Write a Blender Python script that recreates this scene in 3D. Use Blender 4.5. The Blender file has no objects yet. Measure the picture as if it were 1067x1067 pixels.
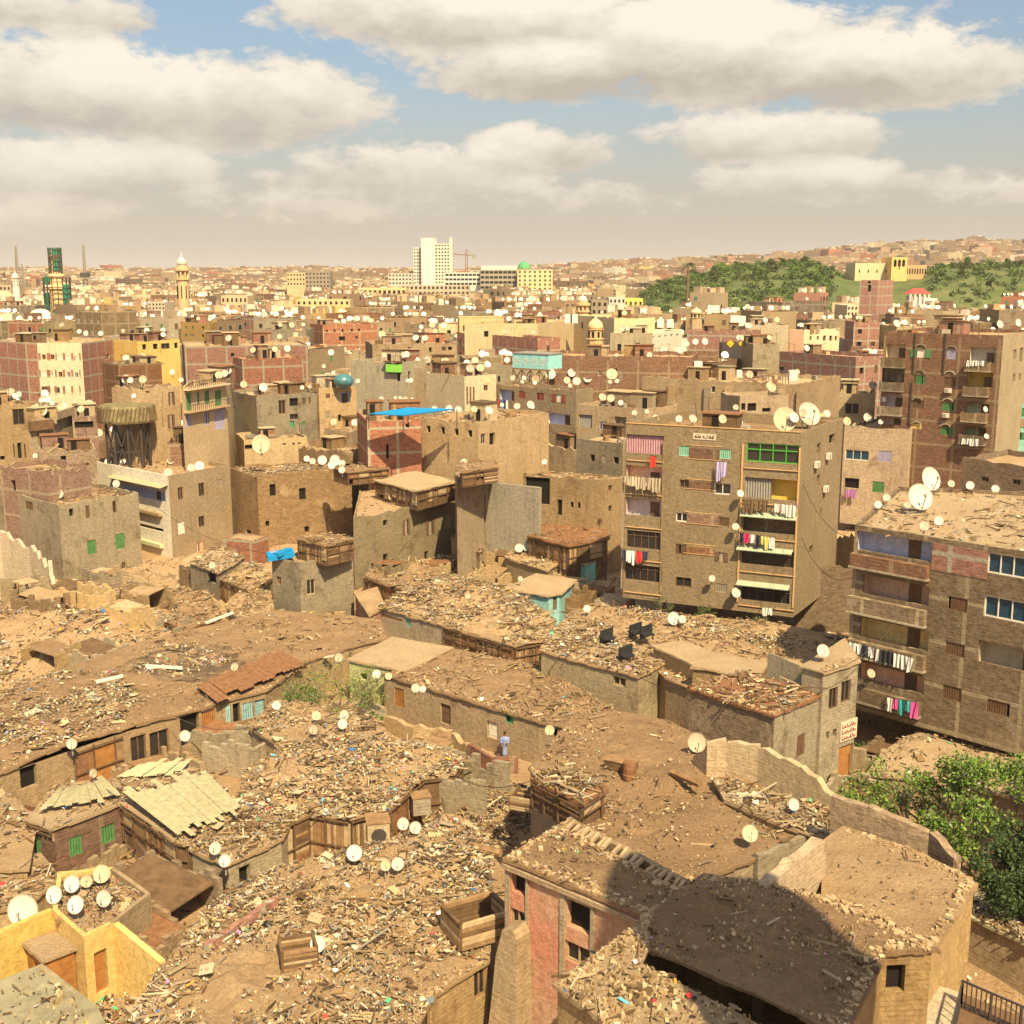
SUNE=4.9; SKYS=.1; EXPO=0.8
CLD=(3.2,2.8,2.35); CLL=(5.8,5.25,4.45); HZC=(4.1,3.55,3.0); SKT=(.74,.76,.78)
import bpy, math, random
from mathutils import Vector, noise
from mathutils.geometry import delaunay_2d_cdt
R=random.Random(7)
SC=bpy.context.scene
COL=SC.collection
# ---------------------------------------------------------------- camera model (photo pixels, 1067 x 1067)
F=1250.0; CX=533.5; PIT=math.atan(243.5/F); H=34.0
cp,sp=math.cos(PIT),math.sin(PIT)
def ray(x,y):
    dy=-(y-CX)
    return ((x-CX)/F, cp+dy/F*sp, -sp+dy/F*cp)
def P(x,y,Z):
    d=ray(x,y); t=(Z-H)/d[2]; return (d[0]*t,d[1]*t)
def PY(x,y,Y):
    d=ray(x,y); t=Y/d[1]; return (d[0]*t,Y,H+d[2]*t)
def proj(X,Y,Z):
    z=Z-H; dep=Y*cp-z*sp
    if dep<=0: return (-9999,-9999)
    return (CX+F*X/dep, CX-F*(Y*sp+z*cp)/dep)
def hitwall(x,y,A,B):
    d=ray(x,y); ex,ey=B[0]-A[0],B[1]-A[1]
    # t*d = A + u*e
    det=d[0]*(-ey)+ex*d[1]
    t=(A[0]*(-ey)+ex*A[1])/det
    u=(d[0]*A[1]-d[1]*A[0])/det
    u=((d[0]*t-A[0])*ex+(d[1]*t-A[1])*ey)/(ex*ex+ey*ey)
    return u*math.hypot(ex,ey), H+d[2]*t
# ---------------------------------------------------------------- materials
M={}
def nt(name):
    m=bpy.data.materials.new(name); m.use_nodes=True; M[name]=m
    n=m.node_tree.nodes; l=m.node_tree.links
    b=n['Principled BSDF']; b.inputs['Roughness'].default_value=.9
    b.inputs['Specular IOR Level'].default_value=.2
    return m,n,l,b
def nd(n,t,**k):
    q=n.new(t)
    for a,v in k.items():
        if a[0]=='_': q.inputs[int(a[1:])].default_value=v
        else: setattr(q,a,v)
    return q
def mth(n,l,op,a,b=None,c=None):
    q=n.new('ShaderNodeMath'); q.operation=op
    for i,v in enumerate((a,b,c)):
        if v is None: continue
        if isinstance(v,(int,float)): q.inputs[i].default_value=v
        else: l.new(v,q.inputs[i])
    return q.outputs[0]
def mixc(n,l,f,a,b,mode='MIX'):
    q=n.new('ShaderNodeMix'); q.data_type='RGBA'; q.blend_type=mode
    for i,v in ((0,f),(6,a),(7,b)):
        if isinstance(v,(int,float)): q.inputs[i].default_value=v
        elif isinstance(v,tuple): q.inputs[i].default_value=(*v,1) if len(v)==3 else v
        else: l.new(v,q.inputs[i])
    return q.outputs[2]
def ns(n,l,vec,scale,det=4,rough=.6,dist=0):
    q=n.new('ShaderNodeTexNoise'); q.inputs['Scale'].default_value=scale
    q.inputs['Detail'].default_value=det; q.inputs['Roughness'].default_value=rough
    q.inputs['Distortion'].default_value=dist
    l.new(vec,q.inputs['Vector']); return q.outputs[0]
def ramp(n,l,f,a,b):
    q=n.new('ShaderNodeMapRange'); q.inputs[1].default_value=a; q.inputs[2].default_value=b
    q.clamp=True; l.new(f,q.inputs[0]); return q.outputs[0]
def vsc(n,l,vec,s):
    q=n.new('ShaderNodeMapping'); q.inputs[3].default_value=s; l.new(vec,q.inputs[0]); return q.outputs[0]
def wallm(name,c,c2,brick=None,frame=None,storey=3.1,colw=3.6,fw=.32,stain=(.12,.08,.045),patch=.5,bw=.42,streak=.5,rowb=.14):
    m,n,l,b=nt(name)
    tc=n.new('ShaderNodeTexCoord'); uv=tc.outputs['UV']; ob=n.new('ShaderNodeObjectInfo')
    geo=n.new('ShaderNodeNewGeometry').outputs['Position']
    big=ramp(n,l,ns(n,l,geo,.22,5,.65),.38,.66)
    col=mixc(n,l,big,c,c2)
    fine=ns(n,l,geo,3.2,6,.75)
    h=fine
    if brick:
        bt=n.new('ShaderNodeTexBrick'); l.new(uv,bt.inputs[0])
        bt.inputs['Scale'].default_value=1; bt.inputs['Brick Width'].default_value=bw; bt.inputs['Row Height'].default_value=rowb
        bt.inputs['Mortar Size'].default_value=.012; bt.inputs['Bias'].default_value=-.2
        bt.inputs['Color1'].default_value=(*brick,1); bt.inputs['Color2'].default_value=(*[x*.55 for x in brick],1)
        bt.inputs['Mortar'].default_value=(*[x*.8 for x in c],1)
        pm=ramp(n,l,ns(n,l,geo,.35,4,.7),patch-.06,patch+.06)
        col=mixc(n,l,pm,bt.outputs[0],col)
    if frame:
        sx=n.new('ShaderNodeSeparateXYZ'); l.new(uv,sx.inputs[0])
        a=mth(n,l,'LESS_THAN',mth(n,l,'FRACT',mth(n,l,'DIVIDE',sx.outputs[1],storey)),fw/storey)
        k=mth(n,l,'LESS_THAN',mth(n,l,'FRACT',mth(n,l,'DIVIDE',sx.outputs[0],colw)),fw/colw)
        fm=mth(n,l,'MAXIMUM',a,k)
        col=mixc(n,l,fm,col,frame)
    # streaks of dirt running down
    st=ramp(n,l,ns(n,l,vsc(n,l,uv,(1.6,.16,1)),1.0,5,.7),.52,.74)
    col=mixc(n,l,mth(n,l,'MULTIPLY',st,streak),col,stain)
    bl=ramp(n,l,ns(n,l,geo,.9,6,.75,.6),.55,.72)
    col=mixc(n,l,mth(n,l,'MULTIPLY',bl,.3),col,tuple(min(1,x*1.35+.03) for x in c2))
    sy=n.new('ShaderNodeSeparateXYZ'); l.new(uv,sy.inputs[0]); fr_=mth(n,l,'FRACT',mth(n,l,'DIVIDE',sy.outputs[1],.21)); cm=mth(n,l,'LESS_THAN',fr_,.3)
    cn_=ramp(n,l,ns(n,l,vsc(n,l,uv,(1.2,4.5,1)),1.3,4,.7),.42,.6)
    crs=mth(n,l,'SUBTRACT',1,mth(n,l,'MULTIPLY',mth(n,l,'MULTIPLY',cm,cn_),.3 if brick else 0))
    v=mth(n,l,'ADD',mth(n,l,'MULTIPLY',ob.outputs['Random'],.5),.72)
    fr=mth(n,l,'MULTIPLY',mth(n,l,'ADD',mth(n,l,'MULTIPLY',fine,1.3),.35),crs)
    hv=n.new('ShaderNodeHueSaturation'); l.new(col,hv.inputs['Color']); l.new(mth(n,l,'ADD',.78,mth(n,l,'MULTIPLY',mth(n,l,'FRACT',mth(n,l,'MULTIPLY',ob.outputs['Random'],7.31)),.3)),hv.inputs['Saturation'])
    l.new(mth(n,l,'MULTIPLY',v,fr),hv.inputs['Value']); l.new(hv.outputs[0],b.inputs['Base Color'])
    bp=n.new('ShaderNodeBump'); bp.inputs['Strength'].default_value=.9; bp.inputs['Distance'].default_value=.12
    l.new(fine,bp.inputs['Height']); l.new(bp.outputs[0],b.inputs['Normal'])
    return m
def groundm(name,c,c2,c3,s=.35,dk=.4):
    m,n,l,b=nt(name)
    geo=n.new('ShaderNodeNewGeometry').outputs['Position']
    col=mixc(n,l,ramp(n,l,ns(n,l,geo,s,6,.7,.3),.4,.62),c,c2)
    col=mixc(n,l,mth(n,l,'MULTIPLY',ramp(n,l,ns(n,l,geo,s*2.3,5,.8,.5),.56,.7),dk),col,c3)
    f=ns(n,l,geo,5,8,.8)
    sp_=ramp(n,l,ns(n,l,geo,9,3,.9),.62,.7)
    col=mixc(n,l,mth(n,l,'MULTIPLY',sp_,.45),col,(.55,.45,.3))
    hv=n.new('ShaderNodeHueSaturation'); l.new(col,hv.inputs['Color'])
    g2=ns(n,l,geo,17,4,.8); dk_=ramp(n,l,g2,.36,.46)
    l.new(mth(n,l,'MULTIPLY',mth(n,l,'ADD',mth(n,l,'MULTIPLY',f,1.8),.36),mth(n,l,'ADD',.68,mth(n,l,'MULTIPLY',dk_,.32))),hv.inputs['Value']); hv.inputs['Saturation'].default_value=.92; l.new(hv.outputs[0],b.inputs['Base Color'])
    bp=n.new('ShaderNodeBump'); bp.inputs['Strength'].default_value=1; bp.inputs['Distance'].default_value=.35
    l.new(f,bp.inputs['Height']); l.new(bp.outputs[0],b.inputs['Normal'])
def plain(name,c,rough=.8,var=.35,sc=2.5,metal=0,spec=.2):
    m,n,l,b=nt(name); b.inputs['Roughness'].default_value=rough; b.inputs['Metallic'].default_value=metal
    b.inputs['Specular IOR Level'].default_value=spec
    geo=n.new('ShaderNodeNewGeometry').outputs['Position']
    f=ns(n,l,geo,sc,5,.7)
    q=mixc(n,l,ramp(n,l,f,.3,.75),tuple(x*(1-var) for x in c),tuple(min(1,x*(1+var*.5)) for x in c))
    l.new(q,b.inputs['Base Color'])
def attrm(name,var=.3,rough=.85,frame=False):
    m,n,l,b=nt(name); b.inputs['Roughness'].default_value=rough
    a=n.new('ShaderNodeVertexColor'); a.layer_name='Col'
    geo=n.new('ShaderNodeNewGeometry').outputs['Position']
    f=ns(n,l,geo,.5 if frame else 6,5,.75)
    hv=n.new('ShaderNodeHueSaturation'); l.new(a.outputs[0],hv.inputs['Color'])
    l.new(mth(n,l,'ADD',mth(n,l,'MULTIPLY',f,var*2),1-var),hv.inputs['Value']); l.new(hv.outputs[0],b.inputs['Base Color'])
wallm('adobe',(0.357,0.238,0.114),(0.417,0.289,0.148),brick=(0.297,0.173,0.0889),patch=.38)
wallm('adobe_brick',(0.337,0.224,0.108),(0.396,0.274,0.138),brick=(0.287,0.177,0.0889),patch=.6)
wallm('adobe_grey',(0.293,0.221,0.123),(0.35,0.271,0.155),brick=(0.236,0.171,0.0929),patch=.4)
wallm('render_tan',(0.306,0.215,0.114),(0.347,0.25,0.136),brick=(0.248,0.155,0.0874),patch=.26,streak=.4)
wallm('pale_tan',(0.368,0.281,0.166),(0.416,0.323,0.202),brick=(0.304,0.204,0.12),patch=.3)
wallm('brick_frame',(0.32,0.146,0.0862),(0.3,0.134,0.0747),brick=(0.35,0.14,0.0805),frame=(0.33,0.28,0.184),patch=.75,streak=.3)
wallm('brick_frame_pink',(.38,.19,.12),(.36,.18,.11),brick=(.38,.17,.1),frame=(.38,.27,.17),patch=.75,streak=.3,colw=4.4)
wallm('brown_brick',(0.241,0.152,0.0869),(0.281,0.173,0.0963),brick=(0.271,0.132,0.0722),frame=(0.301,0.213,0.115),patch=.7,colw=5)
wallm('brown_frame',(0.283,0.206,0.119),(0.321,0.241,0.139),brick=(0.236,0.156,0.0876),frame=(0.35,0.271,0.155),patch=.6,colw=4.2,fw=.28)
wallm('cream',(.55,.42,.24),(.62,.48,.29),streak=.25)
wallm('yellow_wall',(.66,.42,.1),(.72,.5,.15),streak=.3)
wallm('orange_wall',(.62,.36,.1),(.66,.4,.12),streak=.25)
wallm('white_wall',(.72,.62,.47),(.78,.69,.54),streak=.3)
wallm('stone_yellow',(.6,.41,.2),(.66,.47,.25),streak=.2)
wallm('red_plaster',(.5,.17,.07),(.46,.29,.15),streak=.45)
wallm('ochre_plaster',(0.448,0.306,0.147),(0.496,0.357,0.184),brick=(0.336,0.23,0.129),patch=.3,streak=.4)
wallm('concrete',(0.34,0.28,0.181),(0.387,0.319,0.209),streak=.6)
wallm('turquoise_wall',(.2,.5,.42),(.26,.56,.48),streak=.4)
wallm('teal_wall',(.2,.42,.42),(.3,.5,.46),streak=.6)
wallm('green_wall',(.45,.45,.2),(.5,.48,.25),streak=.5)
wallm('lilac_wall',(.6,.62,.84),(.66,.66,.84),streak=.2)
wallm('pink_wall',(.62,.46,.42),(.68,.52,.48),streak=.2)
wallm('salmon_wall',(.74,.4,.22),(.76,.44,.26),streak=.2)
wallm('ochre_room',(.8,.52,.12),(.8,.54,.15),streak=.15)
groundm('dirt',(0.431,0.257,0.11),(0.534,0.343,0.165),(0.203,0.122,0.0605))
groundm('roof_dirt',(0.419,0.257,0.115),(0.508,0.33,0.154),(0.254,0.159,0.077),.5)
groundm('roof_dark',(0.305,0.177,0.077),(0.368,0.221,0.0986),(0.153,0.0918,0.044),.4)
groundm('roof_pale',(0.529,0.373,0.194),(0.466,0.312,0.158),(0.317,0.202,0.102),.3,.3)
groundm('burnt',(.13,.085,.05),(.27,.17,.085),(.05,.035,.025),.35,.7)
groundm('city_ground',(0.345,0.231,0.125),(0.414,0.272,0.15),(0.248,0.163,0.0875),.05)
groundm('grass_hill',(.06,.09,.02),(.13,.14,.04),(.2,.15,.08),.03,.7)
groundm('desert_hill',(.42,.29,.17),(.36,.25,.15),(.25,.17,.1),.01)
plain('void',(.018,.013,.01),1,.2)
plain('glass',(.035,.03,.028),.15,.3,spec=.5)
plain('blue_glass',(.02,.06,.1),.2,.3,spec=.5)
plain('wood_dark',(.17,.1,.05),.9,.5,1.5)
plain('wood',(.32,.19,.09),.9,.45,2)
plain('wood_orange',(.38,.17,.05),.8,.4,2)
plain('wood_pale',(.48,.34,.19),.9,.4,2)
plain('corrugated',(.45,.4,.24),.8,.35,3)
plain('rust',(.27,.13,.06),.9,.5,3)
plain('green_paint',(.07,.28,.12),.7,.3)
plain('bright_green',(.08,.42,.05),.6,.3)
plain('lime',(.25,.62,.08),.6,.2)
plain('shutter_green',(.1,.24,.08),.8,.35)
plain('mint',(.28,.55,.38),.7,.3)
plain('shutter_brown',(.17,.095,.05),.8,.35)
plain('shutter_red',(.28,.07,.05),.8,.3)
plain('shutter_lilac',(.42,.38,.5),.8,.3)
plain('shutter_grey',(.36,.28,.2),.8,.3)
plain('white_paint',(.74,.68,.56),.6,.2)
plain('line_orange',(.62,.38,.17),.8,.2)
def dishm(name,c,c2):
    m,n,l,b=nt(name); b.inputs['Roughness'].default_value=.55; ob=n.new('ShaderNodeObjectInfo'); geo=n.new('ShaderNodeNewGeometry').outputs['Position']; tc=n.new('ShaderNodeTexCoord').outputs['Object']
    q=mixc(n,l,mth(n,l,'POWER',ob.outputs['Random'],2.2),c,c2); f=ramp(n,l,ns(n,l,geo,4,6,.8),.5,.75); q=mixc(n,l,mth(n,l,'MULTIPLY',f,.5),q,(.3,.2,.12))
    d=n.new('ShaderNodeVectorMath'); d.operation='LENGTH'; l.new(tc,d.inputs[0]); rim=ramp(n,l,d.outputs['Value'],.44,.5); q=mixc(n,l,mth(n,l,'MULTIPLY',rim,.35),q,(.25,.18,.12)); l.new(q,b.inputs['Base Color'])
dishm('dish_white',(.62,.57,.48),(.42,.33,.22))
plain('dish_cream',(.56,.45,.28),.6,.25,3)
plain('dish_rust',(.38,.27,.17),.8,.3,4)
plain('metal_dark',(.06,.05,.045),.6,.3,spec=.4)
plain('metal_grey',(.3,.26,.2),.6,.3,spec=.4)
plain('tarp_blue',(.01,.24,.5),.6,.1)
plain('tile_blue',(.3,.62,.6),.7,.25,1.2)
plain('net_green',(.02,.27,.14),.9,.3,.3)
plain('dome_green',(.1,.35,.14),.7,.2)
plain('curtain_pink',(.45,.25,.27),.9,.25)
plain('curtain_grey',(.3,.27,.23),.9,.25)
plain('awning',(.38,.42,.28),.8,.25)
plain('ac_white',(.7,.62,.5),.6,.2)
plain('reed',(.25,.2,.1),.95,.6,1.2)
plain('bark',(.2,.13,.075),.95,.4)
plain('twig',(.3,.22,.13),.95,.4)
plain('plastic_black',(.03,.03,.03),.6,.3)
plain('roof_red',(.62,.08,.07),.7,.2)
plain('sign_yellow',(.7,.42,.02),.6,.2)
plain('ink',(.09,.06,.04),.9,.2)
plain('sign_board',(.6,.5,.36),.8,.2)
plain('sky_cloth',(.35,.4,.6),.9,.2)
plain('skin',(.28,.15,.09),.6,.1)
plain('hair',(.02,.015,.012),.7,.1)
plain('gallabiya',(.24,.3,.48),.9,.15)
attrm('trash'); attrm('leaf',.35,.6); attrm('farcity',.25,.9,True)
# ---------------------------------------------------------------- mesh builder
class MB:
    def __init__(s): s.v=[];s.f=[];s.m=[];s.uv=[];s.c=[];s.mats=[];s.cc=None
    def mi(s,mat):
        if mat not in s.mats: s.mats.append(mat)
        return s.mats.index(mat)
    def face(s,pts,mat,uv=None):
        i=len(s.v); s.v.extend(pts); s.f.append(tuple(range(i,i+len(pts)))); s.m.append(s.mi(mat))
        if uv is None:
            a,b_=Vector(pts[1])-Vector(pts[0]),Vector(pts[2])-Vector(pts[0]); nn=a.cross(b_)
            if abs(nn.z)>.7*nn.length: uv=[(p[0],p[1]) for p in pts]
            else:
                e=Vector((-nn.y,nn.x,0)); e=e.normalized() if e.length>0 else Vector((1,0,0))
                uv=[(e.x*p[0]+e.y*p[1],p[2]) for p in pts]
        s.uv.extend(uv)
        if s.cc is not None: s.c.extend([s.cc]*len(pts))
    def mesh(s,pts,faces,mat):
        i=len(s.v); s.v.extend(pts); k=s.mi(mat)
        for f in faces:
            s.f.append(tuple(i+q for q in f)); s.m.append(k)
            s.uv.extend([(pts[q][0]+pts[q][1],pts[q][2]) for q in f])
            if s.cc is not None: s.c.extend([s.cc]*len(f))
    def box(s,c,d,mat,rz=0,tilt=None,skipb=False):
        hx,hy,hz=d[0]/2,d[1]/2,d[2]/2; ca,sa=math.cos(rz),math.sin(rz); ps=[]
        for z in (-hz,hz):
            for x,y in ((-hx,-hy),(hx,-hy),(hx,hy),(-hx,hy)):
                zz=z
                if tilt: zz=z+x*tilt[0]+y*tilt[1]
                ps.append((c[0]+x*ca-y*sa,c[1]+x*sa+y*ca,c[2]+zz))
        fs=[(4,5,6,7),(0,1,5,4),(1,2,6,5),(2,3,7,6),(3,0,4,7)]
        if not skipb: fs.append((3,2,1,0))
        for f in fs: s.face([ps[q] for q in f],mat)
    def bar(s,a,b,w,mat,n=4,w2=None):
        a,b=Vector(a),Vector(b); d=(b-a)
        if d.length<1e-5: return
        d.normalize(); u=d.cross(Vector((0,0,1)));
        if u.length<.1: u=d.cross(Vector((1,0,0)))
        u.normalize(); t=d.cross(u); w2=w if w2 is None else w2
        ps=[];
        for q,ww in ((a,w),(b,w2)):
            for k in range(n):
                an=2*math.pi*k/n+math.pi/4; ps.append(tuple(q+(u*math.cos(an)+t*math.sin(an))*ww*.707))
        fs=[(k,(k+1)%n,n+(k+1)%n,n+k) for k in range(n)]+[tuple(range(n))[::-1],tuple(range(n,2*n))]
        s.mesh(ps,fs,mat)
    def lathe(s,c,prof,mat,n=12,rot=0):
        ps=[];
        for r,z in prof:
            for k in range(n):
                a=2*math.pi*k/n+rot; ps.append((c[0]+r*math.cos(a),c[1]+r*math.sin(a),c[2]+z))
        fs=[]
        for j in range(len(prof)-1):
            for k in range(n): fs.append((j*n+k,j*n+(k+1)%n,(j+1)*n+(k+1)%n,(j+1)*n+k))
        fs.append(tuple(range(n))[::-1]); j=len(prof)-1; fs.append(tuple(j*n+k for k in range(n)))
        s.mesh(ps,fs,mat)
    def build(s,name,parent=None,org=None,smooth=False,kind=None,label=None):
        if org is None: org=tuple(parent['_o']) if parent is not None and '_o' in parent else (0,0,0)
        me=bpy.data.meshes.new(name)
        ox,oy,oz=org
        me.from_pydata([(p[0]-ox,p[1]-oy,p[2]-oz) for p in s.v],[],s.f)
        for k in s.mats: me.materials.append(M[k])
        me.polygons.foreach_set('material_index',s.m)
        if smooth: me.polygons.foreach_set('use_smooth',[True]*len(s.f))
        u=me.uv_layers.new(name='UVMap'); u.data.foreach_set('uv',[t for p in s.uv for t in p])
        if s.c:
            ca=me.color_attributes.new('Col','FLOAT_COLOR','CORNER'); ca.data.foreach_set('color',[t for p in s.c for t in (*p,1)])
        me.update()
        o=bpy.data.objects.new(name,me); COL.objects.link(o)
        if parent is not None: o.parent=parent; o['_o']=org
        else: o.location=org
        if kind: o['kind']=kind
        if label: o['label']=label
        return o
def empty(name,loc,label,cat,group=None):
    o=bpy.data.objects.new(name,None); COL.objects.link(o); o.location=loc; o['_o']=tuple(loc)
    o.empty_display_size=.5
    o['label']=label; o['category']=cat
    if group: o['group']=group
    o['kind']='thing'
    return o
def tagt(o,label,cat,group=None):
    o['label']=label; o['category']=cat; o['kind']='thing'
    if group: o['group']=group
    return o
def inpoly(x,y,poly):
    c=False; n=len(poly); j=n-1
    for i in range(n):
        xi,yi=poly[i][0],poly[i][1]; xj,yj=poly[j][0],poly[j][1]
        if (yi>y)!=(yj>y) and x<(xj-xi)*(y-yi)/(yj-yi)+xi: c=not c
        j=i
    return c
def sheet(mb,poly,zf,res,mat,uvs=1):
    xs=[p[0] for p in poly]; ys=[p[1] for p in poly]
    pts=[Vector((p[0],p[1])) for p in poly]; edges=[]
    # densify the boundary
    bd=[]
    for i in range(len(poly)):
        a,b=poly[i],poly[(i+1)%len(poly)]; L=math.hypot(a[0]-b[0],a[1]-b[1]); k=max(1,int(L/res))
        for q in range(k): bd.append(Vector((a[0]+(b[0]-a[0])*q/k,a[1]+(b[1]-a[1])*q/k)))
    nb=len(bd); ed=[(i,(i+1)%nb) for i in range(nb)]; pts=list(bd)
    x=min(xs)+res/2
    while x<max(xs):
        y=min(ys)+res/2
        while y<max(ys):
            X=x+R.uniform(-.25,.25)*res; Y=y+R.uniform(-.25,.25)*res
            if inpoly(X,Y,poly): pts.append(Vector((X,Y)))
            y+=res
        x+=res
    r=delaunay_2d_cdt(pts,ed,[],1,1e-4)
    vs=[(v.x,v.y,zf(v.x,v.y)) for v in r[0]]
    mb.mesh(vs,[tuple(f) for f in r[2]],mat)
    return bd
def fb(x,y,s=1.0,seed=0):
    return noise.fractal(Vector((x*s,y*s,seed*7.3)),1,2,4)
# ---------------------------------------------------------------- houses
FOOT=[]     # footprints, so that filler buildings keep clear
HOUSE={}
def winparts(root,wmb,A,e,nrm,u0,u1,z0,z1,kind,nm=None):
    """cuts nothing itself; builds the objects inside an opening u0..u1, z0..z1"""
    k,_,arg=kind.partition(':')
    def pt(u,d,z): return (A[0]+e[0]*u-nrm[0]*d,A[1]+e[1]*u-nrm[1]*d,z)
    def pan(mb,ua,ub,za,zb,d,t,mat):
        # a little box between depth d (front) and d+t
        p=[pt(ua,d,za),pt(ub,d,za),pt(ub,d,zb),pt(ua,d,zb),pt(ua,d+t,za),pt(ub,d+t,za),pt(ub,d+t,zb),pt(ua,d+t,zb)]
        for f in ((0,1,2,3),(1,5,6,2),(4,0,3,7),(3,2,6,7),(4,5,1,0)): mb.face([p[q] for q in f],mat)
    w,h=u1-u0,z1-z0
    if k=='v':
        mb=MB(); mb.face([pt(u0,.33,z0),pt(u1,.33,z0),pt(u1,.33,z1),pt(u0,.33,z1)],'void'); mb.build('window_opening',root)
    elif k=='w':
        fm=arg or 'wood'; mb=MB(); t=min(.09,w*.12)
        pan(mb,u0,u1,z0,z0+t,.1,.08,fm);pan(mb,u0,u1,z1-t,z1,.1,.08,fm);pan(mb,u0,u0+t,z0+t,z1-t,.1,.08,fm);pan(mb,u1-t,u1,z0+t,z1-t,.1,.08,fm)
        nn=max(2,int(w/.8))
        for i in range(1,nn): pan(mb,u0+w*i/nn-t*.4,u0+w*i/nn+t*.4,z0+t,z1-t,.1,.07,fm)
        o=mb.build('window',root)
        g=MB(); g.face([pt(u0,.2,z0),pt(u1,.2,z0),pt(u1,.2,z1),pt(u0,.2,z1)],'blue_glass' if fm=='white_paint' and w>3 else 'glass'); g.build('pane',o)
    elif k=='s':
        mb=MB(); nn=max(3,int(w/.16)); 
        mb.face([pt(u0,.16,z0),pt(u1,.16,z0),pt(u1,.16,z1),pt(u0,.16,z1)],'void')
        pan(mb,u0,u1,z0,z0+.08,.05,.06,arg);pan(mb,u0,u1,z1-.08,z1,.05,.06,arg)
        for i in range(nn): 
            if R.random()<.95: pan(mb,u0+w*(i+.08)/nn,u0+w*(i+.8)/nn,z0+.08,z1-.08,.06,.05,arg)
        mb.build('shutter',root)
    elif k=='o':  # open shutters each side and a pale middle
        mb=MB(); pan(mb,u0,u0+w*.28,z0,z1,-.06,.05,arg);pan(mb,u1-w*.28,u1,z0,z1,-.06,.05,arg); mb.build('shutter',root)
        g=MB(); pan(g,u0+w*.3,u1-w*.3,z0,z1,.1,.05,'white_paint' if w>2.2 else 'shutter_grey'); g.face([pt(u0,.2,z0),pt(u1,.2,z0),pt(u1,.2,z1),pt(u0,.2,z1)],'glass')
        g.build('window',root)
    elif k=='d':
        mb=MB(); pan(mb,u0+.05,u1-.05,z0,z1-.05,.15,.06,arg or 'wood'); pan(mb,u0+.15,u1-.15,z0+.2,z0+h*.45,.13,.02,arg or 'wood'); pan(mb,u0+.15,u1-.15,z0+h*.52,z1-.2,.13,.02,arg or 'wood')
        mb.build('door',root)
    elif k=='r':  # balcony recess with a coloured back wall and a dark doorway
        a=arg.split('|'); bm=a[0]; opt=a[1] if len(a)>1 else ''
        mb=MB(); D=1.0
        mb.face([pt(u0,D,z0-.9),pt(u1,D,z0-.9),pt(u1,D,z1),pt(u0,D,z1)],bm)
        ua,ub,zt_=u0+.012,u1-.012,z1-.012
        mb.face([pt(ua,0.21,z0-.85),pt(ua,D,z0-.85),pt(ua,D,zt_),pt(ua,.21,zt_)],bm)
        mb.face([pt(ub,D,z0-.85),pt(ub,.21,z0-.85),pt(ub,.21,zt_),pt(ub,D,zt_)],bm)
        mb.face([pt(u0,.2,z0-.85),pt(u1,.2,z0-.85),pt(u1,D,z0-.85),pt(u0,D,z0-.85)],'concrete')
        mb.face([pt(u0,.21,zt_),pt(u1,.21,zt_),pt(u1,D,zt_),pt(u0,D,zt_)],bm)
        o=mb.build('balcony_recess',root)
        if 'n' not in opt:
            g=MB(); uu=u0+w*(.7 if 'L' not in opt else .2); pan(g,uu-.45,uu+.45,z0-.85,z0+1.25,D-.08,.05,'shutter_brown'); g.build('balcony_door',o)
        if 'c' in opt or 'C' in opt or 'G' in opt:
            g=MB(); mt={'c':'curtain_pink','C':'curtain_grey','G':'glass'}[[q for q in opt if q in 'cCG'][0]]
            ue=u1 if 'h' not in opt else u0+w*.5
            if mt=='glass':
                g.face([pt(u0,.25,z0),pt(ue,.25,z0),pt(ue,.25,z1),pt(u0,.25,z1)],mt)
                kk=max(3,int(w/.7))
                for i in range(kk+1): pan(g,u0+w*i/kk-.03,u0+w*i/kk+.03,z0,z1,.15,.05,'shutter_brown')
                pan(g,u0,u1,z0+h*.7,z0+h*.7+.05,.15,.05,'shutter_brown')
                g.build('glazing',o)
            else:
                kk=int((ue-u0)/.12)
                for i in range(kk):
                    ua=u0+(ue-u0)*i/kk; ub=u0+(ue-u0)*(i+1)/kk; d1=.2+.1*(i%2); d2=.2+.1*((i+1)%2)
                    g.face([pt(ua,d1,z0),pt(ub,d2,z0),pt(ub,d2,z1-.1),pt(ua,d1,z1-.1)],mt)
                g.build('curtain',o)
    elif k=='p':   # flat painted/board panel standing just proud
        mb=MB(); pan(mb,u0,u1,z0,z1,-.035,.03,arg); mb.build(nm or 'panel',root)
    elif k=='g':   # tall glazed green window
        mb=MB(); kk=4
        for i in range(kk+1): pan(mb,u0+(w-.08)*i/kk,u0+(w-.08)*i/kk+.08,z0,z1,.05,.08,arg)
        for q in (0,.66,1): pan(mb,u0,u1,z0+(h-.08)*q,z0+(h-.08)*q+.08,.045,.08,arg)
        o=mb.build('window',root); g=MB(); g.face([pt(u0,.2,z0),pt(u1,.2,z0),pt(u1,.2,z1),pt(u0,.2,z1)],'glass'); g.build('pane',o)
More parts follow.
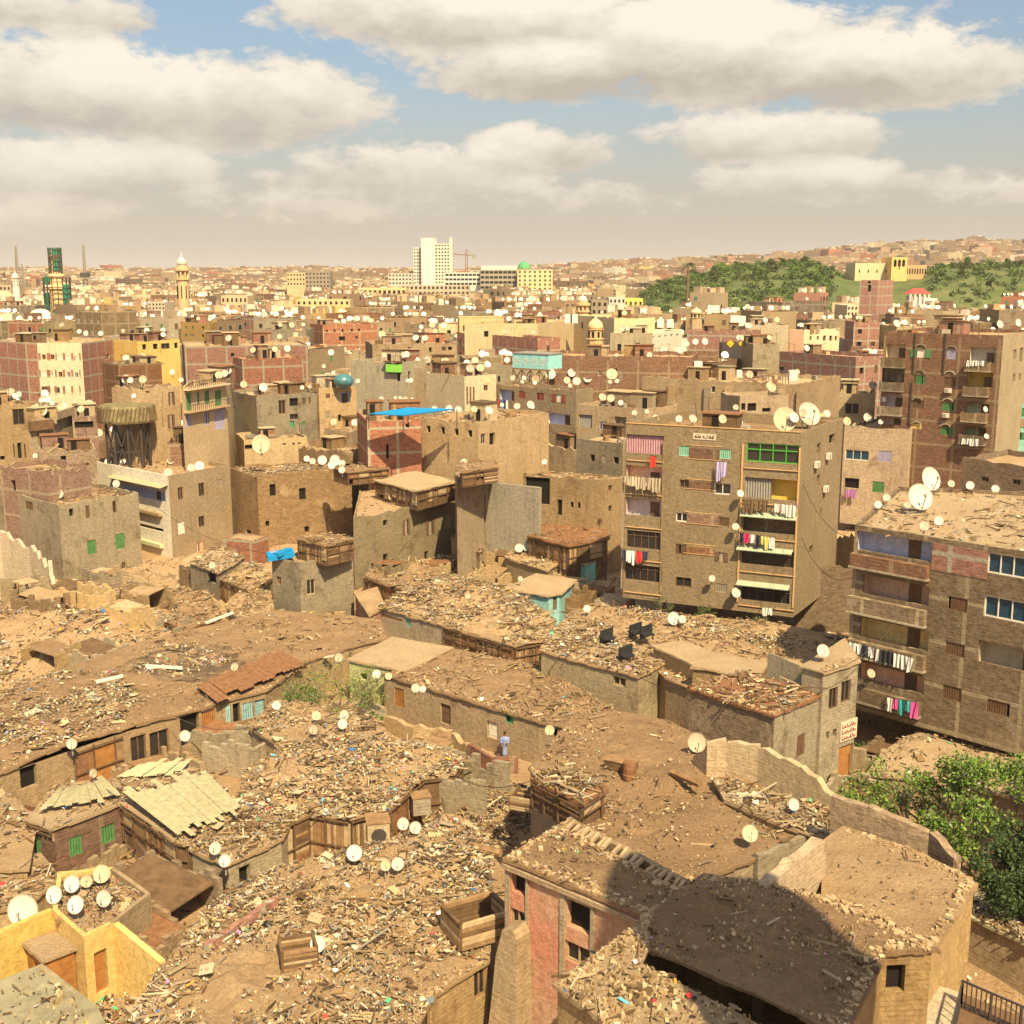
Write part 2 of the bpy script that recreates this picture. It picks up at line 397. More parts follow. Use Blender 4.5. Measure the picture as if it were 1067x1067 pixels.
def cutwall(mb,A,B,z0,z1,ops,mat,uo=0,depth=.36):
    L=math.hypot(B[0]-A[0],B[1]-A[1]); e=((B[0]-A[0])/L,(B[1]-A[1])/L); nr=(e[1],-e[0])
    def pt(u,d,z): return (A[0]+e[0]*u-nr[0]*d,A[1]+e[1]*u-nr[1]*d,z)
    good=[]
    for o in ops:
        u0,u1,a,b=max(.05,o[0]),min(L-.05,o[1]),max(z0+.05,o[2]),min(z1-.05,o[3])
        if u1-u0<.1 or b-a<.1: continue
        if any(not(u1<=g[0] or u0>=g[1] or b<=g[2] or a>=g[3]) for g in good): continue
        good.append((u0,u1,a,b,o[4]))
    cut=[g for g in good if not g[4].startswith('p')]
    zs=sorted(set([z0,z1]+[g[2] for g in cut]+[g[3] for g in cut]))
    for i in range(len(zs)-1):
        za,zb=zs[i],zs[i+1]; zm=(za+zb)/2
        sp_=sorted([(g[0],g[1]) for g in cut if g[2]<zm<g[3]]); u=0
        for a,b in sp_+[(L,L)]:
            if a-u>1e-4: mb.face([pt(u,0,za),pt(a,0,za),pt(a,0,zb),pt(u,0,zb)],mat,[(uo+u,za),(uo+a,za),(uo+a,zb),(uo+u,zb)])
            u=b
    for u0,u1,a,b,k in cut:
        d=depth if k[0]!='r' else 1.0
        a2=a
        mb.face([pt(u0,0,a),pt(u0,d,a),pt(u0,d,b),pt(u0,0,b)],mat);mb.face([pt(u1,d,a),pt(u1,0,a),pt(u1,0,b),pt(u1,d,b)],mat)
        mb.face([pt(u0,0,a),pt(u1,0,a),pt(u1,.2 if k[0]=='r' else d,a),pt(u0,.2 if k[0]=='r' else d,a)],mat)
        mb.face([pt(u0,d,b),pt(u1,d,b),pt(u1,0,b),pt(u0,0,b)],mat)
        if k[0]=='r':
            mb.face([pt(u0,.2,a-.85),pt(u0,.2,a),pt(u1,.2,a),pt(u1,.2,a-.85)],mat)
    return good,e,nr
def mkpoly(pts,Z,depth,full):
    w=[P(x,y,Z) for x,y in pts]
    if full: return w
    if len(w)==3:
        a,b,c=w; w.append((a[0]+c[0]-b[0],a[1]+c[1]-b[1])); return w
    a,b=w[0],w[-1]; L=math.hypot(b[0]-a[0],b[1]-a[1]); e=((b[0]-a[0])/L,(b[1]-a[1])/L)
    nb=(-e[1]*depth,e[0]*depth)
    return w+[(b[0]+nb[0],b[1]+nb[1]),(a[0]+nb[0],a[1]+nb[1])]
def inset(poly,d):
    out=[]; n=len(poly)
    for i in range(n):
        a,b,c=Vector(poly[i-1]),Vector(poly[i]),Vector(poly[(i+1)%n])
        e1=(b-a).normalized(); e2=(c-b).normalized()
        n1=Vector((-e1.y,e1.x)); n2=Vector((-e2.y,e2.x)); m=n1+n2
        if m.length<.3: m=n1
        m=m.normalized(); k=max(.4,m.dot(n1)); q=b+m*(d/k); out.append((q.x,q.y))
    return out
def house(label,short,pts,Z,mat='adobe',name='brick_house',cat='house',win=(),auto=None,full=False,depth=10,par=.7,jit=.12,z0=0,roof='roof_dirt',amp=.06,heaps=(),group=None,skip=(),tr=None,drop=None,res=1.2,over=0,mats=None,band=None,poly=None):
    poly=poly or mkpoly(pts,Z,depth,full); n=len(poly)
    cx=sum(p[0] for p in poly)/n; cy=sum(p[1] for p in poly)/n
    root=empty(name,(cx,cy,z0),label,cat,group)
    FOOT.append(poly)
    mb=MB(); uo=0; res_=[]
    ops=[[] for _ in range(n)]
    for w in win:
        t=w[6] if len(w)>6 else tr
        i,x0,y0,x1,y1,k=w[:6]
        if t: x0,y0,x1,y1=t[0]+x0/t[2],t[1]+y0/t[2],t[0]+x1/t[2],t[1]+y1/t[2]
        A,B=poly[i],poly[(i+1)%n]
        ua,za=hitwall(x0,y0,A,B); ub,zb=hitwall(x1,y1,A,B)
        ops[i].append((min(ua,ub),max(ua,ub),min(za,zb),max(za,zb),k))
    if auto:
        for i in range(n):
            kk=auto.get(i)
            if not kk: continue
            A,B=poly[i],poly[(i+1)%n]; L=math.hypot(A[0]-B[0],A[1]-B[1])
            dens=kk[0]; kinds=kk[1:]; z=Z-par-2.6
            while z>z0+1 and z>Z-16:
                nn=int(L/3)
                for q in range(nn):
                    if R.random()<dens:
                        u=(q+.5)*L/nn+R.uniform(-.2,.2); k=R.choice(kinds); ww=R.choice((.8,1,1.2)); hh=R.choice((1.1,1.3,1.4))
                        if k[0]=='r': ww,hh=min(2.6,L/nn-.4),1.5
                        ops[i].append((u-ww/2,u+ww/2,z+.3,z+.3+hh,k))
                z-=3.1
    zt=Z-par
    for i in range(n):
        A,B=poly[i],poly[(i+1)%n]
        mt=(mats or {}).get(i,mat)
        if i in skip: continue
        good,e,nr=cutwall(mb,A,B,z0,zt,ops[i],mt,uo)
        for g in good: winparts(root,mb,A,e,nr,*g)
        uo+=math.hypot(A[0]-B[0],A[1]-B[1])
    hp=[(*(P(h[0],h[1],Z)),h[2],h[3]) for h in heaps]
    sd=R.random()*50
    zr=Z-par
    def zf(x,y):
        dm=9
        if amp>.09:
            for i_ in range(n):
                A_,B_=poly[i_],poly[(i_+1)%n]; ex,ey=B_[0]-A_[0],B_[1]-A_[1]; t_=max(0,min(1,((x-A_[0])*ex+(y-A_[1])*ey)/(ex*ex+ey*ey+1e-9)))
                dm=min(dm,math.hypot(x-A_[0]-ex*t_,y-A_[1]-ey*t_))
        k_=min(1,.12+dm/2.2)
        z=zr+k_*(amp*2*fb(x,y,.35,sd)+amp*fb(x,y,1.4,sd))
        for a,b,r,hh in hp:
            d2=((x-a)**2+(y-b)**2)/(r*r)
            if d2<4: z+=hh*math.exp(-d2*1.5)*(1+.35*fb(x,y,.9,sd))
        return z
    if par>0:
        inn=inset(poly,.22)
        for i in range(n):
            A,B,C,D=poly[i],poly[(i+1)%n],inn[(i+1)%n],inn[i]
            mt=(mats or {}).get(i,mat)
            L=math.hypot(A[0]-B[0],A[1]-B[1]); k=max(1,int(L/.9))
            zs=[Z+R.uniform(-jit,jit*.3) for _ in range(k+1)]
            if R.random()<.5 and k>3 and jit>.1:
                for q in range(R.randrange(k-1),k): zs[q]-=R.uniform(0,.25)
            for q in range(k):
                f0,f1=q/k,(q+1)/k
                a=(A[0]+(B[0]-A[0])*f0,A[1]+(B[1]-A[1])*f0);b=(A[0]+(B[0]-A[0])*f1,A[1]+(B[1]-A[1])*f1)
                c=(D[0]+(C[0]-D[0])*f1,D[1]+(C[1]-D[1])*f1);d=(D[0]+(C[0]-D[0])*f0,D[1]+(C[1]-D[1])*f0)
                mb.face([(*a,zt),(*b,zt),(*b,zs[q+1]),(*a,zs[q])],mt)
                mb.face([(*a,zs[q]),(*b,zs[q+1]),(*c,zs[q+1]),(*d,zs[q])],mt)
                mb.face([(*c,zt-.1),(*d,zt-.1),(*d,zs[q]),(*c,zs[q+1])],mt)
    wall=mb.build('wall',root)
    rb=MB()
    rp=inset(poly,-over) if over else (inset(poly,.2) if par>0 else poly)
    bd=sheet(rb,rp,zf,res,roof)
    if par<=0:
        for i in range(len(bd)):
            a,b=bd[i],bd[(i+1)%len(bd)]
            za,zb=zf(a.x,a.y),zf(b.x,b.y)
            t_=.1+R.random()*.12; rb.face([(a.x,a.y,za-t_),(b.x,b.y,zb-t_),(b.x,b.y,zb),(a.x,a.y,za)],roof)
    rb.build('roof',root)
    hh=dict(poly=poly,Z=zr,zf=zf,root=root,short=short,wall=wall,rp=rp); HOUSE[short]=hh
    return hh
# ---------------------------------------------------------------- debris
PAL={'dust':[(.56,.43,.26),(.62,.5,.32),(.42,.3,.17),(.33,.22,.12),(.5,.38,.23),(.25,.16,.08),(.38,.26,.14),(.12,.075,.04),(.2,.14,.08),(.46,.35,.22),(.3,.2,.11)],
 'trash':[(.72,.66,.54),(.6,.48,.3),(.66,.55,.38),(.42,.3,.17),(.33,.22,.12),(.5,.38,.23),(.25,.16,.08),(.55,.44,.28),(.1,.065,.04),(.14,.09,.05),(.3,.28,.27),(.2,.22,.25),(.45,.3,.22),(.62,.54,.4),(.3,.2,.11),(.7,.64,.52),(.1,.08,.06),(.5,.42,.3),(.36,.26,.16)],
 'bright':[(.78,.74,.64),(.05,.18,.5),(.55,.05,.05),(.1,.4,.2),(.75,.7,.55),(.02,.02,.025),(.15,.42,.5),(.7,.35,.05),(.6,.25,.4),(.8,.6,.1)],
 'wood':[(.5,.38,.24),(.6,.5,.36),(.1,.065,.04),(.36,.31,.25),(.2,.12,.06),(.3,.19,.1),(.4,.27,.15),(.14,.085,.045),(.34,.24,.15),(.46,.34,.2)]}
def debris(name,label,poly,zf,n,pal='trash',size=(.12,.5),wood=.3,bright=.04,wl=1.0,boards=.005,kind='stuff',paper=.3,heap=None,parent=None,dens=None):
    mb=MB(); xs=[p[0] for p in poly];ys=[p[1] for p in poly]
    k=0; tries=0; n=int(n*2.3); size=(size[0]*.5,size[1]*.66)
    sd=R.random()*30
    while k<n and tries<n*8:
        tries+=1
        x=R.uniform(min(xs),max(xs)); y=R.uniform(min(ys),max(ys))
        if not inpoly(x,y,poly): continue
        if fb(x,y,.22,sd)<R.uniform(-.6,.3): continue
        k+=1; z=zf(x,y); s=size[0]+(size[1]-size[0])*R.random()**2.2*1.5; s*=.35+.85*max(0,.5+fb(x,y,.5,sd+3)); bright_=bright*.55; tone=R.uniform(.55,1.05)
        br=R.random()<bright_
        t=R.random(); a=R.uniform(0,math.pi); nc0=len(mb.c)
        if t>1-boards:
            mb.cc=R.choice(PAL['wood']+PAL['dust']); s=R.uniform(.5,1.1); mb.box((x,y,z+.12),(s,s*R.uniform(.3,.8),.03),'trash',a,(R.uniform(-.3,.3),R.uniform(-.3,.3)))
        elif t<wood and not br:
            mb.cc=R.choice(PAL['wood']); L=s*R.uniform(1.5,4.5); w=R.uniform(.02,.07)
            mb.box((x,y,z+.08+R.random()*.15),(L,w,.04+R.random()*.05),'trash',a,(R.uniform(-.25,.25),0))
        elif t<wood+paper:
            mb.cc=R.choice(PAL['bright' if br else pal]); s*=.8
            mb.box((x,y,z+.06+R.random()*.1),(s,s*R.uniform(.4,1),.02),'trash',a,(R.uniform(-.5,.5),R.uniform(-.5,.5)))
        else:
            mb.cc=R.choice(PAL['bright' if br else pal]); s*=.7
            # angular lump
            ps=[(x+s*.5*math.cos(a+q*1.57)*R.uniform(.6,1.1),y+s*.5*math.sin(a+q*1.57)*R.uniform(.6,1.1),z-.03) for q in range(4)]
            hh=s*R.uniform(.3,.7)
            ps+=[(x+(p[0]-x)*R.uniform(.3,.8),y+(p[1]-y)*R.uniform(.3,.8),z+hh*R.uniform(.7,1.1)) for p in ps]
            mb.mesh(ps,[(0,1,5,4),(1,2,6,5),(2,3,7,6),(3,0,4,7),(4,5,6,7)],'trash')
        if not br: mb.c[nc0:]=[(q[0]*tone,q[1]*tone*.97,q[2]*tone*.88) for q in mb.c[nc0:]]
    o=mb.build(name,parent); 
    if parent is None: o['kind']=kind; o['label']=label
    return o
def topple(h,n,label,name='roof_debris',**k):
    return debris(name,label,h['rp'],h['zf'],n,**k)

def clad(h,faces,mats=('wood','wood_dark','wood_pale','rust'),top=.2,name='board_cladding',bot=-.5,panel=.35):
    for i in faces:
        poly=h['poly']; A,B=poly[i],poly[(i+1)%len(poly)]; L=math.hypot(B[0]-A[0],B[1]-A[1]); e=((B[0]-A[0])/L,(B[1]-A[1])/L); nr=(e[1],-e[0]); mb=MB(); u=0.05; Z=h['Z']
        def fbx(u0,u1,z0,z1,d0,d1,mat):
            p=[(A[0]+e[0]*u_+nr[0]*d,A[1]+e[1]*u_+nr[1]*d,z) for z in (z0,z1) for u_,d in ((u0,d1),(u1,d1),(u1,d0),(u0,d0))]
            for f in ((0,1,5,4),(1,2,6,5),(3,0,4,7),(4,5,6,7),(3,2,1,0)): mb.face([p[q] for q in f],mat)
        while u<L-.3:
            w=R.uniform(.8,2.2); w=min(w,L-u)
            t=R.random(); zb=bot+R.uniform(0,.8); zt=Z-top-R.uniform(0,.3)
            if t<panel: fbx(u,u+w-.05,zb+.3,zt,.004,.06,R.choice(mats))
            elif t<.8:
                x=u
                while x<u+w-.1:
                    bw_=R.uniform(.12,.3); fbx(x,min(x+bw_-.02,u+w),zb,zt-R.uniform(0,.25),.004,R.uniform(.03,.08),R.choice(mats)); x+=bw_
            else:
                z=zb
                while z<zt-.1:
                    bw_=R.uniform(.15,.3); fbx(u,u+w-.05,z,z+bw_-.03,.004,R.uniform(.03,.08),R.choice(mats)); z+=bw_
            fbx(u-.05,u+.05,bot,Z-.08,.085,.17,'wood_dark'); u+=w
        fbx(0,L,Z-.3,Z-.2,.175,.24,'wood_dark'); z=bot+(Z-bot)*.5; fbx(0,L,z,z+.09,.175,.22,'wood_dark')
        mb.build(name,h['root'])

def edges(h,faces,n=9,mat=None,s=(.12,.4)):
    n=int(n*2.6); s=(s[0]*.35,s[1]*.62)
    mb=MB(); poly=h['poly']
    for i in faces:
        A,B=poly[i],poly[(i+1)%len(poly)]; L=math.hypot(B[0]-A[0],B[1]-A[1])
        for _ in range(int(L*n)):
            f=R.random(); d=R.gauss(0,.22); x=A[0]+(B[0]-A[0])*f-(B[1]-A[1])/L*abs(d); y=A[1]+(B[1]-A[1])*f+(B[0]-A[0])/L*abs(d); q=s[0]+(s[1]-s[0])*R.random()**2
            mb.cc=R.choice([(.42,.3,.17),(.35,.24,.13),(.48,.35,.2),(.28,.19,.1),(.38,.27,.15)])
            mb.box((x,y,h['zf'](x,y)+q*.2),(q,q*R.uniform(.5,.9),q*R.uniform(.3,.6)),'trash',R.uniform(0,3),(R.uniform(-.3,.3),R.uniform(-.3,.3)))
    mb.build('crumbling_edge',h['root'],kind='stuff')
def annex(h,n=2):
    poly=h['poly']; cx=sum(p[0] for p in poly)/len(poly); cy=sum(p[1] for p in poly)/len(poly); A,B=poly[0],poly[1]; ang=math.atan2(B[1]-A[1],B[0]-A[0]); zr=h['Z']
    for k in range(n):
        q=R.choice(poly); f=R.uniform(.1,.55); x,y=cx+(q[0]-cx)*f,cy+(q[1]-cy)*f; w,d,hh=R.uniform(1.8,3.8),R.uniform(1.6,2.6),R.uniform(1.5,2.4); m=R.choice(('adobe','adobe_brick','brown_brick','wood_dark','pale_tan','brick_frame_pink'))
        mb=MB(); mb.box((x,y,zr+hh/2-.1),(w,d,hh+.2),m,ang); mb.box((x,y,zr+hh+.06),(w+.4,d+.4,.1),R.choice(('wood_dark','rust','roof_pale','corrugated')),ang,(0,R.uniform(-.05,.05)))
        ca,sa=math.cos(ang),math.sin(ang); u=R.uniform(-.25,.25)*w; mb.box((x+ca*u+sa*(d/2+.0),y+sa*u-ca*(d/2+.0),zr+.8),(.7,.06,1.5),'void',ang); mb.build('roof_room',h['root'])
    mb=MB()
    for k in range(R.randrange(6,14)):
        q=R.choice(poly); f=R.uniform(.1,.85); x,y=cx+(q[0]-cx)*f,cy+(q[1]-cy)*f; t=R.random()
        if t<.4: hh=R.uniform(1.2,2.8); mb.bar((x,y,zr),(x+R.uniform(-.2,.2),y,zr+hh),.06,'metal_dark'); mb.bar((x-.5,y,zr+hh),(x+.5,y,zr+hh-.1),.04,'metal_dark')
        elif t<.75: mb.box((x,y,zr+.3),(R.uniform(.5,1.5),R.uniform(.4,1),R.uniform(.4,.9)),R.choice(('wood','wood_dark','concrete','rust','metal_grey','roof_pale')),R.uniform(0,3))
        else:
            x2,y2=x+R.uniform(-3,3),y+R.uniform(-2,2); mb.bar((x,y,zr+.2),(x2,y2,zr+R.uniform(.2,1.2)),.12,R.choice(('wood','wood_pale','wood_dark')))
    mb.build('roof_clutter',h['root'],kind='stuff')

def shack_ruin(x,y,zb,i,label):
    # small roofless room: broken walls on three or four sides, rubble lumps inside
    ang=math.radians(-33)+R.uniform(-.25,.25); w,d=R.uniform(2.6,5.5),R.uniform(2.4,4.5); ca,sa=math.cos(ang),math.sin(ang); o=empty('ruined_room',(x,y,zb),label,'ruin','roofless ruined rooms')
    cs=[(-w/2,-d/2),(w/2,-d/2),(w/2,d/2),(-w/2,d/2)]; m=R.choice(('adobe','adobe_brick','adobe_grey','adobe','brown_brick','pale_tan','ochre_plaster')); mb=MB(); t=.3
    hb=R.uniform(1.0,2.6); miss=R.randrange(6)
    for k in range(4):
        if k==miss: continue
        a0,b0=cs[k],cs[(k+1)%4]; L=math.hypot(b0[0]-a0[0],b0[1]-a0[1]); n=max(2,int(L/.5)); e=((b0[0]-a0[0])/L,(b0[1]-a0[1])/L)
        for q in range(n):
            hh=max(.2,hb+.9*noise.noise(Vector((x+a0[0]+e[0]*q*.5,y+a0[1]+e[1]*q*.5,i)))+(-.8 if R.random()<.12 else 0)); u=(q+.5)*L/n; lx,ly=a0[0]+e[0]*u,a0[1]+e[1]*u
            mb.box((x+lx*ca-ly*sa,y+lx*sa+ly*ca,zb+hh/2-.3),(L/n+.002,t,hh+.6),m,ang+math.atan2(e[1],e[0]))
    mb.build('wall',o)
    if R.random()<.72:
        mb=MB(); s=R.uniform(-.1,.25); mb.box((x,y,zb+hb*.9+.1),(w*R.uniform(.5,1),d*R.uniform(.5,1),.08),R.choice(('rust','wood','roof_dirt','wood_dark','wood_pale','roof_dark')),ang,(R.uniform(-.12,.12),s)); mb.build('sagging_roof',o)
    mb=MB()
    for _ in range(R.randrange(3,8)): px_,py_=x+R.uniform(-w,w)*.6,y+R.uniform(-d,d)*.6; mb.bar((px_,py_,zb),(px_+R.uniform(-1.5,1.5),py_+R.uniform(-1.5,1.5),zb+R.uniform(.2,2.3)),R.uniform(.06,.13),R.choice(('wood','wood_pale','wood_dark')))
    mb.build('beams',o,kind='stuff')
def cable(p,q,sag,label):
    mb=MB(); pr=None
    for k in range(13):
        f=k/12; c=(p[0]+(q[0]-p[0])*f,p[1]+(q[1]-p[1])*f,p[2]+(q[2]-p[2])*f-sag*4*f*(1-f))
        if pr: mb.bar(pr,c,.035,'metal_dark',3)
        pr=c
    tagt(mb.build('cable',org=p),label,'cable','cables strung between houses')

plain('tank_teal',(.08,.22,.24),.35,.5,1.5,0,.5)

plain('slab_green',(.3,.26,.16),.9,.4,1.2)
# ================================================================ the buildings one can tell apart
T6=(640,420,4.104); T7=(860,420,2.964); TB=(887,280,5.928); T4=(0,440,2.964); T5=(340,440,2.964)
C1=(0,300,5.335);C2=(180,300,5.335);C3=(360,300,5.335);C4=(540,300,5.335);C5=(720,280,5.335)
A0=(0,660,3.557);A1=(280,640,3.334);A2=(560,620,3.138);A3=(0,850,3.557);A4=(280,840,3.81);A5=(500,800,3.557);A6=(760,780,3.475);R3=(680,230,2.757)
VO=lambda i,*c:(i,*c,'v')
# --- apartment block in the middle
house('brown rendered apartment block with green glazed balcony and laundry, right of the teal hut','the block with green glazing',
 [(652.2,440.7),(834.9,450.5),(878.8,435)],20.6,'render_tan',name='apartment_building',cat='building',par=1.0,jit=.04,tr=T6,z0=3.6,roof='roof_dark',win=[
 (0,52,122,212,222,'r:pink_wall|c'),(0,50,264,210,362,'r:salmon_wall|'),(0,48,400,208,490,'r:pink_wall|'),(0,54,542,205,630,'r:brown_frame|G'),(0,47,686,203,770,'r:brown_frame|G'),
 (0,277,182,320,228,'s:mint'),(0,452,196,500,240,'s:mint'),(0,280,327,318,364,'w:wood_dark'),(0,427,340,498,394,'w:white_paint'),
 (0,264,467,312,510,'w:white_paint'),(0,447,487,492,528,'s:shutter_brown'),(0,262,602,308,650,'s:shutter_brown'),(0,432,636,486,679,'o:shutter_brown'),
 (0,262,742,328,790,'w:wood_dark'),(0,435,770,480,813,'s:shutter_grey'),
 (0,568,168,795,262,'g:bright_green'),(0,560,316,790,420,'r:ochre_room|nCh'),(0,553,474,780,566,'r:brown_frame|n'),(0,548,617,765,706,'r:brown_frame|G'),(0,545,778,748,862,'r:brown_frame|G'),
 (1,920,138,943,168,'v'),(1,868,175,882,215,'v'),(1,868,310,880,350,'v'),(1,880,455,888,480,'v'),(1,835,615,850,640,'v')])
b=HOUSE['the block with green glazing']; poly=b['poly']
A,B=poly[0],poly[1]; L=math.hypot(B[0]-A[0],B[1]-A[1]); ee=((B[0]-A[0])/L,(B[1]-A[1])/L); nn_=(ee[1],-ee[0])
def onface(A,e,nr,u,d,z): return (A[0]+e[0]*u+nr[0]*d,A[1]+e[1]*u+nr[1]*d,z)
def facebox(mb,A,e,nr,u0,u1,z0,z1,d0,d1,mat):
    p=[onface(A,e,nr,u,d,z) for z in (z0,z1) for u,d in ((u0,d1),(u1,d1),(u1,d0),(u0,d0))]
    for f in ((0,1,5,4),(1,2,6,5),(3,0,4,7),(4,5,6,7),(3,2,1,0)): mb.face([p[q] for q in f],mat)
def px(A,B,tr,x,y): return hitwall(tr[0]+x/tr[2],tr[1]+y/tr[2],A,B)
def frameof(h,i):
    poly=h['poly']; A,B=poly[i],poly[(i+1)%len(poly)]; L=math.hypot(B[0]-A[0],B[1]-A[1]); e=((B[0]-A[0])/L,(B[1]-A[1])/L)
    return A,B,e,(e[1],-e[0])
def strip(h,i,tr,x0,y0,x1,y1,d,mat,name,label=None,d0=0.004):
    A,B,e,nr=frameof(h,i); u0,z1=px(A,B,tr,x0,y0); u1,z0=px(A,B,tr,x1,y1)
    mb=MB(); facebox(mb,A,e,nr,min(u0,u1),max(u0,u1),min(z0,z1),max(z0,z1),d0,d,mat); return mb.build(name,h['root'],label=label)
# painted bands joining the windows
for (y0,y1,x0,x1,dy) in ((180,236,322,449,14),(325,364,320,424,15),(466,512,314,445,16),(601,640,310,430,17)):
    A,B,e,nr=frameof(b,0); u0,za=px(A,B,T6,x0,y0); u1,_=px(A,B,T6,x1,y0+dy); _,zb=px(A,B,T6,x0,y1)
    mb=MB(); facebox(mb,A,e,nr,u0,u1,zb,za,.004,.03,'brown_brick'); 
    facebox(mb,A,e,nr,u0-.3,u1+.3,za,za+.05,.004,.06,'line_orange'); facebox(mb,A,e,nr,u0-.3,u1+.3,zb-.05,zb,.004,.06,'line_orange'); mb.build('window_band',b['root'])
for y in (85,):
    mb=MB(); facebox(mb,A,ee,nn_,0,L,b['Z']+.98,b['Z']+1.07,.004,.06,'line_orange'); mb.build('coping',b['root'])
for (x0,y0,x1,y1) in ((545,462,785,490),(530,605,765,650),(528,755,752,803)):
    u0,z1=px(A,B,T6,x0,y0);u1,_=px(A,B,T6,x1,y0+22); mb=MB()
    zt=z1; q=[onface(A,ee,nn_,u0,.02,zt),onface(A,ee,nn_,u1,.02,zt),onface(A,ee,nn_,u1,.75,zt-.3),onface(A,ee,nn_,u0,.75,zt-.3)]
    mb.face([q[3],q[2],q[1],q[0]],'awning'); mb.face([(p[0],p[1],p[2]-.05) for p in q],'awning'); mb.build('awning',b['root'])
for (x0,y0,y1,x1) in ((52,118,770,212),(560,160,865,795)):
    for xx in (x0-8,x1+2):
        u,zt=px(A,B,T6,xx,y0); u2,zb=px(A,B,T6,xx,y1); mb=MB(); facebox(mb,A,ee,nn_,u-.07,u+.07,4.5,19.2,.004,.1,'line_orange' if xx>500 else 'render_tan'); mb.build('pilaster',b['root'])
for k in range(5):
    for (xa,xb) in ((50,212),(548,795)):
        u0,_=px(A,B,T6,xa+2,400); u1,_=px(A,B,T6,xb-2,400); z=18.3-.2-3.22*k-1.0
        mb=MB(); facebox(mb,A,ee,nn_,u0,u1,z-.03,z+.03,.004,.12,'line_orange'); mb.build('balcony_rail',b['root'])
# sign in Arabic letters
A,B,e,nr=frameof(b,0); u0,z1=px(A,B,T6,338,128);u1,z0=px(A,B,T6,435,160)
mb=MB(); facebox(mb,A,e,nr,u0,u1,z0,z1,.004,.05,'sign_board'); sg=mb.build('name_plate',b['root'],label='pale name plate with dark Arabic letters')
mb=MB(); w=u1-u0; hgt=z1-z0
def stroke(pts,t=.045):
    for (a,c),(a2,c2) in zip(pts,pts[1:]):
        P0=onface(A,e,nr,u0+w*a,.07,z0+hgt*c);P1=onface(A,e,nr,u0+w*a2,.07,z0+hgt*c2); mb.bar(P0,P1,t,'ink')
stroke([(.93,.7),(.88,.75),(.86,.55),(.9,.5),(.86,.32),(.92,.3)]);stroke([(.86,.4),(.7,.38)]);stroke([(.78,.4),(.77,.62),(.73,.6),(.72,.38)]);stroke([(.65,.32),(.65,.8)])
stroke([(.6,.4),(.56,.28),(.52,.3)]);stroke([(.5,.55),(.46,.6),(.45,.42),(.5,.4)]);stroke([(.36,.4),(.2,.4)]);stroke([(.35,.4),(.34,.62),(.3,.6),(.3,.4)]);stroke([(.24,.4),(.25,.85)]);stroke([(.2,.4),(.14,.44),(.13,.6),(.09,.55),(.1,.38),(.2,.38)]);stroke([(.48,.7),(.46,.7)]);stroke([(.16,.75),(.14,.75)])
mb.build('lettering',sg)
def ac(h,i,tr,x,y,label=None):
    A,B,e,nr=frameof(h,i); u,z=px(A,B,tr,x,y); mb=MB(); facebox(mb,A,e,nr,u-.4,u+.4,z-.28,z+.28,.08,.42,'ac_white')
    o=mb.build('air_conditioner',h['root']); g=MB(); facebox(g,A,e,nr,u-.3,u+.05,z-.2,z+.2,.42,.44,'metal_grey'); g.build('grille',o)
for x,y in ((857,262),(907,226),(895,366)): ac(b,1,T6,x,y)
# --- apartment block at the right edge
R_=house('tan brick apartment block with lilac, orange and ochre balcony recesses at the right edge','the right-hand block',
 [(891,546.5),(1100,580),(1290,520),(936,507)],16.7,'brown_frame',name='apartment_building',cat='building',full=True,par=.35,jit=.06,tr=T7,z0=3.0,roof='roof_pale',amp=.05,win=[
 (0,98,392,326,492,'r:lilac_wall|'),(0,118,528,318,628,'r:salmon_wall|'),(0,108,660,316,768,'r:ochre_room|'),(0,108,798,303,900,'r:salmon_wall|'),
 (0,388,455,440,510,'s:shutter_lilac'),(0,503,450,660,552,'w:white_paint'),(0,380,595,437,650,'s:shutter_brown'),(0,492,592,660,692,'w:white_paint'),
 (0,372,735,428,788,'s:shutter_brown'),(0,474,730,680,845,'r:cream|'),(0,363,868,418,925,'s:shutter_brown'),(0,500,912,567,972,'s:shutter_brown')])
for (x0,y0,x1,y1,mat) in ((86,474,326,510,'brown_brick'),(78,604,318,648,'brown_frame'),(76,738,316,780,'brown_frame'),(98,884,300,924,'brown_frame')):
    A,B,e,nr=frameof(R_,0); u0,z1=px(A,B,T7,x0,y0-14);u1,_=px(A,B,T7,x1,y0+14); _,zb=px(A,B,T7,x0,y1-12)
    mb=MB(); facebox(mb,A,e,nr,max(0,u0),u1,zb,z1,.06,.5,mat); 
    facebox(mb,A,e,nr,max(0,u0)-.05,u1+.05,zb-.14,zb,.06,.56,'concrete'); mb.build('balcony',R_['root'])
strip(R_,0,T7,332,432,498,545,.03,'brick_frame','brick_panel')
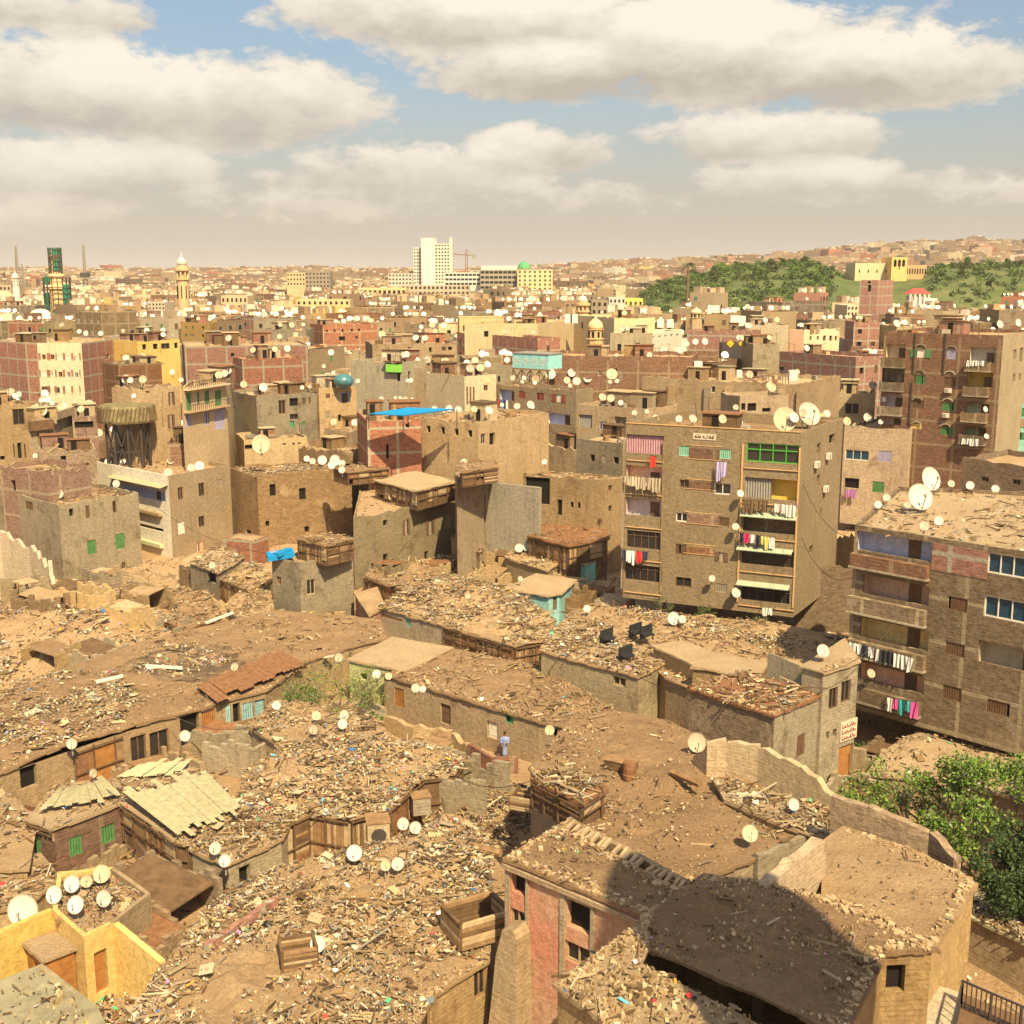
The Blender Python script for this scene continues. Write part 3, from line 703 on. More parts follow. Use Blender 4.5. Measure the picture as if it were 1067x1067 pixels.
# --- tall block behind it on the right
B_=house('tall brown brick block with five tiers of balconies and green shutters, upper right','the tall balcony block',
 [(921.6,345.8),(1045.6,349.5),(1080,344)],27,'brown_brick',name='apartment_building',cat='building',par=.5,jit=.02,tr=TB,z0=6,mats={1:'pale_tan'},win=[
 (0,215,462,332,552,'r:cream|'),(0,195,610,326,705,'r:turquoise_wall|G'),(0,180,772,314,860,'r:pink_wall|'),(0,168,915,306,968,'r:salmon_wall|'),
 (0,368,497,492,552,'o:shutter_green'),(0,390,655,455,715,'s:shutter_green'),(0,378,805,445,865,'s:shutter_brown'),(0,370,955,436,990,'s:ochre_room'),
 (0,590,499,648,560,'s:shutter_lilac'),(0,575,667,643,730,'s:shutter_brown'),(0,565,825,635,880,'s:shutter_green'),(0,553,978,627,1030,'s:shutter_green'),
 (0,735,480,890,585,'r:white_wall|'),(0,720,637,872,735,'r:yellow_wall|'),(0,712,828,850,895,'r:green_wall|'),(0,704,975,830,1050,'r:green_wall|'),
 (1,1005,500,1017,560,'v'),(1,1045,490,1058,570,'v'),(1,1000,650,1012,700,'v'),(1,1036,650,1048,690,'v')])
for (x0,x1,ys) in ((205,335,(575,720,868)),(722,865,(597,750,908,1045))):
    for y in ys:
        A,B,e,nr=frameof(B_,0); sh=(y-575)*.06; u0,z=px(A,B,TB,x0-sh*1.4-4,y);u1,_=px(A,B,TB,x1-sh,y+5)
        mb=MB(); facebox(mb,A,e,nr,u0,u1,z-.55,z+.55,.9,1.0,'brown_frame');facebox(mb,A,e,nr,u0,u0+.12,z-.55,z+.55,.01,.9,'brown_frame');facebox(mb,A,e,nr,u1-.12,u1,z-.55,z+.55,.01,.9,'brown_frame');facebox(mb,A,e,nr,u0,u1,z-.7,z-.55,.01,1.0,'concrete'); mb.build('balcony',B_['root'])
for x,y in ((603,752),(588,905),(200,805)): ac(B_,0,TB,x,y)
for (x,y0,y1) in ((398,400,640),(585,400,650),(375,700,960)):
    A,B,e,nr=frameof(B_,0); u,z1=px(A,B,TB,x,y0); _,z0=px(A,B,TB,x,y1); mb=MB(); facebox(mb,A,e,nr,u-.08,u+.08,z0,z1,.01,.14,'metal_dark'); mb.build('drain_pipe',B_['root'])
for (x,y) in ((432,470),(620,480),(425,628),(610,636),(412,798),(598,805),(403,948),(585,962)):
    A,B,e,nr=frameof(B_,0); u,z=px(A,B,TB,x,y); mb=MB()
    for q in range(6):
        a0,a1=math.pi*q/6,math.pi*(q+1)/6; r=.65
        mb.bar(onface(A,e,nr,u+r*math.cos(a0),.12,z-.3+r*.6*math.sin(a0)),onface(A,e,nr,u+r*math.cos(a1),.12,z-.3+r*.6*math.sin(a1)),.12,'concrete')
    mb.build('window_hood',B_['root'])
# --- middle-left houses
house('grey brown house with two green barred windows, left side','the green-window house',[(-30,502),(61,526),(144,513)],9,'adobe_grey',tr=T4,z0=-1,par=.5,jit=.15,roof='roof_dark',win=[
 (1,268,367,299,404,'s:shutter_green'),(1,355,347,387,387,'s:shutter_green'),(1,263,258,279,294,'s:shutter_brown'),(1,213,268,228,289,'v'),(1,346,240,361,277,'s:shutter_brown'),(1,270,460,285,482,'w:wood'),(1,376,433,389,454,'w:wood'),
 (0,76,238,103,273,'s:shutter_brown'),(0,14,240,32,270,'s:shutter_grey')])
W_=house('tan house with white parapet and lilac corner balcony beside green-window house','the white-parapet house',[(92.8,479.5),(175.4,495.7),(239.5,483.9)],10.4,'render_tan',tr=T4,z0=-1,par=.6,jit=.03,roof='roof_dirt',win=[
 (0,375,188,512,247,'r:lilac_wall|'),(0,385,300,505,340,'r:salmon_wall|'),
 (1,549,202,568,238,'w:wood'),(1,613,189,633,226,'w:wood_dark'),(1,675,177,689,197,'s:shutter_grey'),(1,549,310,572,342,'s:white_paint'),(1,613,292,633,320,'w:wood_dark'),(1,607,372,631,407,'s:salmon_wall')],mats={0:'white_wall'})
strip(W_,0,T4,360,248,502,290,.5,'ochre_plaster','balcony');strip(W_,0,T4,366,340,505,388,.45,'green_wall','balcony')
A,B,e,nr=frameof(W_,0); u0,z=px(A,B,T4,350,160);u1,_=px(A,B,T4,518,190)
mb=MB(); q=[onface(A,e,nr,u0,.02,z),onface(A,e,nr,u1,.02,z),onface(A,e,nr,u1,1.1,z-.25),onface(A,e,nr,u0,1.1,z-.25)]; mb.face(q[::-1],'corrugated'); mb.face([(p[0],p[1],p[2]-.06) for p in q],'wood_dark'); mb.build('awning',W_['root'])
house('long tan adobe house with rubbish on its roof, left of the tower-top house','the junk-roof adobe house',[(236,486),(268,494),(366,487)],9.6,'adobe_brick',tr=T4,z0=-1,par=.4,jit=.25,roof='roof_dark',amp=.15,win=[
 (1,832,192,852,227,'v'),(1,923,204,945,238,'v'),(1,820,305,832,320,'v'),(1,940,322,955,338,'v'),(0,760,330,775,352,'v')])
house('low red brick wall block at the foot of the white-parapet house','the low brick shed',[(233,560),(266,563)],3.5,'brick_frame',z0=-1,par=.2,depth=3,name='brick_shed',cat='shed')
T_=house('small brown house with timber penthouse and blue tarpaulin on its ledge','the blue-tarp house',[(283,580),(312,586),(368,577)],6.9,'adobe_grey',tr=T4,z0=0,par=.3,jit=.1,win=[(0,853,475,868,503,'w:wood'),(1,946,488,975,530,'w:wood_pale')])
w=house('timber penthouse room on the blue-tarp house','the timber penthouse',[(311,561),(340,567),(368,561)],8.7,'wood_dark',name='rooftop_room',cat='rooftop room',z0=6.5,par=0,jit=0,roof='roof_dark',amp=.15,tr=T4,win=[(0,962,392,982,425,'v')],over=.15)
G_=house('tall grey plastered house with timber roof room and dark burnt patch on its wall','the burnt-patch house',[(368,540),(434.5,526),(480,514),(505,488),(380,486)],8.2,'adobe_grey',full=True,tr=T5,z0=-1,par=.3,jit=.3,win=[
 (0,175,303,190,318,'v'),(0,175,408,190,430,'v'),(0,236,303,258,345,'o:shutter_brown'),(1,308,300,335,342,'o:shutter_brown'),(1,362,286,386,326,'s:shutter_grey'),(1,303,400,316,428,'v')])
house('square timber room with pale flat roof on the burnt-patch house','the pale timber roof room',[(392,500),(434.5,511),(474,501)],10.3,'wood_dark',name='rooftop_room',cat='rooftop room',z0=7.9,par=0,roof='roof_pale',over=.3,tr=T5,win=[(0,165,190,186,240,'v'),(0,255,212,278,240,'v'),(1,310,205,332,240,'v'),(1,362,192,382,225,'v')],mats={})
house('tall narrow tan house with timber loft, left of the bare concrete wall','the narrow loft house',[(476,503),(509,494),(506,484),(474,490)],12,'adobe',full=True,tr=T5,z0=-1,par=.2,depth=12,win=[(0,487,225,494,380,'v'),(0,425,215,440,240,'s:shutter_grey')])
house('open timber loft on the narrow house','the open loft',[(481,491),(519,486),(515,479),(479,483)],13.6,'wood_dark',full=True,name='rooftop_room',cat='rooftop room',z0=11.8,par=0,roof='roof_dark',over=.2,depth=5,tr=T5,win=[(0,432,152,450,185,'v'),(0,452,150,470,180,'v'),(0,480,146,496,175,'v')])
house('timber slatted roof room near the centre left','the slatted roof room',[(362,491),(404,487)],10.8,'wood_dark',name='rooftop_room',cat='rooftop room',z0=9,par=0,roof='roof_dark',over=.2,depth=4,tr=T5,win=[(0,68,165,84,215,'v')])
# free-standing concrete wall and its neighbours
K_=house('bare grey concrete party wall standing free left of the ruined tan house','the bare concrete wall',[(506,502),(562,508)],11,'concrete',name='party_wall',cat='wall',z0=-1,par=.1,depth=.5,jit=.05)
house('tan adobe house with a big black opening, behind the timber and turquoise hut','the black-opening house',[(545,494),(630,499),(652,495)],11.4,'adobe',tr=T5,z0=-1,par=.25,jit=.3,win=[
 (0,615,165,690,255,'v'),(0,714,238,728,288,'v'),(0,755,245,763,264,'v'),(0,777,247,785,267,'v'),(1,872,195,882,210,'v'),(1,872,258,882,275,'v')])
house('tan house with three small dark windows left of the green-glazed block','the three-window house',[(601,457),(655,463),(690,455)],15,'adobe_grey',tr=C4,z0=3,par=.35,jit=.05,roof='roof_pale',win=[(0,400,924,425,966,'v'),(0,465,930,488,970,'s:shutter_grey'),(0,530,938,558,980,'v')])
# blue-roofed house
house('low brown house with red brick end under a bright blue sheet roof','the blue-roof house',[(382.5,439),(438.5,437.5)],16.6,'brick_frame',tr=C3,z0=4,par=.2,jit=.02,depth=12,win=[(0,225,870,242,950,'v'),(0,335,755,355,775,'v')])
house('tan house with a row of four small windows beside blue-roof house','the four-window house',[(439,434.5),(498,440),(572,429)],16.8,'adobe',tr=C3,z0=4,par=.5,jit=.12,win=[(0,450,765,472,805,'v'),(0,530,772,552,815,'v'),(0,605,782,628,820,'v'),(0,680,790,704,830,'v'),(1,752,812,778,865,'w:shutter_grey'),(1,800,808,832,870,'v')])
mb=MB(); Zb=18.2
q=[(*P(x,y,z),z) for x,y,z in ((384,431,17.9),(420,433,17.9),(476,426,18.5),(425,424.5,18.5))]
mb.face(q,'tarp_blue'); mb.face([(p[0],p[1],p[2]-.08) for p in q[::-1]],'tarp_blue')
for p in q: mb.bar((p[0],p[1],16),(p[0],p[1],p[2]-.05),.12,'metal_dark')
mb.build('sheet_roof',HOUSE['the blue-roof house']['root'],label='bright blue sheet roof on thin posts')
# --- upper belt, left to right
def name_ok(l): return not any(w in l for w in ('diamond','blank','lower red','red painted'))
def belt(label,short,pts,Z,mat,tr=None,win=(),dens=.0,kinds=('v',),**k):
    a={1:(.35,'v','s:shutter_brown','w:wood','v')} if len(pts)==2 else {}
    if not win and not dens and name_ok(label): a[0]=(.45,'v','v','w:wood','s:shutter_brown','s:shutter_grey')
    if dens: a={0:(dens,*kinds),1:(dens,*kinds)} if len(pts)==3 else {0:(dens,*kinds)}
    k.setdefault('z0',4)
    return house(label,short,pts,Z,mat,tr=tr,win=win,auto=a,**k)
belt('red brick house with a cream banded front and small pale windows, left edge','the cream-fronted brick house',[(26,357),(38.4,357.3),(84.7,357.5),(123,353)],22,'brick_frame',C1,[
 (1,232,370,256,398,'w:wood_orange'),(1,280,370,304,398,'w:wood_orange'),(1,320,372,346,402,'s:white_paint'),(1,366,376,392,404,'s:white_paint'),(1,412,380,438,408,'s:white_paint'),
 (1,228,462,262,492,'s:white_paint'),(1,280,462,302,490,'s:white_paint'),(1,324,466,348,495,'w:wood'),(1,370,468,394,498,'w:white_paint'),(1,414,470,438,500,'w:white_paint'),(1,230,548,262,580,'w:wood'),(1,300,552,334,585,'w:wood'),
 (2,585,370,610,396,'w:concrete'),(2,583,472,610,500,'s:shutter_grey')],name='apartment_building',cat='building',full=False,poly=None,par=.3,jit=.02,mats={1:'cream'},depth=14)
belt('orange yellow house with small green windows near the left','the orange house',[(188,335),(219,337),(227,334)],23,'orange_wall',C2,[(0,68,212,80,230,'s:shutter_green'),(0,104,212,116,228,'s:shutter_green'),(0,160,212,174,230,'v'),(0,66,256,80,272,'s:shutter_green'),(0,96,256,118,276,'s:shutter_grey'),(0,160,258,174,276,'v')])
belt('yellow house with scorched black window openings beside the cream-fronted brick house','the scorched yellow house',[(143,355),(187,353)],22,'yellow_wall',C1,[(0,790,305,815,342,'v'),(0,850,305,878,340,'v'),(0,895,305,945,338,'w:wood'),(0,968,300,990,335,'v'),(0,790,388,815,408,'v')],mats={})
belt('pale plastered house with ragged parapet left of scorched yellow house','the ragged cream house',[(117,349),(143,350)],22.3,'pale_tan')
belt('long low brown brick wall house above the basket tank','the long brown-brick house',[(123,379),(168,377)],19,'brown_brick',depth=8)
belt('tan office block with bright blue awnings at the left edge','the blue-awning block',[(-6,318),(37,318)],25,'brown_frame',C1,[(0,10,160,30,185,'v'),(0,50,155,80,185,'v'),(0,0,205,84,228,'r:cream|n'),(0,150,200,194,225,'w:wood'),(0,0,250,80,272,'r:cream|'),(0,145,245,185,268,'v')],name='apartment_building',cat='building')
h=HOUSE['the blue-awning block']; strip(h,0,C1,0,204,82,222,.5,'tarp_blue','awning','bright blue awning'); strip(h,0,C1,150,198,195,222,.5,'tarp_blue','awning','bright blue awning')
belt('tan corner house with a dark broken window above three arched ones, left edge','the arched-window house',[(-8,422),(29,420)],17,'adobe',C1,[(0,66,655,140,758,'w:wood_dark'),(0,72,868,84,940,'v'),(0,95,862,123,946,'v'),(0,133,868,146,945,'v'),(0,0,935,28,955,'v')])
belt('ornate tan house with heavy cornice and slim columns, left of the basket tank','the cornice house',[(29,438),(51,436),(75,428)],16,'adobe',C1,[(0,172,800,190,890,'s:shutter_grey'),(0,205,800,222,890,'s:shutter_grey'),(0,250,808,278,860,'v'),(1,318,760,352,855,'s:shutter_grey')])
h=HOUSE['the cornice house']; strip(h,0,C1,155,742,290,782,.6,'wood_dark','cornice');strip(h,1,C1,300,690,400,702,.4,'adobe','cornice')
belt('brown brick house with an open dark loggia beside the cornice house','the loggia house',[(75,434),(101,433)],15.5,'brown_brick',C1,[(0,410,708,520,775,'v'),(0,455,845,498,888,'s:shutter_brown')])
belt('tan house with broken roof and tall shuttered windows beside balcony house','the broken-roof tan house',[(116,402),(137,404),(187,400)],20,'adobe',C1,[(0,730,548,772,590,'s:shutter_grey'),(1,900,582,908,650,'v'),(1,933,580,972,646,'o:shutter_brown'),(1,900,712,908,780,'v'),(1,930,706,972,775,'o:shutter_brown')],jit=.4)
Y_=belt('yellow house with green shutters and two long balconies, upper left','the yellow balcony house',[(188.5,404),(235.5,397),(242,390)],20.5,'stone_yellow',C2,[(0,72,584,104,680,'s:shutter_green'),(0,134,580,150,650,'s:shutter_green'),(0,176,572,206,645,'s:shutter_green'),(0,234,572,274,655,'s:shutter_green'),(0,70,702,104,770,'s:shutter_lilac'),(0,174,690,206,760,'s:shutter_lilac'),(0,230,680,292,780,'s:shutter_lilac')])
for y in (560,686):
    A,B,e,nr=frameof(Y_,0); u0,z=px(A,B,C2,60,y+6);u1,_=px(A,B,C2,292,y-6); mb=MB(); facebox(mb,A,e,nr,max(0,u0),u1,z-.12,z+.05,.01,.9,'stone_yellow'); 
    for q in range(22): mb.bar(onface(A,e,nr,u0+(u1-u0)*q/21,.85,z),onface(A,e,nr,u0+(u1-u0)*q/21,.85,z+.9),.05,'metal_dark')
    mb.bar(onface(A,e,nr,u0,.85,z+.9),onface(A,e,nr,u1,.85,z+.9),.07,'metal_dark'); mb.build('balcony',Y_['root'])
belt('long red brick building with pale concrete frame, upper left','the long red brick building',[(192,361),(321,359)],22,'brick_frame',C2,[(0,440,362,464,388,'w:white_paint'),(0,488,360,512,388,'w:concrete'),(0,536,360,560,388,'w:concrete'),(0,322,362,342,380,'v')],depth=18,name='apartment_building',cat='building',par=.3,jit=.02)
belt('lower red brick block with concrete frame standing before the long red brick building','the lower red brick block',[(252,374),(316,372)],20.3,'brick_frame',depth=6,par=.2,jit=.02,name='apartment_building',cat='building')
belt('plain tan block with faint window marks above long brick building','the plain tan block',[(273,343),(319,343)],23,'adobe_grey',dens=.3)
belt('pinkish brick block with two rows of small dark windows left of centre','the pink brick block',[(336,338.5),(393,337.5)],23.5,'brick_frame_pink',C2,[(0,852,232,862,245,'v'),(0,895,232,905,245,'v'),(0,938,230,950,245,'v'),(0,990,228,1002,242,'v'),(0,1030,226,1042,240,'v'),(0,924,270,958,292,'v'),(0,1015,268,1028,280,'v'),(0,924,326,956,340,'v'),(0,1018,335,1042,368,'s:white_paint')],par=.9,jit=.01,name='apartment_building',cat='building')
belt('grey tan house with broken balcony and small green door','the green-door house',[(236,405),(267,411.5),(330,408)],18,'adobe_grey',C2,[(1,586,625,630,700,'w:wood'),(1,648,606,698,655,'v'),(1,650,702,698,728,'w:metal_dark'),(1,652,740,676,775,'d:green_paint'),(1,720,612,738,648,'w:wood'),(1,755,608,768,645,'w:wood'),(1,716,740,740,762,'s:shutter_green'),(0,315,572,335,602,'s:shutter_brown'),(0,318,652,350,668,'v')],jit=.25,roof='roof_pale')
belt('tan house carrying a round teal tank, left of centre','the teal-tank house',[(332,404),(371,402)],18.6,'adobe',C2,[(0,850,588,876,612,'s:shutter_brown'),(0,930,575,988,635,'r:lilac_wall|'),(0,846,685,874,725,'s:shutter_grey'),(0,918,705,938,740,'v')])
belt('grey concrete house with lime green balcony, centre left','the lime-balcony house',[(365,375),(421,377)],21,'concrete',C3,[(0,0,412,26,438,'v'),(0,285,470,305,520,'v')])
h=HOUSE['the lime-balcony house']; strip(h,0,C3,236,420,314,468,.7,'lime','balcony','lime green balcony parapet'); strip(h,0,C3,226,404,318,414,.9,'wood_dark','canopy')
belt('wide tan adobe block with small arched windows, centre','the arched adobe block',[(388,358),(476,357)],22,'adobe',C3,[(0,228,325,242,362,'s:shutter_grey'),(0,345,330,362,355,'v'),(0,464,330,478,355,'v'),(0,535,320,558,350,'w:wood'),(0,570,306,592,345,'v')],depth=14,jit=.2)
belt('tan adobe house with three tiny windows below arched adobe block','the tiny-window house',[(421,380),(465,382)],20,'adobe_brick',C3,[(0,358,428,374,450,'s:shutter_grey'),(0,455,430,475,458,'s:shutter_grey'),(0,380,535,405,552,'v'),(0,468,540,486,560,'v')],jit=.2)
belt('narrow tan house with green shutters and open green doors, centre','the green-shutter house',[(458,384),(483,382)],20,'adobe',C3,[(0,578,450,596,472,'s:shutter_green'),(0,630,448,648,470,'s:shutter_green'),(0,528,518,562,570,'v'),(0,576,535,596,568,'s:green_paint'),(0,626,512,654,560,'s:green_paint'),(0,580,580,596,620,'v'),(0,624,580,652,650,'v'),(0,572,628,592,650,'s:green_paint')])
belt('pale striped house front with orange patterned panel, centre','the striped cream house',[(484,392),(517,390)],20,'cream',C3,[(0,768,540,792,570,'w:wood'),(0,768,625,790,655,'w:wood'),(0,672,550,682,650,'s:shutter_brown'),(0,690,550,700,650,'s:shutter_brown'),(0,708,550,718,650,'s:shutter_brown')])
strip(HOUSE['the striped cream house'],0,C3,755,485,805,530,.05,'salmon_wall','painted_panel','orange patterned panel')
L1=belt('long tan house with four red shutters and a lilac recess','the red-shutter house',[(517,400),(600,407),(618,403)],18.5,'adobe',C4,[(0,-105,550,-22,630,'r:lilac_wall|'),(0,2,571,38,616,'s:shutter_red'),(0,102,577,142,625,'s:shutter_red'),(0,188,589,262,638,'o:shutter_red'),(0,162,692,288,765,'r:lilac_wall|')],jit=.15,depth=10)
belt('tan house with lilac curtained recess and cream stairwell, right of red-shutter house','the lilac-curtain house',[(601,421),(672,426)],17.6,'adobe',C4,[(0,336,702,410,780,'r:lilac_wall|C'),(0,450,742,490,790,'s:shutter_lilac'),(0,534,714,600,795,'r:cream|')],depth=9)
belt('long dark brown brick house under a line of dishes, centre','the long dark brick house',[(570,370),(722,372)],21.5,'brown_brick',C4,[(0,445,462,462,490,'w:cream'),(0,520,448,550,470,'v'),(0,560,460,580,515,'s:shutter_grey')],depth=16,jit=.12)
belt('long cream plastered building with flat stepped roof, centre','the long cream building',[(484,337),(560,337),(600,333)],24,'cream',depth=16,jit=.02,name='apartment_building',cat='building')
belt('cream stepped block with tiny windows beside the yellow shrine tower','the cream stepped block',[(598,328),(640,331)],25.5,'cream',dens=.25)
belt('red brick strip house in front of the long cream building','the brick strip house',[(476,346),(560,352)],21.5,'brick_frame',depth=6)
belt('pale grey hall with a row of small square openings, right of centre','the square-opening hall',[(636,347),(680,347),(711,343)],22.5,'white_wall',C4,[(0,552,312,572,350,'v'),(0,655,305,676,348,'v'),(0,680,325,705,345,'w:wood')]+[(1,748+i*33,263-i*2,760+i*33,275-i*2,'v') for i in range(5)],mats={0:'concrete'},jit=.02)
belt('long tan house with pilasters above an orange plaster band, right of centre','the pilaster house',[(669,392),(836,399),(876,391)],18.5,'adobe',C5,[(0,-188,518,-150,560,'s:shutter_brown'),(0,-75,525,14,575,'v'),(0,92,652,134,690,'w:white_paint')],depth=8,jit=.25,roof='roof_pale')
h=HOUSE['the pilaster house']
for x in (700,738,759,795,815,835):
    A,B,e,nr=frameof(h,0); u,z=hitwall(x,400,A,B); mb=MB(); facebox(mb,A,e,nr,u-.5,u+.5,4,17.4,.01,.5,'adobe'); mb.build('pilaster',h['root'])
belt('small flat-roofed tan hut with two dark openings behind the green-glazed block','the two-opening hut',[(771,412.5),(822,411)],17.8,'adobe',C5,[(0,280,748,302,785,'v'),(0,315,748,362,790,'v'),(0,396,775,442,795,'v')],depth=6,roof='roof_pale',z0=10)
belt('dark red brick house with concrete slab roof, right of centre','the dark red brick house',[(812,366),(892,372)],20.5,'brick_frame',C5,[(0,492,545,515,568,'v')],depth=10,jit=.02)
belt('grey tan blank house under a thin slab, left of the dark red brick house','the blank grey house',[(785,358),(812,358)],21.6,'adobe_grey',depth=12)
belt('red brick block with cream band, beside the yellow-diamond shop board','the cream-band brick block',[(716,344),(786,345)],23,'brick_frame',depth=10)
belt('dark shop hall wall with two yellow diamond boards','the diamond-board wall',[(753,357),(776,357)],21,'metal_dark',depth=4)
h=HOUSE['the diamond-board wall']
for cxp in (761,772):
    A,B,e,nr=frameof(h,0); u,z=hitwall(cxp,358,A,B); r=.55 if cxp>765 else .8; mb=MB(); p=[onface(A,e,nr,u+a*r,.08,z+c*r) for a,c in ((0,-1),(1,0),(0,1),(-1,0))]; mb.face(p,'sign_yellow'); mb.build('diamond_sign',h['root'])
belt('cream building seen above the diamond boards','the cream hall',[(778,338),(822,338)],24,'cream')
belt('orange and cream building with a pink end, right of the cream hall','the pink-ended cream building',[(823,343),(838,343.5),(875,342)],23.5,'cream',C5,[(1,660,375,672,395,'v'),(1,700,375,712,395,'v'),(1,735,372,750,400,'v'),(1,770,372,785,400,'v'),(1,800,375,812,400,'v')],mats={0:'salmon_wall'})
belt('big grey brown brick block with one blue dish, right of centre','the big grey block',[(815,315),(863,314)],26,'brown_frame',name='apartment_building',cat='building',depth=14,jit=.02)
tw=[PY(x,300,y)[:2] for x,y in ((896,420),(914,417),(931,428),(911,434))]
house('tall slender red brick tower house below the hilltop palace','the slender brick tower',None,33.4,'brick_frame',poly=tw,tr=TB,win=[(0,103,65,122,90,'v'),(0,103,100,122,140,'v')],name='tower_house',cat='tower',par=.3,jit=.01,z0=4)
belt('red brick house above timber truss, left of the tall balcony block','the truss brick house',[(890,335),(917,335)],23.5,'brick_frame',depth=8)
belt('cream house with red painted arches left of the tall balcony block','the red-arch house',[(891,372),(916,372)],19.5,'cream',depth=6)
h=HOUSE['the red-arch house']; strip(h,0,C5,912,560,1038,600,.06,'salmon_wall','painted_band','red painted band')
for q in range(3): strip(h,0,C5,928+q*47,540,952+q*47,595,.09,'salmon_wall','painted_arch')
for q in range(3): strip(h,0,C5,935+q*47,555,947+q*47,592,.12,'yellow_wall','window_panel',None,.09)
belt('grey house with a yellow framed window and arched pipe, left of the tall balcony block','the yellow-frame house',[(875,409),(911.5,410)],18,'adobe_grey',C5,[(0,856,745,934,812,'w:cream')],depth=8)
belt('tan house with lilac shutter and wide dark window right of the green-glazed block','the lilac-shutter house',[(880,443),(948,447),(978,437)],14.5,'adobe',R3,[(0,554,657,620,690,'w:white_paint'),(0,647,660,684,694,'s:shutter_lilac'),(0,742,650,768,685,'s:shutter_brown'),(0,552,738,592,770,'v'),(0,632,748,664,782,'s:shutter_green')],depth=9,jit=.2,z0=1,roof='roof_pale')
belt('turquoise house with brown band at the right edge','the turquoise house',[(1042,418),(1085,420)],17.5,'turquoise_wall',TB,[(0,1045,858,1085,915,'s:green_paint'),(0,1035,1010,1085,1060,'s:green_paint')],z0=2)
h=HOUSE['the turquoise house']; strip(h,0,TB,918,918,1090,978,.12,'brown_brick','painted_band'); ac(h,0,TB,955,1010)
belt('low tan house with two tiny barred windows at the right edge','the tiny-barred house',[(1003,476),(1085,486)],14,'adobe_brick',R3,[(0,945,735,965,752,'w:wood_dark'),(0,1035,742,1056,760,'w:wood_dark')],z0=1)
belt('yellow ochre facade house with dark windows behind teal-tank house','the ochre facade house',[(254,458),(320,455)],12.5,'ochre_plaster',C2,[(0,398,835,445,895,'v'),(0,610,845,630,872,'v'),(0,665,842,678,872,'v'),(0,697,835,710,868,'v')],z0=0,depth=8)
belt('dark brown slab-sided shed in front of yellow balcony house','the dark slab shed',[(174,461),(214,460)],13,'brown_brick',C2,[(0,85,890,125,925,'v')],z0=0,depth=7,roof='roof_pale')
belt('low adobe house with crumbling top under basket tank','the crumbling house',[(40,470),(100,467)],13,'adobe_brick',C1,[(0,335,895,370,985,'v')],z0=0,jit=.6,mats={})
belt('red brick walled yard house, lower left of the basket tank','the brick yard house',[(0,484),(49,490)],12.3,'brown_brick',z0=0,jit=.4,depth=6)
belt('small adobe house with dark doorway, right of the teal-tank house','the dark-doorway house',[(338,446),(366,450),(384,440)],13,'adobe',C2,[(1,925,865,958,935,'v'),(0,860,775,900,830,'s:shutter_grey')],z0=0)
belt('low rubble-topped adobe house, left of blue-roof house','the rubble-top house',[(300,462),(352,470)],11.4,'adobe_brick',z0=0,jit=.6,depth=12)
belt('low tan block with a blank wall before the lilac-curtain house','the blank tan block',[(570,462),(604,468)],12,'adobe',z0=0,jit=.5,depth=8)

clad(HOUSE['the timber penthouse'],(0,1),bot=6.6);clad(HOUSE['the pale timber roof room'],(0,1),bot=8);clad(HOUSE['the open loft'],(0,),bot=12,panel=.1);clad(HOUSE['the slatted roof room'],(0,),bot=9)

for s_,h_ in list(HOUSE.items()):
    cy_=sum(proj(*p,h_['Z'])[1] for p in h_['poly'])/len(h_['poly'])
    if h_['Z']>10.5 and cy_<475 and not any(w in s_ for w in ('loft','wall','roof room','slender','hut')): annex(h_,R.choice((1,2,2,3)) if s_!='the block with green glazing' else 1)
for s_ in ('the long cream building','the long dark brick house','the long red brick building','the pilaster house','the arched adobe block'): annex(HOUSE[s_],4)

h=HOUSE['the cream-fronted brick house']
for (ya,yb) in ((362,402),(455,497),(545,590)):
    for (xa,xb) in ((206,228),(260,282),(305,318),(348,364),(395,410),(440,450)): strip(h,1,C1,xa,ya,xb,yb,.05,'brick_frame','brick_pier')
for (xa,xb) in ((58,63),): pass
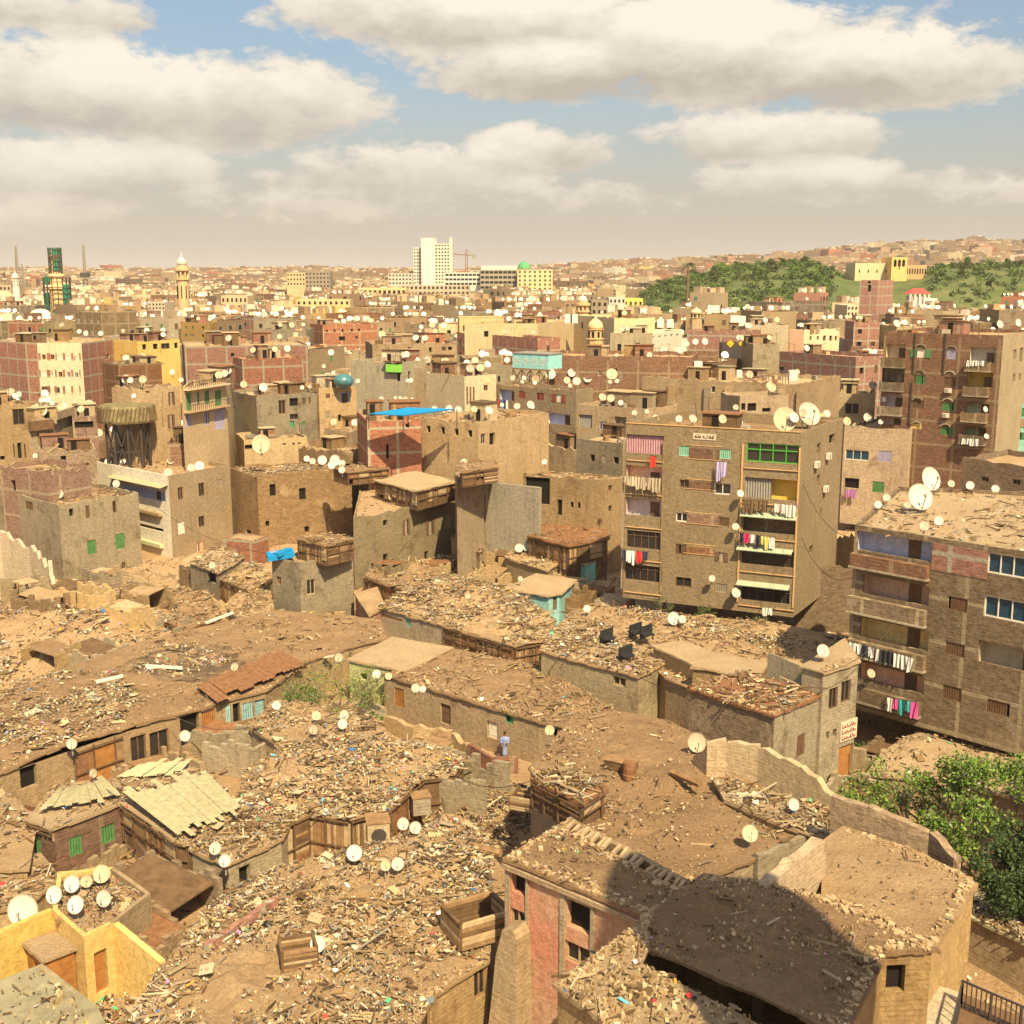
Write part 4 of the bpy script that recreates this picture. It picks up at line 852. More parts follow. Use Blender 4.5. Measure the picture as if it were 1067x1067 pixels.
# ================================================================ the settlement of low houses, near to far
def wallrun(label,pts,Z,mat,thick=.35,z0=0,jit=.25,name='ruined_wall',cat='wall',zs=None,win=(),tr=None,caps=True):
    w=[P(x,y,(zs[i] if zs else Z)) for i,(x,y) in enumerate(pts)]
    o=empty(name,(w[0][0],w[0][1],z0),label,cat); mb=MB(); uo=0
    for i in range(len(w)-1):
        A,B=w[i],w[i+1]; L=math.hypot(A[0]-B[0],A[1]-B[1]); e=((B[0]-A[0])/L,(B[1]-A[1])/L); nr=(e[1],-e[0]); k=max(2,int(L/.5))
        Zb=min(zs) if zs else Z
        za=(zs[i] if zs else Z); zb=(zs[i+1] if zs else Z)
        hs=[za+(zb-za)*q/k+jit*noise.fractal(Vector((A[0]+e[0]*L*q/k,A[1]+e[1]*L*q/k,3.3)),1,2,3)+(R.uniform(-.13,.1) if jit>.12 else 0)-(R.uniform(.1,.4) if jit>.15 and R.random()<.12 else 0) for q in range(k+1)]
        for q in range(k):
            u0,u1=L*q/k,L*(q+1)/k
            p=lambda u,d,z:(A[0]+e[0]*u-nr[0]*d,A[1]+e[1]*u-nr[1]*d,z)
            mb.face([p(u0,0,z0),p(u1,0,z0),p(u1,0,hs[q+1]),p(u0,0,hs[q])],mat,[(uo+u0,z0),(uo+u1,z0),(uo+u1,hs[q+1]),(uo+u0,hs[q])])
            mb.face([p(u1,thick,z0),p(u0,thick,z0),p(u0,thick,hs[q]),p(u1,thick,hs[q+1])],mat,[(uo+u1,z0),(uo+u0,z0),(uo+u0,hs[q]),(uo+u1,hs[q+1])])
            mb.face([p(u0,0,hs[q]),p(u1,0,hs[q+1]),p(u1,thick,hs[q+1]),p(u0,thick,hs[q])],mat)
        mb.face([p(0,thick,z0),p(0,0,z0),p(0,0,hs[0]),p(0,thick,hs[0])],mat); mb.face([p(L,0,z0),p(L,thick,z0),p(L,thick,hs[-1]),p(L,0,hs[-1])],mat)
        uo+=L
    mb.build('wall',o); return o
def low(label,short,pts,Z,mat,**k):
    k.setdefault('full',True); k.setdefault('par',0); k.setdefault('z0',-.3); k.setdefault('roof','roof_dirt'); k.setdefault('amp',.16); k.setdefault('res',.9); k.setdefault('over',.15)
    k.setdefault('name','low_house')
    return house(label,short,pts,Z,mat,**k)
S1=low('long single-storey row with dirt roof and orange, lattice and teal fronts','the long dirt-roofed row',[(-40,822),(76,781),(126,764),(183,747),(233,730),(277,719),(316,690),(357,676),(402,665),(395,645),(285,636),(150,668),(-40,735)],3.2,'adobe',tr=A0,win=[
 (0,70,480,140,560,'v'),(1,276,452,446,530,'d:wood_orange'),(2,482,388,545,470,'w:wood_dark'),(2,552,372,630,445,'w:rust'),(3,666,312,742,400,'v'),(3,746,297,800,372,'s:wood_orange'),(4,836,268,858,335,'s:teal_wall'),(4,862,262,892,328,'v'),(4,896,262,940,312,'s:teal_wall'),(4,944,250,984,300,'d:teal_wall')],
 heaps=[(40,770,6,.9),(110,740,4,.5),(150,745,3,.4)],roof='roof_dark')
S3=low('single-storey row with several doors and a brown dirt roof, centre','the row with doors',[(400,702),(562,751),(592,758),(640,740),(562,694),(472,676),(421,699)],3.5,'adobe',tr=A1,roof='roof_dark',win=[
 (0,393,240,406,308,'v'),(0,436,252,470,328,'s:wood_orange'),(0,596,308,632,388,'d:shutter_brown'),(0,668,306,700,332,'s:shutter_grey'),(0,758,368,797,438,'d:white_wall'),(0,822,340,849,384,'s:green_paint'),(1,985,395,1002,455,'v')])
S2=low('single-storey house with a pale bare slab roof and green wall','the pale slab house',[(364,686.5),(421,698.5),(470.5,674.5),(409,664)],3.75,'green_wall',roof='roof_pale',amp=.03,tr=A1,win=[(0,318,205,342,232,'v')])
S5=low('low adobe house littered with planks and black scrap, right of the timber-fronted row','the black-scrap house',[(564,677),(665,704),(694,689),(652,668),(640,652),(590,645)],5.4,'adobe_grey',tr=A2,z0=-.3,win=[(0,246,262,288,304,'w:wood_pale')])
S6=low('broad flat dirt terrace of low houses in front of the green-glazed block','the front terrace',[(652,668),(694,705),(719,716),(800,716),(858,703),(894,690),(880,664),(800,648),(700,640),(612,630),(590,640),(600,650)],4.9,'adobe',res=1.2,z0=0)
low('thin concrete slab roof on low walls, between black-scrap house and two-storey house','the thin slab shed',[(681,672.6),(722.5,691.7),(748,680.5),(710,668)],6.3,'adobe',z0=4.6,roof='roof_pale',amp=.04,name='shed',cat='shed')
low('small tan yard building with brown door and dark doorway, behind two-storey house','the yard building',[(722,694),(788,706),(800,690),(748,680)],6.6,'adobe',tr=A2,z0=4.7,roof='roof_pale',win=[(0,568,212,588,252,'v'),(0,613,216,660,265,'d:shutter_brown')],amp=.05)
S7=low('adobe house with rusty sheet roof and brown shutter on its street side','the rusty-roof house',[(719,717),(807,745),(858,722),(775,700)],8,'adobe_brick',tr=A2,z0=-.5,roof='rust',amp=.05,win=[(1,850,462,872,520,'s:shutter_brown')],mats={1:'adobe_grey'},name='two_storey_house')
S8=low('two-storey adobe corner house with Arabic shop board and orange door','the shop-board house',[(836,694),(858,700),(894.6,688.5),(880,666)],9.6,'adobe_grey',tr=A2,z0=-.5,roof='roof_pale',amp=.06,win=[(1,955,308,980,368,'w:wood_dark'),(1,995,285,1022,345,'w:wood_dark'),(1,944,448,953,470,'v'),(1,966,440,977,462,'v'),(1,986,500,1025,622,'d:wood_orange')],name='two_storey_house')
A,B,e,nr=frameof(S8,1); u0,z1=px(A,B,A2,990,418);u1,z0=px(A,B,A2,1040,462); mb=MB(); facebox(mb,A,e,nr,u0,u1,z0,z1,.01,.08,'sign_board'); sg=mb.build('shop_sign',S8['root'],label='pale shop board with red Arabic letters')
mb=MB()
def stroke2(pts,t=.04):
    for (a,c),(a2,c2) in zip(pts,pts[1:]): mb.bar(onface(A,e,nr,u0+(u1-u0)*a,.1,z0+(z1-z0)*c),onface(A,e,nr,u0+(u1-u0)*a2,.1,z0+(z1-z0)*c2),t,'shutter_red')
for q in range(3):
    yy=.78-.3*q
    for k in range(5):
        xx=.9-.17*k; stroke2([(xx,yy+.08*(k%2)),(xx-.04,yy-.08),(xx-.13,yy-.06),(xx-.13,yy+.06*((k+1)%3))])
mb.build('lettering',sg)
wallrun('yard fence of grey sheet panels on the rusty-roof house',[(800,680),(851,700)],8.9,'concrete',.08,6.2,.05,name='sheet_fence',cat='fence')
F10=low('large bare dirt roof terrace behind the red plastered ruin','the bare dirt terrace',[(553,800),(590,856),(640,884),(717,924),(735,912),(778,898),(812,872),(850,866),(838,838),(745,800),(737,772),(692,750),(640,741),(600,746)],6,'adobe',roof='roof_dark',res=.8,amp=.2,z0=0)
low('low pale plaster floor of a ruined room beyond the dirt terrace','the pale plaster floor',[(745,812),(757,832),(800,852),(850,870),(905,868),(947,872),(866,838),(835,836)],6.4,'ochre_plaster',z0=0,roof='roof_pale',amp=.08,name='ruined_room',cat='ruin')
wallrun('broken yellow plaster wall of a roofless room on the dirt terrace',[(722,790),(737,776),(757,770),(790,779),(834,797),(868,830)],8.2,'ochre_plaster',.4,5.8,.3,zs=[6.4,7.9,8.3,8.2,8.2,7.2])
wallrun('long ragged brick garden wall beside the green tree',[(866,832),(905,843),(947,858),(968,868),(994,891),(1000,905)],8.6,'adobe_brick',.45,5,.3,zs=[9,9,8.8,8.5,8.2,7.6])
F3=low('roofless looking ruin with smooth brown dirt roof beside garden wall','the smooth brown roof ruin',[(859,935),(915,960),(971,986),(1015,921),(996,908),(947,884),(880,862),(862,875)],8,'adobe',roof='roof_dirt',z0=-.5,amp=.1,res=.8,name='ruined_house')
wallrun('thick diagonal adobe wall rising over the roof pit',[(801,921),(862,874)],9.8,'adobe',.5,2,.15)
wallrun('low broken adobe wall beside the roof pit',[(790,893),(842,872)],6.1,'adobe_grey',.3,1,.2)
F1=low('red and tan plastered ruin with tall dark windows, bottom centre','the red plastered ruin',[(527,893),(677,955),(709,929),(582,861)],9,'red_plaster',tr=A5,z0=-1,amp=.1,roof='roof_dark',over=.12,name='ruined_house',win=[(0,118,380,172,480,'v'),(0,113,515,166,612,'w:wood_pale'),(0,322,484,416,628,'v'),(0,316,636,410,752,'w:wood_pale')])
A,B,e,nr=frameof(F1,0); mb=MB()
for (xa,xb,ya,yb) in ((93,112,360,950),(172,182,395,950),(300,318,440,950),(413,426,500,950)):
    u0,_=px(A,B,A5,xa,ya);u1,_=px(A,B,A5,xb,ya); facebox(mb,A,e,nr,max(u0,0),u1,-1,8.7,.01,.07,'pale_tan')
mb2=MB(); u0,z=px(A,B,A5,95,345); facebox(mb2,A,e,nr,-.1,math.hypot(A[0]-B[0],A[1]-B[1]),8.5,8.72,.01,.18,'adobe'); mb2.build('cornice',F1['root'])
mb.build('plaster_strips',F1['root'])
# leaning buttress on the front
mb=MB(); u,z=px(A,B,A5,165,585); 
pr=[(u-.5,.05,z+.1),(u+.1,.05,z+.3),(u+.35,.1,z-.1),(u+.5,.1,z-3),(u+.6,.1,-1),(u-1.2,.1,-1),(u-.9,.1,z-3.2),(u-.8,.1,z-1.2)]
f0=[onface(A,e,nr,a,.03,c) for a,d,c in pr]; f1=[onface(A,e,nr,a,.9+.25*max(0,(z-c))/3,c-.1) for a,d,c in pr]
mb.face(f1,'render_tan')
for i in range(8): mb.face([f0[i],f0[(i+1)%8],f1[(i+1)%8],f1[i]],'render_tan')
mb.build('buttress',F1['root'])
# exposed rafters between the ruin and the dirt terrace
g=wallrun('adobe wall top carrying exposed rafters behind the red plastered ruin',[(590,853),(717,921)],9,'adobe',.3,0,.1)
ra=P(582,861,9);rb_=P(709,929,9);rc=P(590,853,9);rd=P(717,921,9)
for i in range(22):
    f=(i+.5)/22+R.uniform(-.01,.01)
    if i in (9,15): continue
    mb=MB(); a=(ra[0]+(rb_[0]-ra[0])*f,ra[1]+(rb_[1]-ra[1])*f,9.02+R.uniform(-.1,.08));b_=(rc[0]+(rd[0]-rc[0])*f,rc[1]+(rd[1]-rc[1])*f,9.05+R.uniform(-.12,.1))
    mb.bar(a,b_,.16,'wood_pale'); mb.build('rafter',g)
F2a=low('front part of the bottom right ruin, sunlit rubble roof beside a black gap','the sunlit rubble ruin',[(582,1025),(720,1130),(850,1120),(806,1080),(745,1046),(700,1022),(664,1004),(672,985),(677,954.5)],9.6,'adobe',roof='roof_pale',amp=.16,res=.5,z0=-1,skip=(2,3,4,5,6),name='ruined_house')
F2b=low('rear part of the bottom right ruin, its dirt roof mostly in the tower shadow','the shadowed-roof ruin',[(677,954.5),(672,985),(715,1001),(760,1021),(806,1042),(850,1062),(876,1080),(921,990),(971,988),(915,961),(859,936),(801,921),(735,911)],9.5,'adobe',roof='roof_dark',amp=.22,res=.5,z0=-1,tr=A6,skip=(0,1,2,3,4),name='ruined_house',win=[(7,570,785,632,880,'v')])  # darker roof dirt: part of the tower shadow is put into the colour
# bottom centre and left
S10=low('large rubbish-covered roof with plank crate, bottom centre','the rubbish-covered roof',[(100,1120),(400,1120),(453,1034),(508,999),(508,960),(510,905),(495,868),(470,852),(430,868),(372,885),(330,892),(295,905),(262,918),(225,942),(190,985),(150,1040)],4,'adobe',roof='roof_dirt',amp=.3,res=.6,tr=A4,z0=-2,win=[(2,815,640,872,740,'w:wood'),(1,580,800,648,870,'w:wood')],heaps=[(300,960,4,.5),(450,900,3,.6),(240,1020,4,.4)])
S11=low('patched timber shacks under a big rubbish roof, centre','the timber shacks',[(250,846),(285,862),(322,845),(365,852),(405,840),(440,810),(472,806),(482,792),(430,772),(370,766),(300,782),(255,805)],3.2,'wood_dark',amp=.35,res=.7,tr=A4,heaps=[(330,800,4,.9),(420,790,3,.5)],win=[(1,60,255,105,290,'v'),(2,300,120,310,150,'v')])
S12=low('brown brick shack with green shutters under pale corrugated sheets','the green-shutter shack',[(30,853),(56,862),(128,834),(107,812),(60,818)],3.3,'brown_brick',tr=A0,amp=.05,roof='roof_pale',win=[(0,118,750,155,822,'s:shutter_green'),(1,254,762,308,812,'s:shutter_green'),(1,374,720,428,765,'s:shutter_green')])
S13=low('brick shack with timber infill under broad corrugated sheets','the timber-infill shack',[(128,836),(184,874),(196,876),(250,845),(219,808),(180,794),(118,812)],3.3,'brown_brick',tr=A0,amp=.05,roof='roof_pale',win=[(0,460,680,490,800,'s:wood_dark'),(0,540,740,625,800,'s:wood'),(0,500,715,530,770,'s:wood_dark')],mats={2:'wood_dark'})
S14=low('low adobe house with rubbish roof and one black window, lower left','the one-window shack',[(200,884),(236,900),(293,874),(300,860),(250,852)],2.9,'adobe_grey',tr=A3,win=[(1,885,195,930,248,'v')],amp=.25)
S15=low('small salmon-walled house with rubbish on its roof, right of the dry bush','the small salmon house',[(262,757),(310,786),(400,760),(388,748),(322,731),(285,730)],2.9,'adobe',tr=A1,win=[(0,62,415,96,462,'v')],mats={1:'pale_tan'},amp=.25)
S16=low('weathered plank shed with tin roof on the dirt terrace','the plank shed',[(556,811),(605,836),(631,819),(585,800)],7.6,'wood_dark',z0=5.8,tr=A5,amp=.25,name='plank_shed',cat='shed',roof='rust',win=[(0,280,110,350,160,'s:rust'),(0,205,45,225,110,'s:wood')])
S17=low('yellow walled house with rooftop terrace of dishes, bottom left','the yellow terrace house',[(55,948),(87,976),(117,962),(157,930),(118,903),(60,908)],4.3,'yellow_wall',z0=-1,par=.35,over=0,tr=A3,jit=.04,roof='roof_dirt',win=[(1,347,512,405,640,'d:wood_orange')],mats={2:'adobe',3:'adobe'},name='yellow_house')
wallrun('yellow plastered yard wall at the bottom left corner',[(-30,985),(55,948)],4.3,'yellow_wall',.3,-1,.04,name='yard_wall')
wallrun('yellow plastered yard wall with brick coping, right of yellow house door',[(117,962),(166,1003)],4.3,'yellow_wall',.3,-1,.04,name='yard_wall')
low('orange boarded lean-to inside the yellow yard','the orange lean-to',[(27,981),(46,1000),(77,987),(58,969)],3.4,'wood_orange',z0=-1,name='lean_to',cat='shed',roof='roof_pale',amp=.04,tr=A3,win=[(0,122,535,148,600,'v')])
low('grey green concrete roof slab at the bottom left corner','the grey-green slab',[(-60,1130),(118,1095),(98,1050),(42,1006),(0,1024),(-60,1050)],4.4,'yellow_wall',roof='slab_green',amp=.03,z0=-1)
S20=low('dirt-topped adobe shack at the left edge below the lattice front','the left-edge shack',[(-60,905),(28,905),(36,858),(10,828),(-60,828)],2.6,'adobe',amp=.2)
S21=low('low mud house roof left of the yellow terrace house','the mud roof',[(-60,960),(30,940),(60,915),(40,890),(-60,905)],1.9,'adobe',amp=.25,z0=-1)
# mid-distance shacks
low('collapsed shack with sagging rubbish roof below the green-window house','the sagging shack',[(72,628),(118,647),(152,632),(135,618),(98,608)],2.8,'adobe',tr=T4,win=[(0,292,610,335,665,'v')],amp=.4,roof='roof_dark')
low('small block shed with paper-strewn roof below white-parapet house','the paper-roof shed',[(198,586),(226,596),(254,580),(228,568)],4.2,'adobe_grey',tr=T4,win=[(0,640,460,668,500,'v')],amp=.25,roof='roof_pale')
low('ruined cement shed with dark mouth, left of blue-tarp house','the dark-mouth shed',[(236,630),(252,648),(284,634),(280,612),(252,615)],3,'concrete',amp=.35,tr=T4,win=[(0,705,600,725,640,'v')])
low('heaped shack roof beside the blue-tarp house','the heaped shack',[(225,600),(262,615),(284,600),(262,585)],3.4,'wood_dark',amp=.5)
low('collapsed timber shack between sagging shack and dark-mouth shed','the collapsed timber shack',[(150,640),(196,655),(230,640),(215,615),(170,612)],2.2,'wood_dark',amp=.6,roof='roof_dark')
wallrun('cracked ochre wall of a ruined house at the left edge',[(-60,560),(0,556),(30,566),(50,590),(62,640)],6,'pale_tan',.4,-1,1.2,zs=[6.6,6.3,5.8,4.2,2])
S23=low('long timber-fronted row with broken board roof, centre','the timber-fronted row',[(394,631),(463,651),(536,673),(564,668),(578,646),(530,612),(480,603),(430,612)],3.3,'wood_dark',tr=T5,amp=.35,res=.8,mats={0:'adobe_grey'},win=[(0,245,605,262,635,'s:teal_wall'),(0,170,590,235,620,'s:wood'),(1,390,648,418,680,'w:wood_dark'),(1,448,660,500,695,'s:wood'),(1,510,680,560,715,'s:wood'),(2,590,705,640,730,'s:wood_dark')],heaps=[(500,630,3,.6)])
S24=low('small teal plastered hut with pale roof and brown door, centre','the teal hut',[(529,613),(572,620),(583,618),(598,604),(560,598)],3.4,'teal_wall',tr=T5,roof='roof_pale',amp=.1,over=.3,win=[(0,575,528,612,545,'v'),(1,700,540,712,580,'d:shutter_brown')])
S25=low('timber cabin with sheet roof above turquoise walls, left of the green-glazed block','the timber cabin',[(552,558),(592,568),(633,560),(628,548),(600,540),(565,546)],5.6,'wood_dark',tr=T5,roof='rust',amp=.12,over=.3,win=[(0,690,345,718,385,'s:wood_orange'),(1,750,358,770,378,'s:green_paint')])
low('turquoise walled lower house under the timber cabin','the turquoise base house',[(592,580),(610,590),(627,581),(610,575)],3.2,'turquoise_wall',over=0,amp=.05)
S26=low('tan hut with rubbish roof and three dishes, below the bare concrete wall','the three-dish hut',[(527,580),(570,594),(588,582),(548,566)],3.3,'adobe_grey',amp=.25)
low('black sheet box on the rubbish before the concrete wall','the black box',[(518,572),(526,575),(532,572),(525,569)],3.2,'metal_dark',name='sheet_box',cat='box',over=0,amp=.0)
low('broken adobe stub house between burnt-patch house and concrete wall','the adobe stub',[(470,560),(500,575),(510,560),(490,545)],3.6,'adobe',amp=.6)
low('shack buried in boards below the burnt-patch house','the board-buried shack',[(380,600),(430,618),(470,603),(440,585),(400,588)],2.2,'wood_dark',amp=.5,roof='roof_dark')
low('red brick stub wall house right of blue-tarp house','the red brick stub',[(370,618),(385,640),(400,632),(392,612)],3.2,'brick_frame_pink',amp=.2)
# right side
low('curved pale slab roof in front of the right-hand block','the curved pale slab',[(905,806),(960,812),(1100,838),(1100,785),(1020,764),(985,757),(945,768),(920,785)],2.6,'pale_tan',roof='roof_pale',amp=.15,res=1.2)
low('shack with splintered board roof at the right edge under the dark tree','the splintered shack',[(1010,952),(1080,985),(1100,950),(1040,925),(1018,925)],3.4,'adobe',amp=.3,roof='corrugated')
# timber crate, corrugated sheets, boards as separate things
def crate(label,cpx,Z,w,d,h,rz,name='timber_crate'):
    c=P(*cpx,Z); o=empty(name,(c[0],c[1],Z),label,'crate'); ca,sa=math.cos(rz),math.sin(rz)
    def q(x,y,z): return (c[0]+x*ca-y*sa,c[1]+x*sa+y*ca,Z+z)
    mb=MB()
    for z in [i*h/6 for i in range(6)]:
        for (a,b) in (((-w,-d),(w,-d)),((w,-d),(w,d)),((w,d),(-w,d)),((-w,d),(-w,-d))):
            mb.bar(q(a[0]/2,a[1]/2,z+.1),q(b[0]/2,b[1]/2,z+.1+R.uniform(-.04,.04)),h/7,R.choice(['wood','wood_dark','wood_pale']))
    mb.build('slats',o); mb=MB()
    for a in (-w,w):
        for b in (-d,d): mb.bar(q(a/2,b/2,0),q(a/2,b/2,h*1.12),.12,'wood_dark')
    mb.build('posts',o); return o
crate('weathered plank crate at the edge of the rubbish-covered roof',(497,972),4.2,2.6,2,1.3,.5)
crate('broken timber frame lying on the rubbish-covered roof, lower left',(311,1002),4.2,1.5,1.3,.9,.3)
crate('low timber bench frame beside the plank shed',(553,843),3.6,2.2,1,.8,-.4)
crate('small cupboard frame outside the one-window shack',(214,932),.5,1.5,1.2,1,.5)
def corr(label,pts,Z,n,fall=.4,mat='corrugated'):
    # loose long corrugated sheets side by side, front edge pts[0]->pts[1], back pts[3]->pts[2]
    w=[P(x,y,z) for (x,y),z in zip(pts,(Z,Z,Z+fall,Z+fall))]; zz=(Z,Z,Z+fall,Z+fall)
    o=empty('corrugated_roof',(w[0][0],w[0][1],Z),label,'roof sheets')
    for i in range(n):
        f0,f1=i/n,(i+1)/n+R.uniform(0,.25)/n; mb=MB(); k=6
        def L(f,g,dz):
            a=[w[0][j]+(w[1][j]-w[0][j])*f for j in (0,1)]; b=[w[3][j]+(w[2][j]-w[3][j])*f for j in (0,1)]
            return (a[0]+(b[0]-a[0])*g,a[1]+(b[1]-a[1])*g,zz[0]+(zz[2]-zz[0])*g+dz)
        g0,g1=R.uniform(-.12,.1),R.uniform(.85,1.1); dz=R.uniform(.05,.2)
        for q in range(k):
            a=f0+(f1-f0)*q/k;b=f0+(f1-f0)*(q+1)/k; h1=.05*(q%2);h2=.05*((q+1)%2)
            mb.face([L(a,g0,dz+h1),L(b,g0,dz+h2),L(b,g1,dz+h2),L(a,g1,dz+h1)],mat)
        mb.build('roof_sheet',o)
corr('yellowish corrugated sheets broad over the timber-infill shack',[(184,872),(252,843),(212,803),(128,828)],3.55,16)
corr('yellowish corrugated sheets small over the green-shutter shack',[(41,846),(128,832),(108,812),(60,826)],3.5,13,.2)
corr('loose sheets lying beyond the timber-infill shack',[(118,812),(186,808),(200,793),(150,795)],3.4,9,.3)
corr('brown sheets at the right end of the long dirt-roofed row',[(225,732),(316,692),(290,678),(205,716)],3.45,8,.2,'rust')
# ground heaps
GH=[(*P(x,y,0),r,h) for x,y,r,h in ((20,660,12,2.6),(60,690,10,1.8),(130,680,9,1.6),(180,650,7,1.4),(480,600,9,1.6),(420,580,7,1.2),(600,700,8,1),(500,845,6,1.2),(600,620,7,1),(450,950,5,1),(1040,1000,6,1.5),(175,940,5,.8),(165,1050,4,1.3),(880,840,5,1.2),(930,820,5,.8),(660,630,9,.8),(760,650,9,.8),(215,590,5,2),(230,625,6,1.4),(612,775,4,2.2))]
def gz(x,y):
    z=.25*fb(x,y,.12,2)+.1*fb(x,y,.6,5)
    for a,b,r,h in GH:
        d2=((x-a)**2+(y-b)**2)/(r*r)
        if d2<4: z+=h*math.exp(-d2*1.6)*(1+.3*fb(x,y,.5,4))
    return z
# near ground (fine) and city ground (coarse)
def rect(x0,x1,y0,y1): return [(x0,y0),(x1,y0),(x1,y1),(x0,y1)]
mb=MB(); sheet(mb,rect(-75,75,15,180),gz,1.6,'dirt'); mb.build('ground',smooth=True,kind='structure',label='bare dirt ground between the low houses')
mb=MB()
mb.face([(-75,180,-.3),(75,180,-.3),(9000,9000,-.3),(-9000,9000,-.3)],'city_ground'); mb.face([(-75,-200,-.3),(-75,180,-.3),(-9000,9000,-.3),(-9000,-200,-.3)],'city_ground'); mb.face([(75,180,-.3),(75,-200,-.3),(9000,-200,-.3),(9000,9000,-.3)],'city_ground');mb.face([(-75,-200,-.3),(75,-200,-.3),(75,15,-.3),(-75,15,-.3)],'city_ground')
mb.build('city_ground',kind='structure',label='brown city ground reaching to the horizon')
# debris
debris('ground_rubbish','rubbish and rubble strewn between the low houses',[P(x,y,0) for x,y in ((-80,1100),(1150,1100),(1150,560),(640,540),(-80,540))],gz,15000,'trash',(.1,.5),.16,.05)
def px0(l,Z=0): return [P(x,y,Z) for x,y in l]
debris('rubbish_heap','colourful rubbish heap below the green-window house',px0([(-60,600),(40,590),(75,640),(150,650),(215,640),(230,665),(100,705),(-60,740)],1),gz,5200,'trash',(.15,.6),.1,.14,paper=.45)
debris('stick_pile','pale sticks and laths piled left of the plank shed',px0([(440,830),(480,812),(560,820),(560,850),(520,875),(450,868)],1),lambda x,y:gz(x,y)+.1,900,'trash',(.2,.5),.75,.1,paper=.15)
debris('rubbish_heap','white rubbish strip along the foot of the green-glazed block',px0([(640,640),(740,660),(830,680),(830,668),(740,650),(650,628)],5),lambda x,y:5.0,500,'trash',(.15,.4),.1,.1)
debris('rubbish_heap','rubbish and rubble before the bare concrete wall',px0([(400,575),(560,585),(600,610),(540,640),(400,620)],1),gz,2500,'trash',(.2,.7),.35,.06)
debris('rubbish_heap','bags and bottles dumped beside the yellow yard wall',px0([(100,1040),(185,1010),(215,1030),(190,1110),(100,1110)],1),lambda x,y:gz(x,y)+.2,1200,'trash',(.15,.5),.1,.3,paper=.3)
debris('roof_debris','rubbish scattered over the left end of the long dirt-roofed row',[P(x,y,3.2) for x,y in ((-40,818),(76,778),(126,761),(150,735),(120,700),(60,700),(-40,735))],S1['zf'],3600,bright=.1,wood=.12,paper=.4)
debris('roof_debris','dust and scraps on the clean right part of the long dirt-roofed row',[P(x,y,3.2) for x,y in ((126,761),(183,745),(277,717),(400,664),(395,647),(285,638),(150,670),(120,700))],S1['zf'],900,'dust',(.1,.4),.15,.02)
debris('roof_debris','whitish rubbish spill beside the burnt patch',[P(x,y,3.25) for x,y in ((140,700),(180,706),(245,690),(200,668),(150,675))],S1['zf'],500,bright=.12,wood=.05,paper=.5)
mb=MB(); sheet(mb,[P(x,y,3.2) for x,y in ((130,690),(165,708),(225,712),(262,700),(240,672),(180,676))],lambda x,y:S1['zf'](x,y)+.03,.9,'burnt'); mb.build('burnt_patch',S1['root'],label='black burnt patch on the roof')
wallrun('tall adobe wall in shadow between the green-glazed block and the right-hand block',[(832,588),(892,592)],6.6,'adobe_brick',.4,-.5,.2,zs=[6.8,6.5])
wallrun('yellowish plaster wall rising behind the shadowed adobe wall',[(866,560),(905,556)],8.2,'ochre_plaster',.4,-.5,.6,zs=[7.4,9.5])
clad(S11,(0,1,2,3,4,5,6));clad(S13,(0,1,2),top=.15,bot=.9);clad(S16,(0,1),bot=6);clad(S23,(1,2),bot=1.2);clad(S25,(0,1),bot=2.6);clad(S1,(1,),('rust','wood_orange','wood'),panel=.9);clad(HOUSE['the heaped shack'],(0,1));clad(HOUSE['the board-buried shack'],(0,1));clad(HOUSE['the collapsed timber shack'],(0,1));clad(S12,(0,),bot=2.2,top=.1)
for h,n,l,k in ((S3,800,'dust and scraps on the row with doors',dict(pal='dust',size=(.08,.35))),(S5,700,'planks and scrap on the black-scrap house',dict(wood=.3,size=(.2,.7))),
 (S6,1600,'dust and boards on the front terrace',dict(pal='dust',size=(.1,.5))),(F10,1300,'scraps on the bare dirt terrace',dict(pal='dust',size=(.05,.28),bright=.02,wood=.1,boards=0)),(F1,260,'grit on the red plastered ruin',dict(pal='dust',size=(.04,.3),wood=.12,boards=0)),
 (F2a,1100,'rubble on the sunlit ruin roof',dict(pal='dust',size=(.05,.4),wood=.02,boards=0,paper=.1)),(F2b,1300,'rubble on the shadowed ruin roof',dict(pal='dust',size=(.04,.3),wood=.02,boards=0,paper=.1)),(F3,160,'grit on the smooth brown roof',dict(pal='dust',size=(.05,.25),wood=.05,boards=0)),
 (S10,9000,'thick rubbish, sticks and scraps on the rubbish-covered roof',dict(size=(.07,.42),wood=.14,bright=.07,paper=.4)),(S11,3600,'coloured rubbish on the timber shacks',dict(size=(.12,.5),bright=.13,wood=.14,paper=.4)),(S13,350,'scraps on the timber-infill shack',dict(size=(.1,.4),bright=.1)),(S12,150,'scraps on the green-shutter shack',dict(size=(.1,.4))),
 (S14,700,'rubbish on the one-window shack',dict(size=(.1,.4),bright=.1)),(S15,600,'rubbish on the small salmon house',dict(size=(.1,.45),bright=.08)),(S16,120,'broken boards on the plank shed',dict(wood=.9,size=(.3,.6))),(S17,350,'bottles and rubbish on the yellow terrace house',dict(size=(.1,.3),bright=.3)),
 (S20,300,'scraps on the left-edge shack',dict(size=(.1,.5))),(S21,300,'scraps on the mud roof',dict(size=(.1,.5))),(S23,2200,'broken boards on the timber-fronted row',dict(wood=.3,size=(.2,.7),bright=.03)),(S7,160,'boards on the rusty-roof house',dict(wood=.7,size=(.2,.8))),(S26,250,'scraps on the three-dish hut',dict(size=(.15,.5))),(S25,60,'boards on the timber cabin',dict(wood=.8,size=(.3,.8)))):
    topple(h,n,l,**k)
